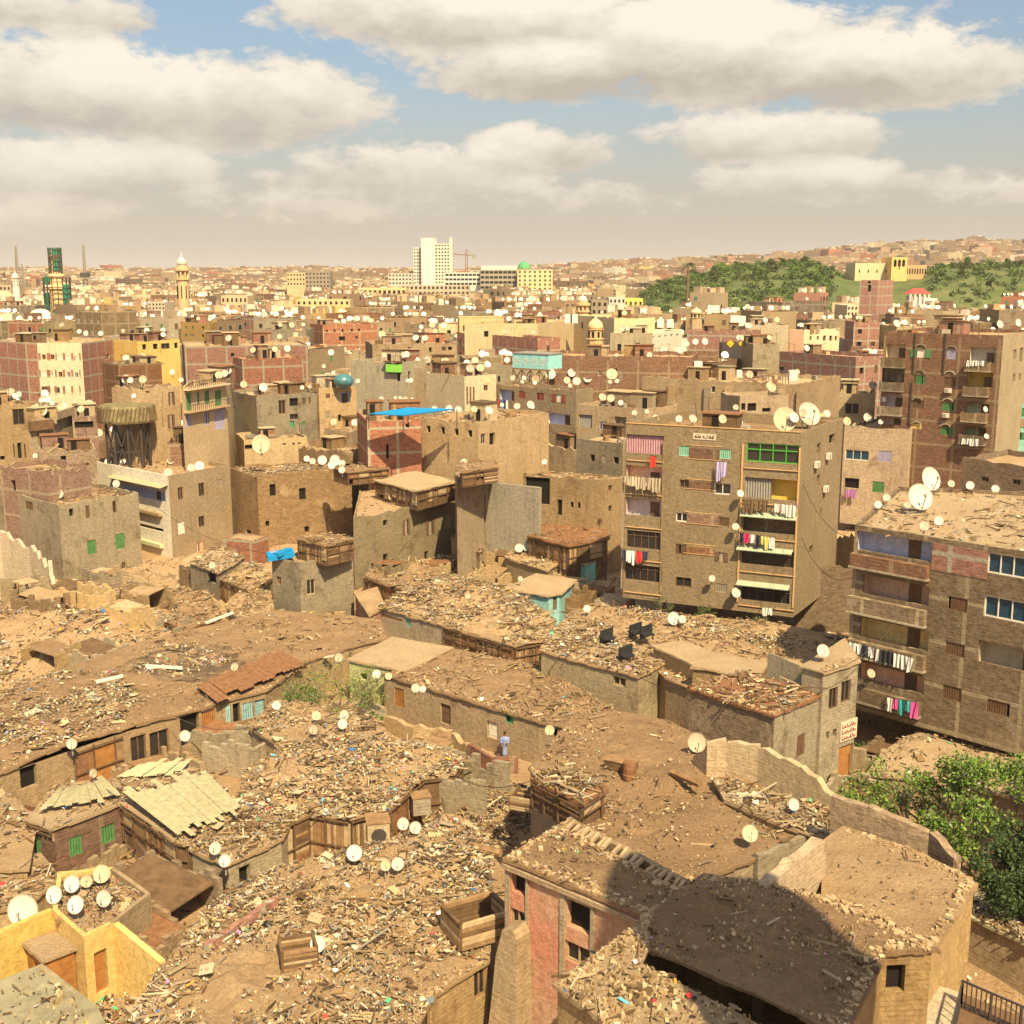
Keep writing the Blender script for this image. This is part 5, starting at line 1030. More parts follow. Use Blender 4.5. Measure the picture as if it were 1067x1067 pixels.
for s_,n in (('the pale plaster floor',350),('the curved pale slab',300),('the splintered shack',300),('the sagging shack',350),('the paper-roof shed',300),('the dark-mouth shed',250),('the heaped shack',300),('the collapsed timber shack',400),('the adobe stub',200),('the board-buried shack',350),('the junk-roof adobe house',900),('the green-window house',500),('the white-parapet house',120),('the burnt-patch house',300),('the right-hand block',500),('the green-glazed',0),('the narrow loft house',120),('the open loft',60),('the slatted roof room',60),('the timber penthouse',60),('the black-opening house',120),('the crumbling house',200),('the rubble-top house',500),('the blank tan block',300),('the dark-doorway house',120),('the broken-roof tan house',200),('the red-shutter house',200),('the four-window house',250),('the cornice house',120),('the lilac-curtain house',120),('the brick yard house',250)):
    if s_ in HOUSE: topple(HOUSE[s_],n,'debris lying on '+s_.replace('the ','',1)+' roof',pal='trash' if n>280 else 'dust',size=(.15,.6),wood=.4,bright=.04)

edges(F1,(0,1,2,3));edges(F2a,(0,7,8),14,s=(.1,.35));edges(F2b,(5,6,7,8,9,10,11),10);edges(F3,(0,1,2,3,4,5),9,s=(.15,.45));edges(S7,(0,1),4);edges(S8,(1,),5);edges(S5,(0,1),5);edges(S10,(1,2,3,4),6);edges(F10,(0,1,2,3),5);edges(S3,(0,),3);edges(S1,(0,1,2,3,4,5),3)

# roofless rooms and leaning sheets filling the gaps between the low houses
RP=[(30,645),(90,655),(135,668),(175,655),(205,640),(165,610),(120,600),(195,610),(260,665),(300,655),(240,655),(55,700),(20,700),(100,700),(430,590),(455,600),(395,590),(470,615),(500,590),(515,605),(620,625),(640,640),(575,600),(545,600),(420,575),(150,600),(260,605),(280,600),(165,945),(180,965),(480,835),(375,745),(240,745),(225,770),(250,790),(185,785),(160,800),(150,650),(10,740),(60,740),(1030,1000),(1050,970),(1015,965),(920,830),(900,850),(880,815),(940,800),(650,625),(690,635),(740,640),(230,590),(210,600),(345,650)]
pos=[]
for x0,x1,y0,y1,n in ((66,282,598,668,34),(0,60,640,745,6),(378,530,562,612,14),(130,215,885,1010,9),(10,60,865,900,3),(240,262,735,800,4),(590,645,600,640,5),(1010,1067,930,1010,5),(640,840,640,668,5)):
    for _ in range(n): RP.append((R.uniform(x0,x1),R.uniform(y0,y1)))
for i,(x,y) in enumerate(RP):
    q=P(x,y,.8)
    if any(math.hypot(q[0]-t[2][0],q[1]-t[2][1])<3.6 for t in pos): continue
    if any(inpoly(q[0],q[1],inset(f,.5)) for f in FOOT): continue
    pos.append((x,y,q))
pos.sort(key=lambda t:t[0])
for i,(x,y,q) in enumerate(pos):
    shack_ruin(q[0],q[1],gz(*q)-.1,i,'roofless ruined room among the low houses, '+(['first','second','third','fourth','fifth','sixth','seventh','eighth','ninth','tenth'][i%10] if i<10 else 'number %d'%(i+1))+' counting from the left')
def P3(x,y,Z): return (*P(x,y,Z),Z)
for i,(x0,y0,z0,x1,y1,z1,s,l) in enumerate(((180,745,4,262,757,3.6,.6,'cable from the lattice-fronted row to the small salmon house'),(128,833,4.3,75,781,4,.5,'cable from the corrugated sheets to the orange door row'),(310,786,3.8,400,702,4.4,.5,'cable over the dry bush to the row with doors'),(434,524,9.5,340,567,9,1.2,'cable from the burnt-patch house to the timber penthouse'),(144,513,9.4,285,577,7.4,1.5,'cable from the green-window house to the blue-tarp house'),(652,441,21,602,457,16,1,'cable from the green-glazed block to the three-window house'),(835,500,16,893,560,15.5,1.4,'upper cable between the two apartment blocks'),(835,560,12,893,600,12,1.6,'lower cable between the two apartment blocks'),(470,806,4.2,560,811,8.2,.7,'cable from the timber shacks to the plank shed'),(250,852,4,300,782,4.2,.5,'cable over the one-window shack'),(590,852,9.8,631,819,8.3,.3,'cable from the red plastered ruin to the plank shed'),(665,704,6.3,719,717,8.8,.4,'cable from the black-scrap house to the rusty-roof house'),(858,700,10.4,940,640,13,.8,'cable from the shop-board house to the right-hand block'),(56,862,4.2,20,905,3.4,.3,'cable beside the green-shutter shack'),(364,687,4.5,318,690,4.5,.3,'cable from the pale slab house to the dirt-roofed row'))):
    cable(P3(x0,y0,z0),P3(x1,y1,z1),s,l)

debris('roof_debris','stones and dried mud lumps on the grey-green slab',[P(x,y,4.4) for x,y in ((40,1030),(75,1040),(95,1065),(60,1070))],lambda x,y:4.42,26,'dust',(.3,.9),0,0,paper=0,boards=0)
debris('roof_debris','few scraps on the grey-green slab',[P(x,y,4.4) for x,y in ((0,1030),(42,1010),(110,1080),(60,1110),(0,1100))],lambda x,y:4.42,60,'trash',(.05,.3))
# ================================================================ dishes
DISH=[]; NDISH=[0]
def ordn(n):
    o=['first','second','third','fourth','fifth','sixth','seventh','eighth','ninth','tenth','eleventh','twelfth','thirteenth','fourteenth','fifteenth','sixteenth','seventeenth','eighteenth','nineteenth','twentieth']
    if n<20: return o[n]
    return ('twenty-' if n<29 else 'thirty-')+o[(n-20)%10] if n not in (29,39) else ('thirtieth' if n==29 else 'fortieth')
_dm={}
def dishmesh(mat):
    if mat in _dm: return _dm[mat]
    # unit dish, diameter 1, looking along -Y and up; origin at its centre
    mb=MB(); n=18; rings=[(0,0),(.18,.012),(.34,.045),(.46,.085),(.5,.105)]; ps=[(0,0,0)]
    for r,d in rings[1:]:
        for k in range(n): a=2*math.pi*k/n; ps.append((r*math.cos(a),-d,r*math.sin(a)*1.06))
    fs=[(0,1+(k+1)%n,1+k) for k in range(n)]
    for j in range(3):
        for k in range(n): a=1+j*n+k; b_=1+j*n+(k+1)%n; fs.append((a,b_,b_+n,a+n))
    mb.mesh(ps,fs,mat); bk=[(p[0],p[1]+.025,p[2]) for p in ps]; mb.mesh(bk,[f[::-1] for f in fs],'metal_grey')
    me=mb.build('reflector'); bpy.data.objects.remove(me,do_unlink=True)
    m1=bpy.data.meshes['reflector']; m1.name='dish_'+mat; m1.polygons.foreach_set('use_smooth',[True]*len(m1.polygons))
    mb=MB(); mb.bar((0,-.08,-.5),(0,-.5,-.08),.03,'metal_grey'); mb.box((0,-.5,-.05),(.08,.1,.1),'metal_grey'); t=mb.build('x'); m2=t.data; bpy.data.objects.remove(t,do_unlink=True)
    _dm[mat]=(m1,m2); return _dm[mat]
_mm={}
def mastmesh():
    if 'm' not in _mm:
        mb=MB(); mb.bar((0,0,0),(0,0,1),1,'metal_grey',6); mb.bar((0,0,.9),(0,-.0,1),1.5,'metal_dark',6)
        t=mb.build('x'); _mm['m']=t.data; bpy.data.objects.remove(t,do_unlink=True)
    return _mm['m']
def dish(c,dia,host,mat='dish_white',base=None,az=None,el=None,note=''):
    if len(DISH)>=300: return
    az=R.uniform(-.25,.45) if az is None else az; el=R.uniform(.25,.6) if el is None else el
    zb=base if base is not None else c[2]-max(.7,dia*.75)
    o=bpy.data.objects.new('satellite_dish',None); COL.objects.link(o); o.location=(c[0],c[1],zb)
    o['category']='satellite dish'; o['group']='satellite dishes on the roofs'
    m1,m2=dishmesh(mat)
    a=bpy.data.objects.new('reflector',m1); COL.objects.link(a); a.parent=o; a.location=(0,-.08*dia,c[2]-zb); a.scale=(dia,)*3; a.rotation_euler=(-el,0,az)
    b_=bpy.data.objects.new('feed_arm',m2); COL.objects.link(b_); b_.parent=o; b_.location=(0,-.08*dia,c[2]-zb); b_.scale=(dia,)*3; b_.rotation_euler=(-el,0,az)
    k=bpy.data.objects.new('mast',mastmesh()); COL.objects.link(k); k.parent=o; k.scale=(.05+.03*dia,.05+.03*dia,c[2]-zb)
    DISH.append((o,host,proj(*c),mat,dia))
DL="""25.9,946.4,28 57.6,931.5,16 75.9,920.3,15 80,942,16 90.5,917.5,11,c 106.8,909.9,16,c 109.4,935.2,15 225,883.5,12 234.8,896.4,12
369.5,888.3,15.5 401.3,901.4,10,c 414.6,899.8,12.5 419.6,857.8,12 433.3,861.8,12 331.4,983,15 725.4,773,19 780.8,868,16,c 826.4,837.7,11.5 857,678,13 701.2,643.9,13 710.7,644.9,8 612,634.3,8 572.7,760.2,10,c
353.5,685,9 392.8,702.4,9 405,704.5,7,c 433,716.8,9 440.8,717.7,7 359.2,745,10 357.4,754,10 327.4,760,9.5 288.4,734.5,9 329.8,745.6,9,c 75,774.4,10 98,805.3,8.5 192.9,766.3,10.5 245,694.9,8
62.8,514.9,8 71,511.9,7 78.6,508.8,11 89,509.5,7 53,501,7 68.5,491,9,c 78,490,8 60.7,495,11,r 121.5,503.8,7.5 113,481,7 128.5,481,6 139,476.4,9,c 153,476,7 157.6,467.7,6.5 175.4,492,8.5 178,480,7 187,478.8,7.5 199.4,487.2,8 208,485.5,9.5 224.4,476.4,8 272.3,462.3,17,c 260.5,470.4,6
319.8,478,6.5 326,480.5,6.5 336,479.5,9.5 349.5,479.5,11 345.8,484.5,8 356.6,483,7.5 356.6,489.6,7 221.3,588.8,6.5 232.5,585.7,6 36.8,474.8,5 406.5,482.8,7 408,518,7 483.4,482.2,8.5 546,446.7,6 567.4,481.2,6 541,571,9 548,570,8 553,567.5,9 542,603,5.5 487.4,621.5,6
661.4,430,6.5 683,435.8,7 707.5,436.3,7 721.6,436.3,9 769.9,439.7,8.5 766.5,424.4,6.5 817,436.8,23,c 841.8,431.7,24 842.5,440,6.5 856.9,433.9,8,c 861.3,431,8 882,439,8.5,c
968,499,23 957.2,517.8,25 945.7,526,7 914.7,525.6,7.5 923.8,518.5,7.5 963,548,9.5 978,542.5,9 990.9,504,7 1010.5,505.7,8 1037,509.4,7.5 920,439,6
159.3,459,5 165.3,459.7,5 170.2,459.7,4.5 101.2,461.6,5 35,424.5,5 38.4,422.8,5 43.3,417,5 46.9,409.7,7 54.5,420,5 48.5,423.7,5 139.8,412.5,5 180,387.7,6 189,396,5 64.7,338.6,6 188.6,396,4.5 305.6,403.7,4 315,403.7,4.5 322.5,403,3.5 345.1,367.3,6.5 337.5,381.4,4 335.4,399.4,3.5 366,399,4 373,397,4.5 301,356.3,5
452.8,426.5,7 468.2,425.6,7.5 477.7,426.7,7.5 461.8,428.6,4 539,423.3,7 555,424,4.5 523,421.8,4.5 398.4,348.2,8,c 450.5,338.4,6.5,c 462.7,339.2,6.5 438.7,340.7,6 424.7,396.5,4 428.2,396.5,5 397.5,415.3,5 422.8,415,4.5 429.4,416,4 417,414.5,4 412,414.5,4 534,393.7,6 546.3,393.7,5 544,397.8,4 557,398.8,4.5
573.4,389.6,12 557.8,395,9,r 595.3,388.5,9.5 606.5,386.8,4 612.4,394.3,8.5 637.5,390,11.5,c 635.6,397.8,4.5 643,397,4.5 594.2,401.8,5 640.7,418,5.5 646.8,419.6,5.5 654.7,419,5,c 674.2,428.6,5 642.5,370,4 650,371,5 658,370.5,4.5 662.8,370.3,4.5 676.8,370,6 715.3,358,7 724.6,356,7.5 734.2,355.7,7 718,387.3,5.5 732.7,388,7 691.8,364.7,7"""
def hostof(x,y,pad=0):
    best=None
    for s,h in HOUSE.items():
        q=P(x,y,h['Z']+.9); 
        if inpoly(q[0],q[1],h['poly']) and (best is None or q[1]<best[1][1]): best=(h,q)
    return best
for t in DL.split():
    q=t.split(','); x,y,d=map(float,q[:3]); mt={'c':'dish_cream','r':'dish_rust'}.get(q[3] if len(q)>3 else '','dish_white')
    hb=hostof(x,y) or hostof(x,y+6) or hostof(x,y+12) or hostof(x,y-8) or hostof(x-6,y+5) or hostof(x+6,y+5)
    if hb is None:
        # nearest house by projection
        best=min(HOUSE.values(),key=lambda h:abs(proj(*h['poly'][0],h['Z'])[0]-x)+2*abs(min(proj(*p,h['Z'])[1] for p in h['poly'])-y)); w=P(x,y,best['Z']+.9); hb=(best,w)
    h,w=hb; dist=math.hypot(w[0],w[1],H-h['Z']); dia=d/F*dist*1.0
    hh=max(.75,dia*.62); w=P(x,y,h['Z']+hh); dish((w[0],w[1],h['Z']+hh),dia,h['short'],mt,base=h['Z']-.1)
def fdish(h,i,tr,x,y,d):
    A,B,e,nr=frameof(h,i); u,z=px(A,B,tr,x,y); p=onface(A,e,nr,u,.7,z)
    dia=d/tr[2]/F*math.hypot(p[0],p[1],H-z); mb=MB(); mb.bar(onface(A,e,nr,u,.02,z-.3),(p[0],p[1],z-.3),.06,'metal_dark'); mb.build('dish_bracket',h['root'])
    dish(p,dia,'the wall of '+h['short'].replace('the ','',1),base=z-.35)
for a in ((547,381,30),(527,522,30),(427,742,28),(527,803,42)): fdish(b,0,T6,*a)
fdish(R_,0,T7,155,828,26); fdish(B_,0,TB,838,865,34); fdish(B_,0,TB,845,1032,30); fdish(B_,0,TB,195,942,30)
# ---------------------------------------------------------------- laundry
def laundry(label,h,i,tr,x0,y0,x1,y1,drop,cols,off=.55):
    A,B,e,nr=frameof(h,i); u0,z0=px(A,B,tr,x0,y0);u1,z1=px(A,B,tr,x1,y1); u0,u1=sorted((u0,u1))
    o=empty('laundry_line',onface(A,e,nr,u0,off,min(z0,z1)-1),label,'laundry','laundry lines on the balconies'); mb=MB(); mb.bar(onface(A,e,nr,u0,off,z0),onface(A,e,nr,u1,off,z1),.03,'metal_dark')
    mb.bar(onface(A,e,nr,u0,.01,z0),onface(A,e,nr,u0,off+.05,z0),.04,'metal_dark');mb.bar(onface(A,e,nr,u1,.01,z1),onface(A,e,nr,u1,off+.05,z1),.04,'metal_dark'); mb.build('cord',o)
    u=u0+.05
    while u<u1-.2:
        w=R.uniform(.35,.6); d=drop*R.uniform(.6,1.1); f=(u-u0)/(u1-u0); z=z0+(z1-z0)*f; mb=MB(); mb.cc=R.choice(cols); n=4
        g=[onface(A,e,nr,u+w*q/n,off+.04+.06*math.sin(q*2+u*7),z) for q in range(n+1)]; t=[onface(A,e,nr,u+w*(q/n*.85+.07),off+.04+.1*math.sin(q*2.3+u*5),z-d*R.uniform(.9,1.05)) for q in range(n+1)]
        for q in range(n): mb.face([t[q],t[q+1],g[q+1],g[q]],'trash')
        mb.build('garment',o); u+=w+.04
WH=[(.75,.7,.6),(.65,.6,.55),(.7,.68,.6)]; MX=[(.75,.7,.6),(.5,.03,.1),(.03,.03,.04),(.7,.6,.25),(.6,.5,.5),(.05,.25,.3)]
laundry('lilac and white clothes below the upper right small window',b,0,T6,445,246,495,250,2.2,[(.45,.38,.6),(.7,.68,.7)])
laundry('brown patterned rugs over the curtained balcony',b,0,T6,557,408,655,414,1.4,[(.16,.1,.05),(.2,.12,.06)])
laundry('white clothes over the ochre balcony of the green-glazed block',b,0,T6,690,424,790,436,1.1,WH+[(.2,.3,.5)])
laundry('yellow, white, crimson and black clothes on the third balcony',b,0,T6,541,548,690,572,1.2,[(.7,.6,.2),(.75,.7,.65),(.55,.02,.12),(.03,.03,.05),(.7,.6,.6)])
laundry('single white cloth on the lowest right balcony',b,0,T6,638,866,690,872,.8,WH)
laundry('red, black and white clothes at the lower left corner balcony',b,0,T6,40,622,150,632,1.3,[(.6,.04,.04),(.05,.05,.08),(.7,.7,.68),(.65,.65,.65)])
laundry('pale towels on the second left balcony',b,0,T6,52,306,205,318,1.3,[(.5,.42,.28),(.4,.32,.22)])
laundry('red cloth hanging below the pink curtain',b,0,T6,160,222,182,224,1.1,[(.6,.05,.03)])
laundry('long line of white and black clothes on the ochre balcony, right-hand block',R_,0,T7,86,732,284,782,1.1,WH+WH+[(.03,.03,.04)])
laundry('bright teal, pink and red clothes on the lowest balcony, right-hand block',R_,0,T7,207,900,290,915,1.1,[(.05,.4,.4),(.6,.1,.3),(.65,.06,.03),(.75,.7,.6)],.75)
laundry('purple rug on the lilac-shutter house',HOUSE['the lilac-shutter house'],0,R3,555,770,588,773,1.4,[(.4,.15,.4)])
laundry('red, white and blue clothes beside the red-shutter house recess',HOUSE['the red-shutter house'],0,C3,845,618,918,622,1.6,[(.6,.03,.03),(.75,.7,.65),(.1,.2,.5),(.05,.05,.1)])
laundry('white sheet on the tall block upper balcony',B_,0,TB,730,562,850,566,.9,WH,1.05); laundry('white sheet on the tall block lowest balcony',B_,0,TB,700,1042,790,1045,.9,WH,1.05)
laundry('red cloth on the salmon house wall',S15,1,A1,178,436,196,438,1.1,[(.6,.02,.08)],.1)
# ---------------------------------------------------------------- person in the lane
pp=P(526,790,0.2); zz=.35
mb=MB(); X,Y=pp
prof=[(.2,0),(.19,.25),(.165,.55),(.17,.85),(.2,1.0),(.23,1.2),(.24,1.35),(.2,1.46),(.08,1.5),(.065,1.56),(.095,1.62),(.105,1.70),(.09,1.79),(.04,1.83)]
n=10; ps=[]
for r,z in prof:
    for k in range(n): a=2*math.pi*k/n; ps.append((X+r*math.cos(a)*(1.15 if 1<z<1.5 else 1),Y+r*.72*math.sin(a),zz+z))
fs=[(j*n+k,j*n+(k+1)%n,(j+1)*n+(k+1)%n,(j+1)*n+k) for j in range(len(prof)-1) for k in range(n)]+[tuple(range(n))[::-1],tuple((len(prof)-1)*n+k for k in range(n))]
# body: head and neck skin, robe below
sk=MB(); sk.mesh(ps[9*n-n:],[(j*n+k,j*n+(k+1)%n,(j+1)*n+(k+1)%n,(j+1)*n+k) for j in range(5) for k in range(n)]+[tuple(5*n+k for k in range(n))],'skin')
for s in (-1,1):
    sh=(X+s*.24,Y,zz+1.38); el=(X+s*.3,Y-.06,zz+1.08); ha=(X+s*.14,Y-.3,zz+1.12); sk.bar(el,ha,.07,'skin',6,.05); sk.bar(ha,(ha[0]-s*.03,ha[1]-.1,ha[2]+.02),.07,'skin',6,.04)
    sk.bar((X+s*.09,Y-.02,zz),(X+s*.09,Y-.18,zz-.02),.08,'skin',6,.06)
sk.bar((X,Y-.09,zz+1.69),(X,Y-.125,zz+1.66),.03,'skin')
po=sk.build('person',org=(X,Y,zz),smooth=True); tagt(po,'person in a long pale blue robe with short dark hair standing behind brick yard wall','person')
rb=MB(); rb.mesh(ps[:9*n],[f for f in fs if max(f)<9*n],'gallabiya')
for s in (-1,1): rb.bar((X+s*.2,Y,zz+1.4),(X+s*.31,Y-.05,zz+1.07),.14,'gallabiya',7,.12); rb.bar((X+s*.31,Y-.05,zz+1.07),(X+s*.19,Y-.22,zz+1.1),.12,'gallabiya',7,.11)
rb.build('robe',po,org=(X,Y,zz),smooth=True)
hb_=MB(); hb_.lathe((X,Y+.015,zz+1.70),[(.108,0),(.112,.05),(.095,.11),(.045,.15)],'hair',10); hb_.build('hair',po,org=(X,Y,zz),smooth=True)
wallrun('low salmon brick yard wall in front of the person',[(487,775),(512,790),(540,789)],1.55,'brick_frame_pink',.25,0,.1,name='yard_wall')
wallrun('broken low adobe yard wall before the brown door',[(400,745),(430,757),(470,762),(487,775)],1.3,'adobe',.4,0,.3,name='yard_wall')
wallrun('red brick low wall at the left edge of the rubbish-covered roof',[(216,985),(290,935)],4.7,'brick_frame',.3,3,.1,name='brick_wall')
# ---------------------------------------------------------------- tanks, masts, towers
def tank_on_legs():
    c=P(132,431,16.7); r=27/F*math.hypot(c[0],c[1]); ztop=17.9; zb=ztop-.62*r; o=empty('water_tank',(c[0],c[1],8),'reed-clad round tank on a dense steel trestle, left','water tank')
    mb=MB(); mb.lathe((c[0],c[1],0),[(r*1.02,zb),(r*1.05,zb+.3),(r,ztop-.3),(r*.96,ztop),(.2,ztop+.15)],'reed',14)
    for k in range(14*3):
        a=2*math.pi*k/42; mb.bar((c[0]+r*1.06*math.cos(a),c[1]+r*1.06*math.sin(a),zb),(c[0]+r*1.02*math.cos(a+.12),c[1]+r*1.02*math.sin(a+.12),ztop-.2),.1,'wood_dark')
    mb.build('tank_body',o)
    for k in range(10):
        a=2*math.pi*k/10; mb=MB(); p0=(c[0]+r*.8*math.cos(a),c[1]+r*.8*math.sin(a)); mb.bar((*p0,9),(*p0,zb),.22,'metal_dark'); mb.build('leg',o)
        a2=a+2*math.pi/10; p1=(c[0]+r*.8*math.cos(a2),c[1]+r*.8*math.sin(a2)); mb=MB()
        mb.bar((*p0,9.5),(*p1,zb),.13,'metal_dark'); mb.bar((*p1,9.5),(*p0,zb),.13,'metal_dark'); mb.bar((*p0,12),(*p1,12),.13,'metal_dark'); mb.build('brace',o)
tank_on_legs()
def boxtank():
    A=P(534,383,19.6);B=P(571,385,19.6); L=math.hypot(A[0]-B[0],A[1]-B[1]); e=((B[0]-A[0])/L,(B[1]-A[1])/L); nr=(e[1],-e[0])
    o=empty('water_tank',(*A,15),'pale blue patterned box tank on a timber trestle, centre','water tank'); mb=MB(); facebox(mb,A,e,nr,0,L,19.6,21.9,-4,0,'tile_blue')
    facebox(mb,A,e,nr,-.1,L+.1,21.9,22.1,-4.1,.1,'metal_grey'); mb.build('tank_body',o); mb=MB(); facebox(mb,A,e,nr,0,L,19.35,19.6,-4,0,'wood')
    for i in range(5): mb.bar(onface(A,e,nr,L*i/4,-.1,15),onface(A,e,nr,L*i/4,-.1,19.4),.22,'wood_dark')
    for i in range(4): mb.bar(onface(A,e,nr,L*i/4,-.1,17),onface(A,e,nr,L*(i+1)/4,-.1,19.4),.14,'wood_dark');mb.bar(onface(A,e,nr,L*(i+1)/4,-.1,17),onface(A,e,nr,L*i/4,-.1,19.4),.14,'wood_dark')
    mb.build('trestle',o)
    mb=MB()
    for i in range(4):
        u=L*(i+.5)/4
        for k in range(8): a=k*math.pi/4; mb.face([onface(A,e,nr,u,.03,20.75),onface(A,e,nr,u+.7*math.cos(a-.15),.03,20.75+.7*math.sin(a-.15)),onface(A,e,nr,u+.75*math.cos(a),.03,20.75+.75*math.sin(a)),onface(A,e,nr,u+.7*math.cos(a+.15),.03,20.75+.7*math.sin(a+.15))],'white_paint')
    mb.build('pattern',o)
boxtank()
c=P(358,394,19.9); mb=MB(); prf=[(.3,-1.1)]+[(1.45*math.cos(a),1.05*math.sin(a)) for a in [(-1.2+.3*k) for k in range(9)]]; mb.lathe((c[0],c[1],19.5),prf,'tank_teal',16); tagt(mb.build('water_tank',org=(c[0],c[1],18.4),smooth=True),'round glossy teal tank standing on the teal-tank house','water tank')
def whitetank(x,y,Z,s,lab):
    s*=.5; c=P(x,y,Z); mb=MB(); mb.box((c[0],c[1],Z),(s,s,s*1.2),'white_paint'); mb.box((c[0],c[1],Z+s*.65),(s*.4,s*.4,s*.1),'metal_grey'); tagt(mb.build('water_tank',org=(c[0],c[1],Z-s*.6)),lab,'water tank')
for i,(x,y,Z,s) in enumerate(((592,332,25.8,3),(598,332,25.8,3),(688,337,24,3),(698,337,24,3),(740,322,26.5,3),(746,322,26.5,3),(765,334.5,24.6,4),(772,334.5,24.6,3.6),(727,381.5,20,2.6),(826,391,20,2.4),(770,389,20,1.6))):
    whitetank(x,y,Z,s,'small white cube tank, %s from the left among the roof tanks'%ordn(i))
# radio masts
def mast(x,yt,Y,lab,w=4):
    X=(x-CX)/F*Y; zt=PY(x,yt,Y)[2]; o=empty('radio_mast',(X,Y,0),lab,'mast'); mb=MB()
    for s in ((-1,-1),(1,-1),(1,1),(-1,1)): mb.bar((X+s[0]*w/2,Y+s[1]*w/2,0),(X+s[0]*w*.12,Y+s[1]*w*.12,zt),.5,'metal_grey')
    k=14
    for i in range(k):
        f0,f1=i/k,(i+1)/k; a,b_=w/2*(1-.76*f0),w/2*(1-.76*f1)
        mb.bar((X-a,Y-a,zt*f0),(X+b_,Y-b_,zt*f1),.3,'metal_grey');mb.bar((X+a,Y-a,zt*f0),(X-b_,Y-b_,zt*f1),.3,'metal_grey')
    mb.build('lattice',o); return X,Y,zt,o
mast(28,256,1100,'tall thin lattice radio mast at the far left'); X_,Y_m,zt,o=mast(97,255,1100,'thin lattice radio mast with a platform, right of the netted minaret')
mb=MB(); zp=PY(97,290,1100)[2]; mb.box((X_,Y_m,zp),(9,9,1),'metal_grey'); mb.box((X_,Y_m,zp+3),(7,7,4),'metal_dark'); mb.build('platform',o)
mast(33,275,1150,'short lattice mast beside the far left mast',3)
# netted minaret
Y=430; X=(67.5-CX)/F*Y; zz=lambda y,Y=430:PY(0,y,Y)[2]; o=empty('minaret',(X,Y,0),'minaret wrapped in scaffolding and green netting, far left','minaret'); mb=MB()
mb.lathe((X,Y,0),[(2.6,0),(2.6,zz(303)),(3.2,zz(301)),(3.2,zz(299)),(2.2,zz(297)),(2.2,zz(290)),(2.9,zz(288)),(2.9,zz(286.5)),(1.5,zz(284)),(1.3,zz(270)),(1.9,zz(268)),(1.9,zz(266.5)),(1.1,zz(265)),(1.3,zz(262)),(.3,zz(259))],'stone_yellow',12); mb.build('shaft',o)
sc=MB()
for (r,z0,z1) in ((4.5,10,zz(289)),(2.2,zz(289),zz(258))):
    n=16
    for k in range(n):
        a=2*math.pi*k/n; sc.bar((X+r*math.cos(a),Y+r*math.sin(a),z0),(X+r*math.cos(a),Y+r*math.sin(a),z1),.25,'metal_dark')
    z=z0
    while z<z1:
        for k in range(n):
            a=2*math.pi*k/n; b_=2*math.pi*(k+1)/n; sc.bar((X+r*math.cos(a),Y+r*math.sin(a),z),(X+r*math.cos(b_),Y+r*math.sin(b_),z),.2,'wood_dark')
        z+=1.9
sc.build('scaffolding',o); g=MB()
for (r,z0,z1,ks) in ((4.35,12,zz(288),(3,4,6,7,0)),(2.05,zz(289),zz(258.5),(3,4,7,6))):
    for k in ks:
        nseg=8
        for q in range(nseg):
            if R.random()<.35: continue
            a=2*math.pi*k/8; b_=2*math.pi*(k+1)/8; za=z0+(z1-z0)*q/nseg; zb=z0+(z1-z0)*(q+1)/nseg
            g.face([(X+r*math.cos(a),Y+r*math.sin(a),za),(X+r*math.cos(b_),Y+r*math.sin(b_),za),(X+r*math.cos(b_),Y+r*math.sin(b_),zb),(X+r*math.cos(a),Y+r*math.sin(a),zb)],'net_green')
g.build('netting',o,kind='stuff')
# yellow stone minaret
def minaret(x,Y,yt,yb,r,lab,mat='stone_yellow',n=12):
    X=(x-CX)/F*Y; z=lambda y:PY(0,y,Y)[2]; o=empty('minaret',(X,Y,0),lab,'minaret'); h=yb-yt; q=lambda f:z(yt+h*f); mb=MB()
    mb.lathe((X,Y,0),[(r*1.05,0),(r*1.05,q(.42)),(r*1.3,q(.40)),(r*1.3,q(.38)),(r*.72,q(.375)),(r*.72,q(.27)),(r*1.35,q(.25)),(r*1.35,q(.2)),(r*.9,q(.195)),(r*.9,q(.16))],mat,n); mb.build('shaft',o); mb=MB()
    mb.lathe((X,Y,0),[(r*.9,q(.16)),(r*.86,q(.11)),(r*.6,q(.06)),(r*.12,q(.03)),(r*.05,q(-.05))],'white_wall',n); mb.build('dome',o,smooth=True)
    for k in range(8):
        a=2*math.pi*k/8; mb=MB(); mb.box((X+r*.95*math.cos(a),Y+r*.95*math.sin(a),(q(.375)+q(.26))/2),(.3*r,.3*r,q(.26)-q(.375)),mat); mb.build('column',o)
        mb=MB(); mb.box((X+r*1.05*math.cos(a),Y+r*1.05*math.sin(a),q(.6)),(.12*r,.16*r,q(.5)-q(.7)),'void',a); mb.build('slit_window',o)
minaret(196.5,520,266,330,2.4,'yellow stone minaret with arcaded gallery and pale dome, upper left')
minaret(25.5,600,284,305,1.6,'small pale minaret near the left edge of the skyline','white_wall'); 
minaret(606,400,307,352,1.9,'slim stone minaret with a round ball top, centre right')
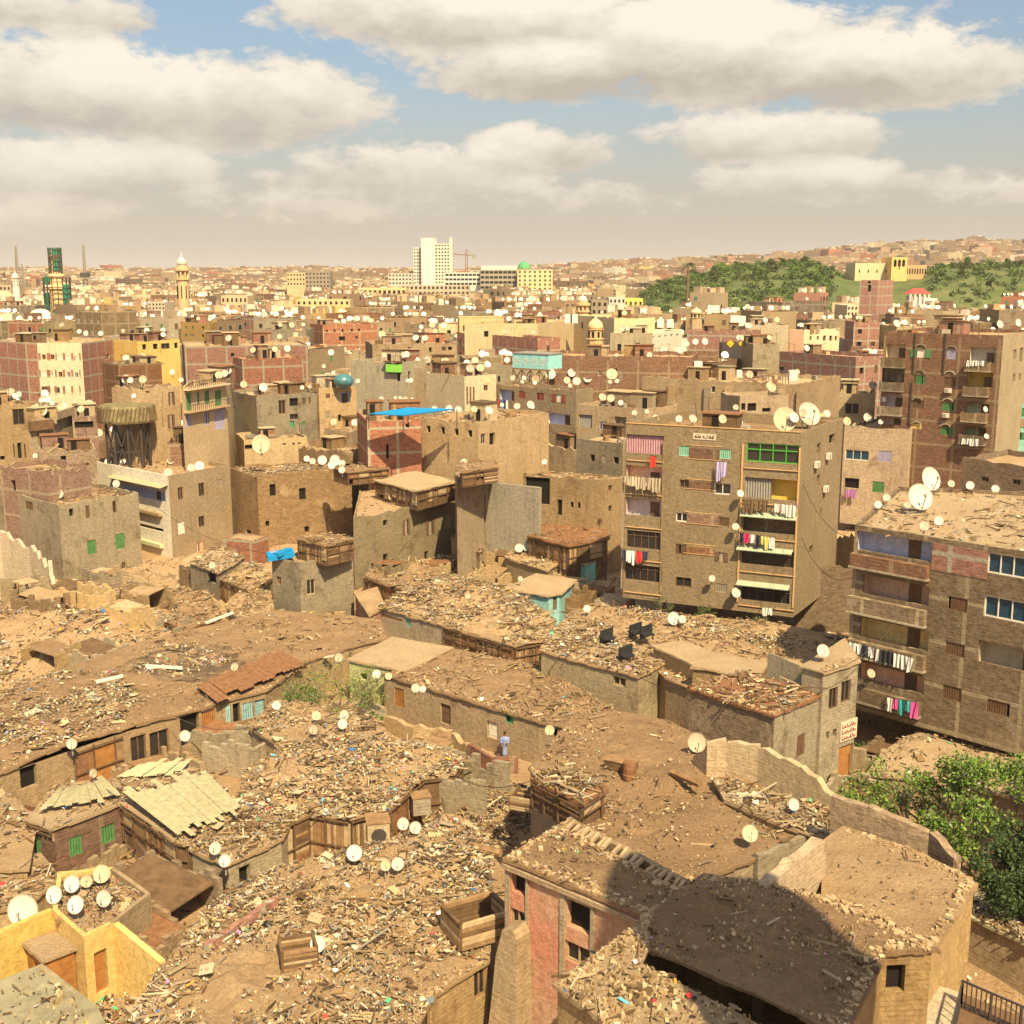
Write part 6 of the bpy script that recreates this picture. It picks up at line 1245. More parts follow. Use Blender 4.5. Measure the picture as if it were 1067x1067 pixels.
def shrine(x,Y,yt,yb,r,lab):
    X=(x-CX)/F*Y; z=lambda y:PY(0,y,Y)[2]; h=yb-yt; q=lambda f:z(yt+h*f); o=empty('domed_shrine',(X,Y,0),lab,'shrine'); mb=MB()
    mb.lathe((X,Y,0),[(r*1.1,0),(r*1.1,q(.62)),(r*1.25,q(.6)),(r,q(.58)),(r,q(.36)),(r*1.15,q(.34)),(r*1.15,q(.32))],'stone_yellow',8); mb.build('drum',o); mb=MB()
    mb.lathe((X,Y,0),[(r,q(.32)),(r*1.02,q(.25)),(r*.85,q(.13)),(r*.4,q(.05)),(r*.08,q(0)),(r*.05,q(-.08))],'stone_yellow',14); mb.build('dome',o,smooth=True)
    for k in range(8):
        a=2*math.pi*(k+.5)/8; mb=MB(); mb.box((X+r*.93*math.cos(a),Y+r*.93*math.sin(a),q(.47)),(.1*r,.3*r,q(.39)-q(.55)),'void',a); mb.build('window',o)
shrine(619.5,255,331,368,1.6,'domed octagonal stone shrine tower, centre right'); shrine(723,330,321,338,1.5,'small domed lantern on a roof, right of centre')
# mosque domes near the left minaret
for x,y,Y,r,l in ((9,310,620,8,'left'),(17.5,311,620,6,'right')):
    X=(x-CX)/F*Y; z=PY(0,y+6,Y)[2]; mb=MB(); mb.lathe((X,Y,z),[(r*math.cos(a),r*.8*math.sin(a)) for a in (0,.3,.6,.9,1.2,1.5)],'stone_yellow',14); mb.lathe((X,Y,0),[(r,0),(r,z)],'stone_yellow',14); tagt(mb.build('mosque_dome',org=(X,Y,0),smooth=False),'plain stone mosque dome near the left edge, the '+l+' one','dome')
X=(48.5-CX)/F*400; z=PY(0,330,400)[2]; mb=MB(); mb.lathe((X,400,z),[(3.6*math.cos(a),2.6*math.sin(a)) for a in (0,.3,.6,.9,1.2,1.5)],'white_wall',14); mb.box((X,400,z/2),(7.4,7.4,z),'white_wall'); tagt(mb.build('mosque_dome',org=(X,400,0)),'low white dome below the netted minaret','dome')
# the white tower and its neighbours, the scaffolded hospital, the crane
def gridtower(o,x0,x1,yt,yb,Y,dep,mat,nx,nz,wmat='glass',z0=None,ww=.5,wh=.45):
    Xa=(x0-CX)/F*Y; Xb=(x1-CX)/F*Y; zt=PY(0,yt,Y)[2]; zb=PY(0,yb,Y)[2] if z0 is None else z0
    mb=MB(); mb.box(((Xa+Xb)/2,Y+dep/2,(zt)/2),(Xb-Xa,dep,zt),mat); mb.build('wall',o)
    for j in range(nz):
        for i in range(nx):
            w=(Xb-Xa)/nx; h=(zt-zb)/nz; mb=MB(); cx=Xa+w*(i+.5); cz=zb+h*(j+.5); mb.box((cx,Y-.05,cz),(w*ww,.3,h*wh),wmat); mb.build('window',o)
o=empty('tower_block',((452-CX)/F*1200,1205,0),'tall white office tower with stepped top on the skyline','tower')
gridtower(o,433,441,258,296,1200,24,'white_wall',3,11,ww=.55); gridtower(o,455,470,254,296,1200,26,'white_wall',5,12,ww=.6); gridtower(o,441,455,248,296,1190,30,'white_wall',1,1,'white_paint',ww=.01)
Xq=(471-CX)/F*1200; mb=MB(); mb.box((Xq,1216,38),(3,20,70),'white_wall'); mb.build('side_wing',o)
o=empty('office_block',((419-CX)/F*1150,1150,0),'low white office block just left of the white tower','building'); gridtower(o,407,431,285,297,1150,16,'white_wall',7,3)
o=empty('office_block',((440-CX)/F*900,900,0),'long cream terrace building in front of the white tower','building'); gridtower(o,420,490,297,308,900,20,'cream',16,2,ww=.55)
o=empty('office_block',((415-CX)/F*800,800,0),'long yellow grey hall left of the cream terrace building','building'); gridtower(o,376,425,300,309,820,20,'stone_yellow',10,1,ww=.6)
o=empty('tower_crane',((487-CX)/F*1250,1250,0),'tower crane right of the white tower','crane'); X=(487-CX)/F*1250; zt=PY(0,260,1250)[2]; zj=PY(0,266,1250)[2]
mb=MB()
for s in (-1,1): mb.bar((X+s,1250,0),(X+s,1250,zt),.6,'rust')
for i in range(14): mb.bar((X-1,1250,zt*i/14),(X+1,1250,zt*(i+1)/14),.35,'rust')
mb.build('tower',o); mb=MB(); Xl=(470-CX)/F*1250; Xr=(496-CX)/F*1250; mb.bar((Xl,1250,zj+1),(Xr,1250,zj),.9,'rust'); mb.bar((Xl,1250,zj+1),(X,1250,zt),.3,'metal_grey'); mb.bar((Xr,1250,zj),(X,1250,zt),.3,'metal_grey'); mb.build('jib',o); mb=MB(); mb.box((Xr-1.5,1250,zj-1),(4,2,3.5),'concrete'); mb.build('counterweight',o)
o=empty('hospital_block',((522-CX)/F*1000,1000,0),'long concrete framed building with white roof, under construction, skyline centre','building'); gridtower(o,465,501,284,298,1020,20,'white_wall',9,3,'void',ww=.8); gridtower(o,501,538,281,302,1000,20,'concrete',8,4,'void',ww=.8); gridtower(o,502,540,277,280,1010,14,'white_wall',1,1,'white_paint')
X=(546-CX)/F*1000; mb=MB(); z=PY(0,280,1000)[2]; mb.lathe((X,1008,z),[(5.5*math.cos(a),6*math.sin(a)) for a in (0,.3,.6,.9,1.2,1.5)],'dome_green',14); mb.build('dome',o)
o=empty('office_block',((556-CX)/F*980,980,0),'square tan block with rows of small windows right of the green dome','building'); gridtower(o,539,575,281,303,980,26,'stone_yellow',7,5,ww=.35)
for q,(x0,x1,yt,yb,Y,mt,nx,nz,l) in enumerate(((303,322,284,298,900,'stone_yellow',6,3,'tan block with a roof lantern on the left skyline'),(322,347,283,300,880,'pale_tan',7,4,'larger tan block right of the roof-lantern block, left skyline'),(0,20,297,330,700,'pale_tan',5,5,'tan block at the far left edge of the skyline'),(312,367,312,326,640,'stone_yellow',10,2,'long yellow stone school hall with small square windows'),(235,262,308,326,640,'stone_yellow',6,2,'yellow stone hall left of the school hall'),(160,177,315,331,560,'cream',5,4,'small cream block with punched windows below the yellow minaret'),(648,668,311,322,600,'yellow_wall',4,1,'small bright yellow hall near the park foot'),(633,650,310,324,590,'white_wall',4,2,'white house with grey window bays near the park foot'),(615,632,313,336,430,'pale_tan',3,3,'tan tower house beside the slim minaret'),(956,970,311,322,520,'white_wall',3,1,'small white house under the red roof'),(878,889,318,341,410,'cream',3,4,'narrow cream house beside the big grey block'))):
    o=empty('city_block',((x0-CX)/F*Y,Y,0),l,'building'); gridtower(o,x0,x1,yt,yb,Y,16,mt,nx,nz,'void',ww=.4,wh=.4)
X0,X1=((941-CX)/F*520,(963-CX)/F*520); z=PY(0,306,520)[2]; zb=PY(0,303,520)[2]; mb=MB(); Yr=520
mb.face([(X0,Yr,z),(X1,Yr,z),(X1-2,Yr+5,zb+1),(X0+3,Yr+5,zb+1)],'roof_red'); mb.face([(X1,Yr+10,z),(X0,Yr+10,z),(X0+3,Yr+5,zb+1),(X1-2,Yr+5,zb+1)],'roof_red'); mb.face([(X0,Yr+10,z),(X0,Yr,z),(X0+3,Yr+5,zb+1)],'roof_red'); mb.face([(X1,Yr,z),(X1,Yr+10,z),(X1-2,Yr+5,zb+1)],'roof_red')
for i in range(5): xx=X0+.6+(X1-X0-1.2)*i/4; mb.bar((xx,Yr+.5,z-8),(xx,Yr+.5,z),.7,'white_paint')
mb.box(((X0+X1)/2,Yr+5,z/2-.5),(X1-X0-3,8,z-1),'pink_wall'); tagt(mb.build('red_roof_pavilion',org=((X0+X1)/2,Yr,0)),'small pavilion with a bright crimson roof and white posts','pavilion')
# hilltop palace
o=empty('hilltop_palace',((915-CX)/F*640,640,30),'ochre stone palace with arcaded tower on the green hill','palace'); gridtower(o,884,920,274,291,640,18,'stone_yellow',4,1,'void',ww=.12,wh=.18); gridtower(o,921,937,268,291,632,18,'orange_wall',1,1,'void',ww=.05,wh=.1); gridtower(o,936,957,276,289,640,14,'stone_yellow',8,1,'void',ww=.4,wh=.4)
for k in range(3):
    X=(924.5+k*4.3-CX)/F*632; z=PY(0,274.5,632)[2]; mb=MB(); mb.box((X,631.9,z),(1.3,.4,2.8),'void'); mb.lathe((X,631.9,z+1.3),[(.65,0),(.5,.5),(.1,.75)],'void',8); mb.build('arch_opening',o)
# ---------------------------------------------------------------- hill
def prof(x,T):
    for (a,ya),(b_,yb) in zip(T,T[1:]):
        if x<=b_: f=max(0,(x-a)/(b_-a)); return ya+(yb-ya)*f
    return T[-1][1]
HT=[(600,305),(640,302),(700,293),(740,288),(800,279),(850,280),(876,290),(960,290),(976,283),(1067,282),(1300,280)]
def sm(a,b_,x): t=min(1,max(0,(x-a)/(b_-a))); return t*t*(3-2*t)
def hillz(X,Y):
    x=CX+F*X/(Y*cp+.001); zt=34+800*math.tan(PIT+math.atan((CX-prof(x,HT))/F)-2*PIT) if False else 34-800*math.tan(math.atan((prof(x,HT)-CX)/F)+PIT)
    f=sm(485,655,Y); g=1-sm(860,1150,Y)*.6
    e=sm(615,690,x)
    return 5+(zt-5)*f*g*e+2.2*fb(X,Y,.012,9)*f*e+ (-6)*(1-e)
mb=MB(); vs=[];fs=[]; nx,ny=90,46
for j in range(ny+1):
    Y=480+(1250-480)*j/ny
    for i in range(nx+1):
        x=600+(1500-600)*i/nx; X=(x-CX)/F*Y*cp; vs.append((X,Y,hillz(X,Y)))
for j in range(ny):
    for i in range(nx): a=j*(nx+1)+i; fs.append((a,a+1,a+nx+2,a+nx+1))
mb.mesh(vs,fs,'grass_hill'); mb.build('hill',smooth=True,kind='structure',label='green park hill on the right')
FT=[(-600,291),(0,290.5),(400,289),(540,288),(600,284),(700,281),(830,273),(880,268),(960,264),(1067,262),(1400,262)]
def farz(X,Y):
    x=CX+F*X/(Y*cp); zt=34-3000*math.tan(math.atan((prof(x,FT)-CX)/F)+PIT)
    return max(0,(zt-0)*sm(1500,3000,Y)+6*fb(X,Y,.002,3)*sm(1500,2500,Y))
vs=[];fs=[]; nx,ny=70,16
for j in range(ny+1):
    Y=1400+(4200-1400)*j/ny
    for i in range(nx+1): x=-600+2000*i/nx; X=(x-CX)/F*Y*cp; vs.append((X,Y,farz(X,Y)-.8))
for j in range(ny):
    for i in range(nx): a=j*(nx+1)+i; fs.append((a,a+1,a+nx+2,a+nx+1))
mb=MB(); mb.mesh(vs,fs,'desert_hill'); mb.build('desert_hills',smooth=True,kind='structure',label='dusty hills on the horizon')
# ---------------------------------------------------------------- trees
def leafcloud(mb,c,r,n,s,cols,zs=1.0):
    for _ in range(n):
        while True:
            v=Vector((R.uniform(-1,1),R.uniform(-1,1),R.uniform(-1,1)))
            if .25<v.length<1: break
        p=(c[0]+v.x*r,c[1]+v.y*r,c[2]+v.z*r*zs); a=Vector((R.gauss(0,1),R.gauss(0,1),R.gauss(0,1))).normalized(); b_=a.cross(Vector((R.gauss(0,1),R.gauss(0,1),R.gauss(0,1)))).normalized()
        q=s*R.uniform(.6,1.3); mb.cc=R.choice(cols)
        mb.face([(p[0]-a.x*q,p[1]-a.y*q,p[2]-a.z*q),(p[0]-b_.x*q*.5,p[1]-b_.y*q*.5,p[2]-b_.z*q*.5),(p[0]+a.x*q,p[1]+a.y*q,p[2]+a.z*q),(p[0]+b_.x*q*.5,p[1]+b_.y*q*.5,p[2]+b_.z*q*.5)],'leaf')
GR=[(.07,.1,.02),(.05,.075,.018),(.1,.13,.03),(.13,.15,.04),(.04,.06,.02)]; GB=[(.1,.18,.02),(.14,.23,.03),(.07,.13,.015),(.18,.26,.04),(.04,.08,.015),(.2,.22,.1)]
GD=[(.04,.065,.02),(.055,.085,.025),(.03,.05,.015),(.07,.1,.03)]
def treemesh(h,r,n,s,cols,k=7):
    cr=MB(); tr_=MB(); tr_.bar((0,0,-1),(0,0,h*.5),.5,'bark',6,.3)
    for _ in range(k):
        a=R.uniform(0,6.28); d=R.uniform(.2,.75)*r; c=(d*math.cos(a),d*math.sin(a),h*R.uniform(.5,.85)); tr_.bar((0,0,h*.35),c,.25,'bark',5,.08); leafcloud(cr,c,r*R.uniform(.4,.6),n//k,s,cols,.8)
    a=cr.build('crown'); b_=tr_.build('trunk'); m=(a.data,b_.data); bpy.data.objects.remove(a,do_unlink=True); bpy.data.objects.remove(b_,do_unlink=True); return m
TM=[treemesh(R.uniform(6,9),R.uniform(3,4.5),330,.55,GR if i%2 else GB) for i in range(6)]
tl=[]
for i in range(330):
    x=R.uniform(648,1100); Y=R.uniform(530,720)
    if 868<x<968 and Y<668: continue
    if R.random()<.5 and 945<x<1110 and Y<620: continue
    if 868<x<968 and Y<660: continue
    X=(x-CX)/F*Y*cp; z=hillz(X,Y); m=R.choice(TM); o=bpy.data.objects.new('park_tree',None); COL.objects.link(o); o.location=(X,Y,z-.3)
    for nm,d in (('crown',m[0]),('trunk',m[1])): q=bpy.data.objects.new(nm,d); COL.objects.link(q); q.parent=o
    s=R.uniform(.35,.78); o.scale=(s,s,s*R.uniform(.8,1.1)); o.rotation_euler=(0,0,R.uniform(0,6)); o['category']='tree'; o['group']='trees in the hill park'; tl.append((x,o))
tl.sort(key=lambda t:t[0])
zn=[(700,'left foot of the park hill'),(760,'left slope by the palm'),(820,'left crest of the park hill'),(880,'slope left of the palace'),(965,'slope below and behind the palace'),(1020,'slope right of the palace'),(2000,'right end of the park hill')]
cnt={}
for x,o in tl:
    z=[q for q in zn if x<q[0]][0][1]; i=cnt.get(z,0); cnt[z]=i+1; o['label']='green tree on the %s, %s from the left there'%(z,ordn(i))
mb=MB()
for _ in range(1500):
    x=R.uniform(645,1110); Y=R.uniform(500,700)
    if 868<x<968 and Y<660: continue
    if R.random()<.35 and x>930 and Y<700: continue
    X=(x-CX)/F*Y*cp; z=hillz(X,Y); leafcloud(mb,(X,Y,z+.8),R.uniform(1.5,3.8),34,.7,R.choice([GR,GB,GR,GD]),.6)
mb.build('park_shrubs',kind='stuff',label='dense shrubs and undergrowth covering the park hill')
# palm
def palm(x,yt,yb,Y,lab):
    X=(x-CX)/F*Y; zt=PY(0,yt,Y)[2]; zb=PY(0,yb,Y)[2]-6; o=empty('palm_tree',(X,Y,zb),lab,'palm tree'); mb=MB(); mb.bar((X,Y,zb),(X+.3,Y,zt),.8,'bark',7,.5); mb.build('trunk',o); mb=MB()
    for k in range(16):
        a=2*math.pi*k/16+R.random()*.3; up=R.uniform(-.2,1); mb.cc=R.choice(GD+GR); pr=(X+.3,Y,zt)
        for q in range(5):
            f=(q+1)/5; L=3.2*f; p=(X+.3+L*math.cos(a),Y+L*math.sin(a),zt+up*2.2*f-2.8*f*f)
            mb.face([(pr[0],pr[1],pr[2]-.35),(p[0],p[1],p[2]-.35),(p[0],p[1],p[2]+.1),pr],'leaf'); pr=p
    mb.build('crown',o)
palm(713,275,308,480,'lone tall palm rising at the left of the park hill'); 
# near trees: skeleton with tapering limbs and leaf clumps
def bigtree(x,y,Z,h,spread,lab,cols,nl,ls,lean=(0,0),name='fig_tree',bare=.25,seed=1,mat='bark',gen=5):
    rr=random.Random(seed); c=P(x,y,Z); o=empty(name,(c[0],c[1],Z),lab,'tree'); tb=MB(); tips=[]
    def grow(p,d,L,w,g):
        q=p+d*L; tb.bar(p,q,w,mat,6,w*.72)
        if g<=2: tips.append((q,g))
        if g==0: return
        for _ in range(rr.choice((2,3,3))):
            nd_=(d+Vector((rr.gauss(0,.55)*spread,rr.gauss(0,.55)*spread,rr.gauss(.05,.3)))).normalized(); grow(q,nd_,L*rr.uniform(.62,.86),w*.66,g-1)
    for k in range(3): grow(Vector((c[0],c[1],Z)),Vector((lean[0]+rr.gauss(0,.35),lean[1]+rr.gauss(0,.35),1)).normalized(),h*.3,h*.028,gen-1)
    tb.build('trunk',o); lb=MB()
    if nl:
        for q,g in tips:
            if rr.random()<bare: continue
            leafcloud(lb,q,h*.095,nl,ls,cols,.8)
        lb.build('crown',o)
    return o
bigtree(1002,925,0,8.2,.85,'spreading green fig tree with pale branches beside the garden wall',GB,60,.12,(.05,.05),bare=.2,seed=4)
bigtree(1085,915,0,8.4,1.0,'second green fig tree at the right edge',GB,70,.11,(-.1,0),bare=.05,seed=9)
bigtree(1052,972,1,6.2,.8,'dark bushy tree at the lower right edge',GD,80,.11,(0,0),name='dark_tree',bare=0,seed=5)
bigtree(348,762,0,5.4,1.35,'dry leafless bush with a few green leaves behind the small salmon house',GB,5,.08,(0,0),name='dry_bush',bare=.6,seed=12,mat='twig',gen=7)
bigtree(318,748,0,2.6,1.1,'small green bush beside the dry bush',GB,26,.09,(0,0),name='green_bush',bare=.1,seed=13)
bigtree(385,760,0,1.6,1.3,'low green weed clump under the dry bush',GB,26,.09,(0,0),name='green_bush',bare=.1,seed=14)
bigtree(958,880,0,5.2,1.0,'pale bare branching tree left of the spreading fig tree',GB,4,.1,(.1,0),name='bare_tree',bare=.6,seed=41,mat='twig')
bigtree(922,520,3,8,1.1,'bare leafless tree behind the right-hand block',GB,0,.1,(0,0),name='bare_tree',seed=21,mat='twig')
bigtree(945,505,3,7.5,1.2,'second bare leafless tree before the lilac-shutter house',GR,3,.1,(0,0),name='bare_tree',bare=.7,seed=22,mat='twig')
bigtree(598,606,0,2.4,1.1,'small bright bush beside the turquoise base house',GB,30,.1,(0,0),name='green_bush',bare=.1,seed=23)
bigtree(905,795,0,2.0,1.3,'sparse weeds beside the orange street door',GR,5,.08,(0,0),name='weeds',bare=.3,seed=24,mat='twig')
for i,(x,y,l) in enumerate(((690,640,'leftmost'),(735,650,'middle'),(790,662,'rightmost'))): bigtree(x,y,3.5,2,1.5,'dry weeds at the foot of the green-glazed block, the %s clump'%l,GR,6,.1,(0,0),name='weeds',bare=.4,seed=30+i,mat='twig',gen=4)
# ---------------------------------------------------------------- the railing and slab at the lower right
Zr=6.5; a=P(1003,1048,Zr); b_=P(1120,1098,Zr); o=empty('iron_railing',(*a,Zr-1.2),'black iron railing at the lower right corner','railing')
a0=P(1003,1022,Zr);a1=P(985,1095,Zr)
def rail(p,q,n):
    mb=MB(); mb.bar((*p,Zr),(*q,Zr),.07,'metal_dark');mb.bar((*p,Zr-1.05),(*q,Zr-1.05),.05,'metal_dark');mb.build('rail',o)
    for i in range(n+1):
        x=p[0]+(q[0]-p[0])*i/n;y=p[1]+(q[1]-p[1])*i/n; mb=MB(); mb.bar((x,y,Zr-1.15),(x,y,Zr),.04 if i%6 else .09,'metal_dark'); mb.build('baluster',o)
rail(a0,P(1120,1072,Zr),22); rail(a0,a1,10)
S30=low('grey stone terrace slab inside the iron railing','the stone terrace',[(955,1100),(968,1023),(1003,1035),(990,1100)],5.4,'concrete',roof='concrete',amp=0,over=0,name='stone_terrace',cat='terrace')
low('tiled terrace under the railing at the lower right corner','the tiled terrace',[(990,1100),(1003,1035),(1130,1085),(1130,1120)],5.3,'concrete',roof='shutter_brown',amp=0,over=0,name='stone_terrace',cat='terrace')
# the neighbouring mosque tower whose shadow falls on the ruins
def lathe_thing(o,nm,X,Y,pr,mat,n=20):
    mb=MB(); mb.lathe((X,Y,0),pr,mat,n); mb.build(nm,o,smooth=False)
SAZ,SEL=math.radians(20),math.radians(50)
X,Y=TWR=(17.0,18.6); o=empty('mosque_tower',(X,Y,0),'domed stone mosque tower beside the viewpoint, outside the frame','tower')
lathe_thing(o,'shaft',X,Y,[(2.6,0),(2.6,24),(3.6,25),(3.9,26),(3.9,27.2),(3.4,27.3)],'pale_tan'); lathe_thing(o,'drum',X,Y,[(3.4,27.2),(3.5,33),(3.9,33.4),(3.9,34.4),(3.5,34.5)],'pale_tan'); lathe_thing(o,'dome',X,Y,[(3.5,34.4),(3.8,37.5),(3.8,40.5),(3.4,43.2),(2.4,45.4),(1,46.8),(.15,48.2)],'pale_tan')
# ---------------------------------------------------------------- roof clutter, blue bundle etc.
c=P(292,577,7.3); mb=MB(); mb.box((c[0],c[1],7.2),(2.6,1.5,.5),'tarp_blue',.3,(.1,.1)); mb.box((c[0]+.3,c[1]-.2,7.5),(1.6,1,.35),'tarp_blue',.8,(.2,-.1)); mb.bar((c[0]-1,c[1],7.45),(c[0]+1.2,c[1]+.3,7.6),.12,'sky_cloth'); tagt(mb.build('tarpaulin',org=(c[0],c[1],7)),'crumpled blue tarpaulin on the ledge of the blue-tarp house','tarpaulin')
for (x,y,Z,l) in ((662,662,5.4,'black broken chair on the black-scrap house'),(673,664,5.5,'second black scrap seat on the front terrace'),(632,668,5.5,'tall black scrap board on the black-scrap house'),(652,686,5.5,'dark green broken box on the black-scrap house edge')):
    c=P(x,y,Z); mb=MB(); mb.box((c[0],c[1],Z+.5),(1.1,.15,1),'plastic_black',.4,(.2,0)); mb.box((c[0],c[1]-.4,Z+.4),(1,.9,.15),'plastic_black',.4); mb.bar((c[0]-.4,c[1]-.7,Z),(c[0]-.4,c[1]-.7,Z+.4),.1,'plastic_black'); mb.bar((c[0]+.5,c[1]-.6,Z),(c[0]+.5,c[1]-.6,Z+.4),.1,'plastic_black'); tagt(mb.build('broken_seat',org=(c[0],c[1],Z)),l,'scrap seat')
c=P(656,808,6.3); mb=MB(); mb.lathe((c[0],c[1],6.1),[(.4,0),(.42,.3),(.38,.35),(.42,.7),(.4,1.0),(.3,1.0)],'rust',12); tagt(mb.build('oil_drum',org=(c[0],c[1],6.1)),'rusty oil drum standing on the bare dirt terrace','drum')
c=P(647,800,6.3); mb=MB(); mb.box((c[0],c[1],6.5),(1.8,.8,.5),'wood_dark',-.5); mb.box((c[0],c[1],6.78),(1.9,.9,.05),'wood',-.5); tagt(mb.build('wooden_box',org=(c[0],c[1],6.2)),'long wooden box beside the rusty oil drum','box')
c=P(516,768+70,1.4)
for (x,y,Z,w,d,h,rz,mt,l) in ((394,877,3.9,1.2,1.1,1.3,.2,'pale_tan','block box with a round fan opening left of the dishes'),(438,846,1.8,1.1,1.0,1.1,.3,'pale_tan','plain block box behind the pair of dishes'),(456,795,1.2,1.6,1.6,1.4,-.5,'green_wall','pale green cupboard below the row with doors')):
    c=P(x,y,Z); mb=MB(); mb.box((c[0],c[1],Z+h/2),(w,d,h),mt,rz); mb.box((c[0],c[1],Z+h+.04),(w*1.1,d*1.1,.08),'wood',rz)
    if 'fan' in l:
        n_=(math.sin(rz),-math.cos(rz)); 
        for k in range(12):
            a=2*math.pi*k/12;a2=2*math.pi*(k+1)/12; f=lambda an,r:(c[0]+n_[0]*(d/2+.02)+math.cos(rz)*r*math.cos(an),c[1]+n_[1]*(d/2+.02)+math.sin(rz)*r*math.cos(an),Z+.6+r*math.sin(an)); mb.face([f(0,0),f(a,.42),f(a2,.42)],'metal_dark')
    tagt(mb.build('box_unit',org=(c[0],c[1],Z)),l,'box')
# loose long boards leaning or lying: single things
for i,(x0,y0,x1,y1,Z,l) in enumerate(((100,712,128,706,3.5,'white painted plank lying on the long dirt-roofed row'),(152,695,190,698,3.5,'whitish lime stripe board before the burnt patch'),(215,650,243,640,3.4,'long pale board at the far edge of the dirt-roofed row'),(700,806,730,820,6.4,'long brown log on the bare dirt terrace'),(480,880,522,892,4.3,'thick rolled mat on the rubbish-covered roof'))):
    a=P(x0,y0,Z);q=P(x1,y1,Z); mb=MB(); mb.bar((*a,Z+.1),(*q,Z+.15),.3 if i>2 else .2,('white_paint','white_paint','white_paint','wood','wood')[i],6 if i>2 else 4); tagt(mb.build('loose_board',org=(*a,Z)),l,'board')
# ---------------------------------------------------------------- filler and far city
HB=[]
for h in HOUSE.values():
    pr=[proj(*p,h['Z']+.6) for p in h['poly']]; HB.append((min(p[0] for p in pr),max(p[0] for p in pr),max(p[1] for p in pr),min(p[1] for p in h['poly'])))
for x0,x1,yt,Y in ((55,80,295,430),(189,204,295,520),(430,475,297,1200),(405,432,290,1150),(420,490,302,900),(465,575,290,1000),(300,368,290,880),(312,367,318,640),(234,262,316,640),(158,178,322,560),(632,670,316,590),(612,630,330,430),(600,612,325,400),(612,627,345,255),(715,730,330,330),(940,972,312,520),(877,890,325,410),(0,20,305,620),(88,105,292,1100),(40,57,326,400),(880,960,290,640),(640,1110,296,640)): HB.append((x0,x1,yt,Y))
WM=['adobe','adobe_grey','adobe_brick','brown_frame','brick_frame','brown_brick','pale_tan','cream','render_tan','yellow_wall','brick_frame_pink','orange_wall','white_wall']
WW=[14,14,14,13,5,9,8,3,9,.8,4,.8,1.6]
CN={'adobe':'tan adobe','adobe_grey':'grey tan','adobe_brick':'rough tan brick','brown_frame':'brown framed','brick_frame':'red brick','brown_brick':'dark brown brick','pale_tan':'pale tan','cream':'cream','render_tan':'smooth tan','yellow_wall':'yellow','brick_frame_pink':'pinkish brick','orange_wall':'orange','white_wall':'off-white'}
CC={'adobe':(.38,.25,.13),'adobe_grey':(.33,.24,.14),'adobe_brick':(.35,.22,.11),'brown_frame':(.3,.2,.12),'brick_frame':(.4,.15,.08),'brown_brick':(.26,.15,.09),'pale_tan':(.5,.37,.22),'cream':(.66,.52,.3),'render_tan':(.4,.28,.15),'yellow_wall':(.66,.44,.15),'brick_frame_pink':(.42,.2,.13),'orange_wall':(.62,.38,.12),'white_wall':(.7,.62,.48)}
umb=MB(); 
def ubox(mb,mat): mb.box((0,0,0),(1,.1,1),mat)
_wm={}
def wmesh(mat):
    if mat not in _wm:
        m_=MB(); m_.box((0,0,0),(1,1,1),'metal_grey'); m_.box((0,-.12,0),(.84,1,.86),mat); t=m_.build('x'); _wm[mat]=t.data; bpy.data.objects.remove(t,do_unlink=True)
    return _wm[mat]
far=[]; cand=[]
Y=168
while Y<3000:
    step=11.5+Y*.017; sx=11+Y*.009
    X=-Y*.47-20
    while X<Y*.49+20:
        cand.append((X+R.uniform(-.3,.3)*sx,Y+R.uniform(-.3,.3)*step,sx*R.uniform(.62,.95),step*R.uniform(.6,.9))); X+=sx*R.uniform(.85,1.2)
    Y+=step
occ=[(min(p[0] for p in f),max(p[0] for p in f),min(p[1] for p in f),max(p[1] for p in f)) for f in FOOT]
for X,Y,w,d in cand:
    a=math.radians(R.choice((-33,-30,-26,-38)) if R.random()<.7 else R.uniform(-10,25)); ca,sa=math.cos(a),math.sin(a)
    poly=[(X+u*w/2*ca-v*d/2*sa,Y+u*w/2*sa+v*d/2*ca) for u,v in ((-1,-1),(1,-1),(1,1),(-1,1))]
    x0,x1,y0,y1=min(p[0] for p in poly),max(p[0] for p in poly),min(p[1] for p in poly),max(p[1] for p in poly)
    if any(o[0]-.5<x1 and o[1]+.5>x0 and o[2]-.5<y1 and o[3]+.5>y0 for o in occ) and Y<480:
        # shrink test: corners and centre inside any footprint
        if any(inpoly(px_,py_,f) for f in FOOT for px_,py_ in poly+[(X,Y)]) or any(inpoly(*p,poly) for f in FOOT for p in f): continue
    gx=proj(X,Y,20)[0]
    if gx>610 and Y>505: 
        if Y<1250 or gx>640 and Y<1500: continue
    g0=farz(X,Y) if Y>1400 else 0
    Z=g0+(R.uniform(8.5,13) if Y<230 else R.uniform(13,20) if Y<330 else R.uniform(15,26) if Y<900 else R.uniform(13,27))
    if Y>330 and R.random()<.06: Z+=R.uniform(3,7)
    xs=[proj(*p,Z)[0] for p in poly]; xa,xb=min(xs),max(xs)
    if xb<-40 or xa>1110: continue
    ok=True
    for hx0,hx1,hy,hY in HB:
        if xa<hx1 and xb>hx0 and y0<hY:
            lim=hy+(20 if hY<400 else 9)
            yt=min(proj(*p,Z)[1] for p in poly)
            if yt<lim:
                # lower the roof so that its top stays under the limit
                t=math.tan(math.atan((lim-CX)/F)+PIT); Z=min(Z,34-y0*t)
    if Z-g0<5: continue
    mt=R.choices(WM,WW)[0]
    if Y<260: mt=R.choice(['adobe','adobe_grey','adobe_brick','brown_brick','render_tan','brown_frame'])
    far.append((Y,X,poly,Z,mt,w,d,g0))
far.sort(key=lambda t:t[0])
NI=215
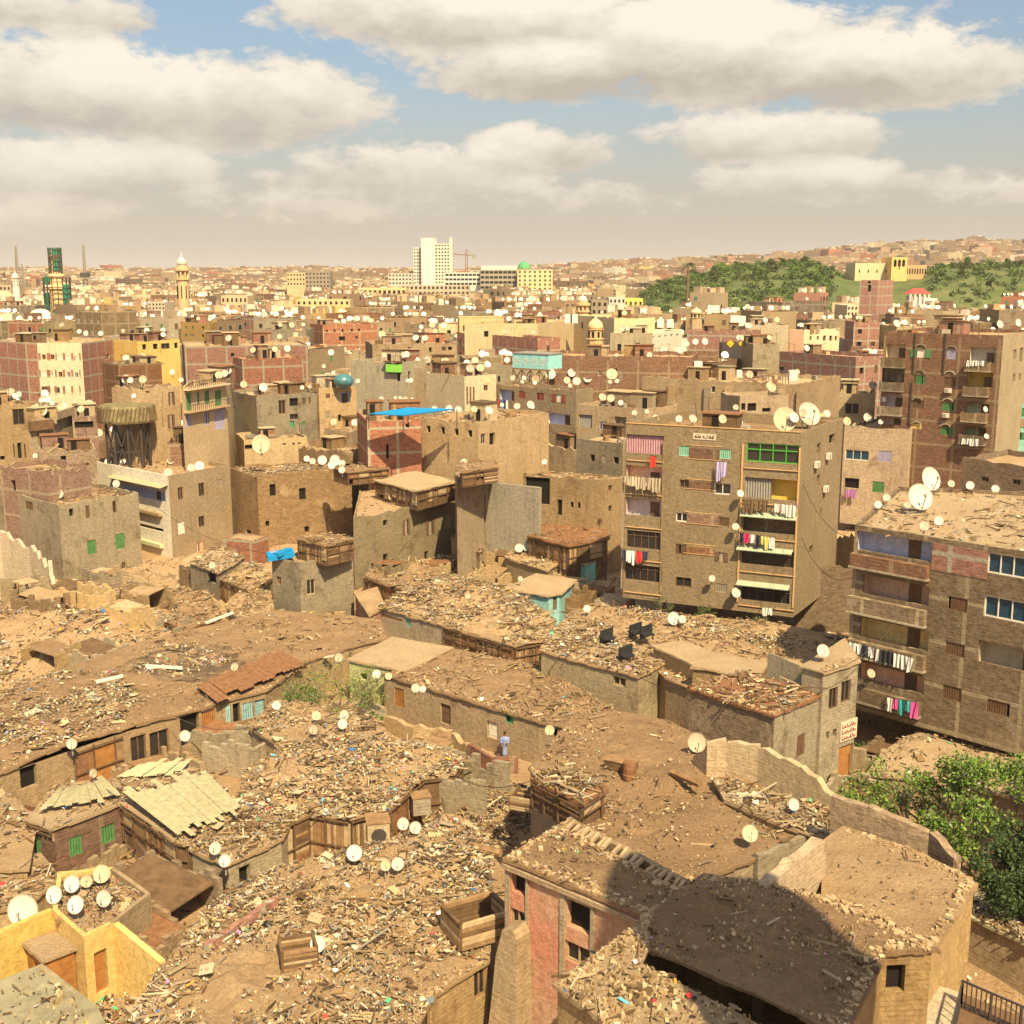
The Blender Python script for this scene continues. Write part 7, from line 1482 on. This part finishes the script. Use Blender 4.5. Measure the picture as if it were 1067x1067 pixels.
ZN=[(60,'below the far left masts'),(130,'around the netted minaret'),(260,'around the yellow minaret'),(400,'below the left skyline blocks'),(500,'below the white tower'),(620,'below the green dome'),(800,'left of the big grey block'),(2000,'right of the big grey block')]
BN=[(230,'nearest rows'),(300,'near rows'),(400,'middle rows'),(600,'far rows'),(9999,'farthest rows')]
zc={}; stuff=MB(); sd_=MB(); items=[]
for i,(Y,X,poly,Z,mt,w,d,g0) in enumerate(far):
    if i<NI:
        o=bpy.data.objects.new('city_house',None); COL.objects.link(o); o.location=(X,Y,g0); o['_o']=(X,Y,g0); o['category']='house'; o['kind']='thing'; o['group']='houses of the old city'
        cx=proj(X,Y,Z)[0]; zn_=[q for q in ZN if cx<q[0]][0][1]; bn=[q for q in BN if Y<q[0]][0][1]; items.append((CN[mt],zn_,bn,cx,o))
        mb=MB(); uo=0; par=R.choice((.3,.6,.9))
        for k in range(4):
            A,B=poly[k],poly[(k+1)%4]; L=math.hypot(A[0]-B[0],A[1]-B[1])
            n=max(1,int(L/3)); hs=[Z+R.uniform(-.2,.05) for _ in range(n+1)]
            mb.face([(*A,g0-1),(*B,g0-1),(*B,Z-.3),(*A,Z-.3)],mt,[(uo,0),(uo+L,0),(uo+L,Z-.3-g0),(uo,Z-.3-g0)])
            for q in range(n):
                f0,f1=q/n,(q+1)/n; a=(A[0]+(B[0]-A[0])*f0,A[1]+(B[1]-A[1])*f0);c=(A[0]+(B[0]-A[0])*f1,A[1]+(B[1]-A[1])*f1)
                mb.face([(*a,Z-.3),(*c,Z-.3),(*c,hs[q+1]),(*a,hs[q])],mt)
            uo+=L
        inn=inset(poly,.3)
        for k in range(4): A,B,C,D=poly[k],poly[(k+1)%4],inn[(k+1)%4],inn[k]; mb.face([(*A,Z),(*B,Z),(*C,Z),(*D,Z)],mt); mb.face([(*C,Z-par),(*D,Z-par),(*D,Z),(*C,Z)],mt)
        mb.build('wall',o); rb=MB(); rb.face([(*p,Z-par) for p in inn],R.choice(('roof_dirt','roof_dark','roof_pale','roof_dirt')))
        # stair head and bulky clutter belong to the roof
        e=((poly[1][0]-poly[0][0])/w,(poly[1][1]-poly[0][1])/w); ang=math.atan2(e[1],e[0])
        if R.random()<.75:
            f,g=R.uniform(-.28,.28),R.uniform(-.25,.3); rb.box((X+e[0]*f*w-e[1]*g*d,Y+e[1]*f*w+e[0]*g*d,Z-par+1.2),(w*.3,d*.25,2.4),R.choice((mt,'adobe','brown_brick')),ang)
        for _ in range(R.randrange(14,34)):
            f,g=R.uniform(-.45,.45),R.uniform(-.45,.45); rb.box((X+e[0]*f*w-e[1]*g*d,Y+e[1]*f*w+e[0]*g*d,Z-par+.25),(R.uniform(.4,1.8),R.uniform(.3,1.2),R.uniform(.3,.9)),R.choice(('wood','wood_dark','concrete','roof_pale','rust','metal_grey','white_paint')),R.uniform(0,3))
        rb.build('roof',o)
        for k in (0,1,3):
            A,B=poly[k],poly[(k+1)%4]; L=math.hypot(A[0]-B[0],A[1]-B[1]); ee_=((B[0]-A[0])/L,(B[1]-A[1])/L); nr=(ee_[1],-ee_[0])
            if nr[0]*(-A[0])+nr[1]*(-A[1])<=0: continue
            if Y>420 and k!=0 and R.random()<.3: continue
            ncol=max(1,int(L/R.choice((3,3.6,4.4)))); dens=R.choice((.3,.5,.65,.85)); z=Z-par-2.3; wmt=R.choice(('void','void','glass','shutter_brown','shutter_green','shutter_grey')); rows=0
            while z>g0+3 and rows<4:
                if proj(A[0],A[1],z)[1]<900:
                    for q in range(ncol):
                        if R.random()<dens:
                            u=(q+.5)*L/ncol; s=R.uniform(.9,1.6); t=bpy.data.objects.new('window',wmesh(wmt if R.random()<.8 else 'void')); COL.objects.link(t); t.parent=o
                            t.location=(A[0]+ee_[0]*u+nr[0]*.02-X,A[1]+ee_[1]*u+nr[1]*.02-Y,z-g0+.4); t.scale=(s,.12,s*1.2); t.rotation_euler=(0,0,math.atan2(ee_[1],ee_[0]))
                z-=3.1; rows+=1
    else:
        k_=R.uniform(.6,1.0); col=tuple(c*k_ for c in CC[mt]); col=(col[0]*.95,col[1],col[2]) if mt.startswith('brick') else col; stuff.cc=col
        for k in range(4):
            A,B=poly[k],poly[(k+1)%4]; L=math.hypot(A[0]-B[0],A[1]-B[1]); ee_=((B[0]-A[0])/L,(B[1]-A[1])/L); nr=(ee_[1],-ee_[0])
            if nr[0]*(-A[0])+nr[1]*(-A[1])<=0: continue
            stuff.cc=col; stuff.face([(*A,g0-4),(*B,g0-4),(*B,Z),(*A,Z)],'farcity')
            if Y<1900:
                n=max(1,int(L/4)); 
                for r_ in range(3):
                    z=Z-2.4-r_*3.2
                    if z<g0: break
                    for q in range(n):
                        if R.random()<.5:
                            u=(q+.5)*L/n; s=R.uniform(.6,1); stuff.cc=(.03,.025,.02) if R.random()<.8 else (.1,.2,.12)
                            f=lambda uu,zz_:(A[0]+ee_[0]*uu+nr[0]*.1,A[1]+ee_[1]*uu+nr[1]*.1,zz_); stuff.face([f(u-s,z-.9),f(u+s,z-.9),f(u+s,z+.9),f(u-s,z+.9)],'farcity')
        stuff.cc=tuple(c*1.1 for c in (.36,.26,.15)); stuff.face([(*p,Z-.15) for p in poly],'farcity')
        for _ in range(6 if Y<1100 else 3):
            stuff.cc=R.choice([col,(.3,.2,.12),(.45,.33,.2),(.6,.5,.38)]); px_,py_=R.choice(poly); f=R.uniform(.1,.7); cx_=X+(px_-X)*f; cy_=Y+(py_-Y)*f
            stuff.box((cx_,cy_,Z+.8),(w*R.uniform(.1,.35),d*.2,R.uniform(1.5,3.5)),'farcity',R.random())
    # dishes along the roof edges
    nd_=R.choice((2,3,4,6,8)) if Y<900 else R.choice((0,1,2,3)) if Y<1800 else 0
    for _ in range(nd_):
        k=R.choice((0,0,0,1,3)); A,B=poly[k],poly[(k+1)%4]; f=R.uniform(.05,.95); g=R.uniform(.04,.5)
        x=(A[0]+(B[0]-A[0])*f)*(1-g)+X*g; y=(A[1]+(B[1]-A[1])*f)*(1-g)+Y*g; dia=R.choice((.9,1,1.2,1.2,1.5)); 
        sd_.cc=R.choice([(.8,.74,.6),(.72,.64,.5),(.84,.8,.7),(.55,.44,.3)]); n=9; zc_=Z+.9; az=R.uniform(-.3,.5); el=R.uniform(.2,.6); dx,dy,dz=math.sin(az)*math.cos(el),-math.cos(az)*math.cos(el),math.sin(el)
        ux,uy=math.cos(az),math.sin(az); vx,vy,vz=-math.sin(el)*math.sin(az),math.sin(el)*math.cos(az),math.cos(el)
        sd_.face([(x+dia/2*(ux*math.cos(t)+vx*math.sin(t)),y+dia/2*(uy*math.cos(t)+vy*math.sin(t)),zc_+dia/2*vz*math.sin(t)) for t in [2*math.pi*q/n for q in range(n)]],'trash')
        sd_.bar((x-dx*.1,y-dy*.1,Z-1),(x-dx*.1,y-dy*.1,zc_),.08,'trash')
stuff.build('distant_city',kind='stuff',label='mass of distant houses and blocks reaching to the horizon')
# more dishes on the named houses: individuals up to the limit, then the mass
hs_=[h for h in HOUSE.values() if h['Z']>9.4 and h['root'].name.startswith(('brick_house','apart'))]
for rep in range(6):
    for h in hs_:
        poly=h['poly']; cx=sum(p[0] for p in poly)/len(poly); cy=sum(p[1] for p in poly)/len(poly)
        if proj(cx,cy,h['Z'])[1]>450: continue
        k=R.randrange(0,max(1,len(poly)-2)); A,B=poly[k],poly[k+1]; f=R.uniform(.05,.95); g=R.uniform(.06,.5); x=(A[0]+(B[0]-A[0])*f)*(1-g)+cx*g; y=(A[1]+(B[1]-A[1])*f)*(1-g)+cy*g
        dish((x,y,h['Z']+1.3+.3*(h['Z']>0)),R.choice((.8,1,1,1.2)),h['short'],R.choice(('dish_white','dish_white','dish_cream')),base=h['Z'])
sd_.build('distant_dishes',kind='stuff',label='countless small dishes on the farther roofs')
g={}
for o,hs,pp_,mt,dia in DISH: g.setdefault(hs,[]).append((pp_[0],o,mt))
cn={'dish_white':'white','dish_cream':'yellowed','dish_rust':'rusty grey'}
for hs,l in g.items():
    l.sort(key=lambda t:t[0])
    for i,(x,o,mt) in enumerate(l): o['label']='%s dish on %s, %s'%(cn[mt],hs,('the only one' if len(l)==1 else ordn(i)+' from the left'))
g={}
for cnm,zn_,bn,cx,o in items: g.setdefault((cnm,zn_,bn),[]).append((cx,o))
for (cnm,zn_,bn),l in g.items():
    l.sort(key=lambda t:t[0])
    for i,(x,o) in enumerate(l): o['label']='%s house %s, %s, %s'%(cnm,zn_,bn,('only one' if len(l)==1 else ordn(i)+' from left'))
# ---------------------------------------------------------------- haze
def vol():
    m=bpy.data.materials.new('haze'); m.use_nodes=True; n=m.node_tree.nodes; n.clear(); o=n.new('ShaderNodeOutputMaterial'); v=n.new('ShaderNodeVolumePrincipled')
    v.inputs['Color'].default_value=(.96,.88,.8,1); v.inputs['Density'].default_value=HAZE; v.inputs['Anisotropy'].default_value=.0; m.node_tree.links.new(v.outputs[0],o.inputs['Volume']); return m
HAZE=.00009
if HAZE>0:
    me=bpy.data.meshes.new('haze'); x0,x1,y0,y1,z0,z1=-9100,9100,-300,9100,-8,160
    me.from_pydata([(x,y,z) for z in (z0,z1) for x,y in ((x0,y0),(x1,y0),(x1,y1),(x0,y1))],[],[(3,2,1,0),(4,5,6,7),(0,1,5,4),(1,2,6,5),(2,3,7,6),(3,0,4,7)]); me.materials.append(vol())
    o=bpy.data.objects.new('haze',me); COL.objects.link(o); o['kind']='stuff'; o['label']='thin dusty haze over the city'
# ---------------------------------------------------------------- camera, sun, sky
cam=bpy.data.cameras.new('camera'); co=bpy.data.objects.new('camera',cam); COL.objects.link(co); co.location=(0,0,H); co.rotation_euler=(math.pi/2-PIT,0,0)
cam.sensor_width=36; cam.lens=36*F/1067; cam.clip_end=20000; cam.clip_start=.5; SC.camera=co
sl=bpy.data.lights.new('sun','SUN'); so=bpy.data.objects.new('sun',sl); COL.objects.link(so); sl.energy=SUNE; sl.angle=math.radians(.5); sl.color=(1,.83,.52)
sd=Vector((math.sin(SAZ)*math.cos(SEL),-math.cos(SAZ)*math.cos(SEL),math.sin(SEL))); so.rotation_euler=sd.to_track_quat('Z','Y').to_euler()
w=bpy.data.worlds.new('World'); SC.world=w; w.use_nodes=True; n=w.node_tree.nodes; l=w.node_tree.links; n.clear()
out=n.new('ShaderNodeOutputWorld'); bg=n.new('ShaderNodeBackground'); l.new(bg.outputs[0],out.inputs[0]); bg.inputs[1].default_value=SKYS
sky=n.new('ShaderNodeTexSky'); sky.sky_type='NISHITA'; sky.sun_disc=False; sky.sun_elevation=SEL; sky.sun_rotation=math.pi-SAZ; sky.dust_density=3; sky.air_density=1.2
tc=n.new('ShaderNodeTexCoord'); sx=n.new('ShaderNodeSeparateXYZ'); l.new(tc.outputs['Generated'],sx.inputs[0])
X,Y,Z=sx.outputs
az=mth(n,l,'ARCTAN2',X,Y); el=mth(n,l,'ARCSINE',Z)
cv=n.new('ShaderNodeCombineXYZ'); l.new(mth(n,l,'MULTIPLY',az,1.0),cv.inputs[0]); l.new(mth(n,l,'MULTIPLY',el,1.9),cv.inputs[1])
nA=ns(n,l,cv.outputs[0],9,9,.6,.2); nB=ns(n,l,cv.outputs[0],34,8,.65,.15); 
nz=mth(n,l,'ADD',mth(n,l,'MULTIPLY',mth(n,l,'SUBTRACT',nA,.5),1.6),mth(n,l,'MULTIPLY',mth(n,l,'SUBTRACT',nB,.5),1.1))
def AE(x,y): d=ray(x,y); return math.atan2(d[0],d[1]),math.atan2(d[2],math.hypot(d[0],d[1]))
CL=[(60,92,170,60,1),(220,112,195,58,1),(60,15,110,30,.9),(80,185,150,46,1),(40,228,110,26,.8),(430,185,165,40,.95),(560,158,95,32,1),(470,15,190,44,1),(640,40,260,75,1),(800,60,230,68,1),(930,78,145,48,1),(560,80,130,38,1),(800,148,150,34,1),(850,190,180,28,.85),(1060,200,90,16,.5),(330,215,170,20,.45),(600,205,180,22,.4)]
dens=None; shade=None; 
for (x,y,hw,hh,st) in CL:
    a,e=AE(x,y); dx=mth(n,l,'DIVIDE',mth(n,l,'SUBTRACT',az,a),hw/F); dy=mth(n,l,'DIVIDE',mth(n,l,'SUBTRACT',el,e),hh/F)
    # flat base: the lower half is squeezed
    dy2=mth(n,l,'MULTIPLY',dy,mth(n,l,'ADD',1,mth(n,l,'MULTIPLY',mth(n,l,'LESS_THAN',dy,0),.25)))
    r2=mth(n,l,'ADD',mth(n,l,'MULTIPLY',dx,dx),mth(n,l,'MULTIPLY',dy2,dy2))
    v=mth(n,l,'SUBTRACT',1,r2); v=mth(n,l,'MULTIPLY',mth(n,l,'MAXIMUM',v,-1),st)
    s=mth(n,l,'MULTIPLY',mth(n,l,'ADD',dy,.1),mth(n,l,'MAXIMUM',v,0))
    dens=v if dens is None else mth(n,l,'MAXIMUM',dens,v); shade=s if shade is None else mth(n,l,'ADD',shade,s)
# the rest of the sky carries loose clouds too
az_out=ramp(n,l,mth(n,l,'ABSOLUTE',az),.45,.6); el_out=ramp(n,l,el,.2,.3); outm=mth(n,l,'MAXIMUM',az_out,el_out)
dens=mth(n,l,'ADD',mth(n,l,'MULTIPLY',dens,mth(n,l,'SUBTRACT',1,outm)),mth(n,l,'MULTIPLY',outm,.15))
dn=mth(n,l,'ADD',dens,mth(n,l,'MULTIPLY',nz,1.5))
mask=ramp(n,l,dn,.12,.5); mk_=n.new('ShaderNodeMath'); mk_.operation='SMOOTHSTEP' if False else 'POWER'; l.new(mask,mk_.inputs[0]); mk_.inputs[1].default_value=.8; mask=mk_.outputs[0]
lit=ramp(n,l,mth(n,l,'ADD',mth(n,l,'MULTIPLY',shade,1.0),mth(n,l,'MULTIPLY',nz,.8)),-.35,.5)
ccol=mixc(n,l,lit,CLD,CLL)
hz=ramp(n,l,el,.16,0.0); hz=mth(n,l,'POWER',hz,1.0)
skc=mixc(n,l,1.0,sky.outputs[0],SKT,'MULTIPLY')
c1=mixc(n,l,mth(n,l,'MULTIPLY',hz,.75),skc,HZC)
thin=mth(n,l,'MULTIPLY',mask,mth(n,l,'SUBTRACT',1,mth(n,l,'MULTIPLY',hz,.25)))
c2=mixc(n,l,thin,c1,ccol)
c3=mixc(n,l,mth(n,l,'POWER',hz,3.5),c2,HZC)
l.new(c3,bg.inputs[0])
SC.view_settings.view_transform='Standard'; SC.view_settings.look='None'; SC.view_settings.exposure=EXPO; SC.view_settings.gamma=1
SC.render.engine='CYCLES'; SC.cycles.max_bounces=5; SC.cycles.diffuse_bounces=3; SC.cycles.volume_bounces=0; SC.cycles.transmission_bounces=2; SC.cycles.glossy_bounces=2; SC.cycles.use_denoising=True; SC.cycles.caustics_reflective=False
SC.cycles.sample_clamp_indirect=4

for o in bpy.data.objects:
    if '_o' in o: del o['_o']
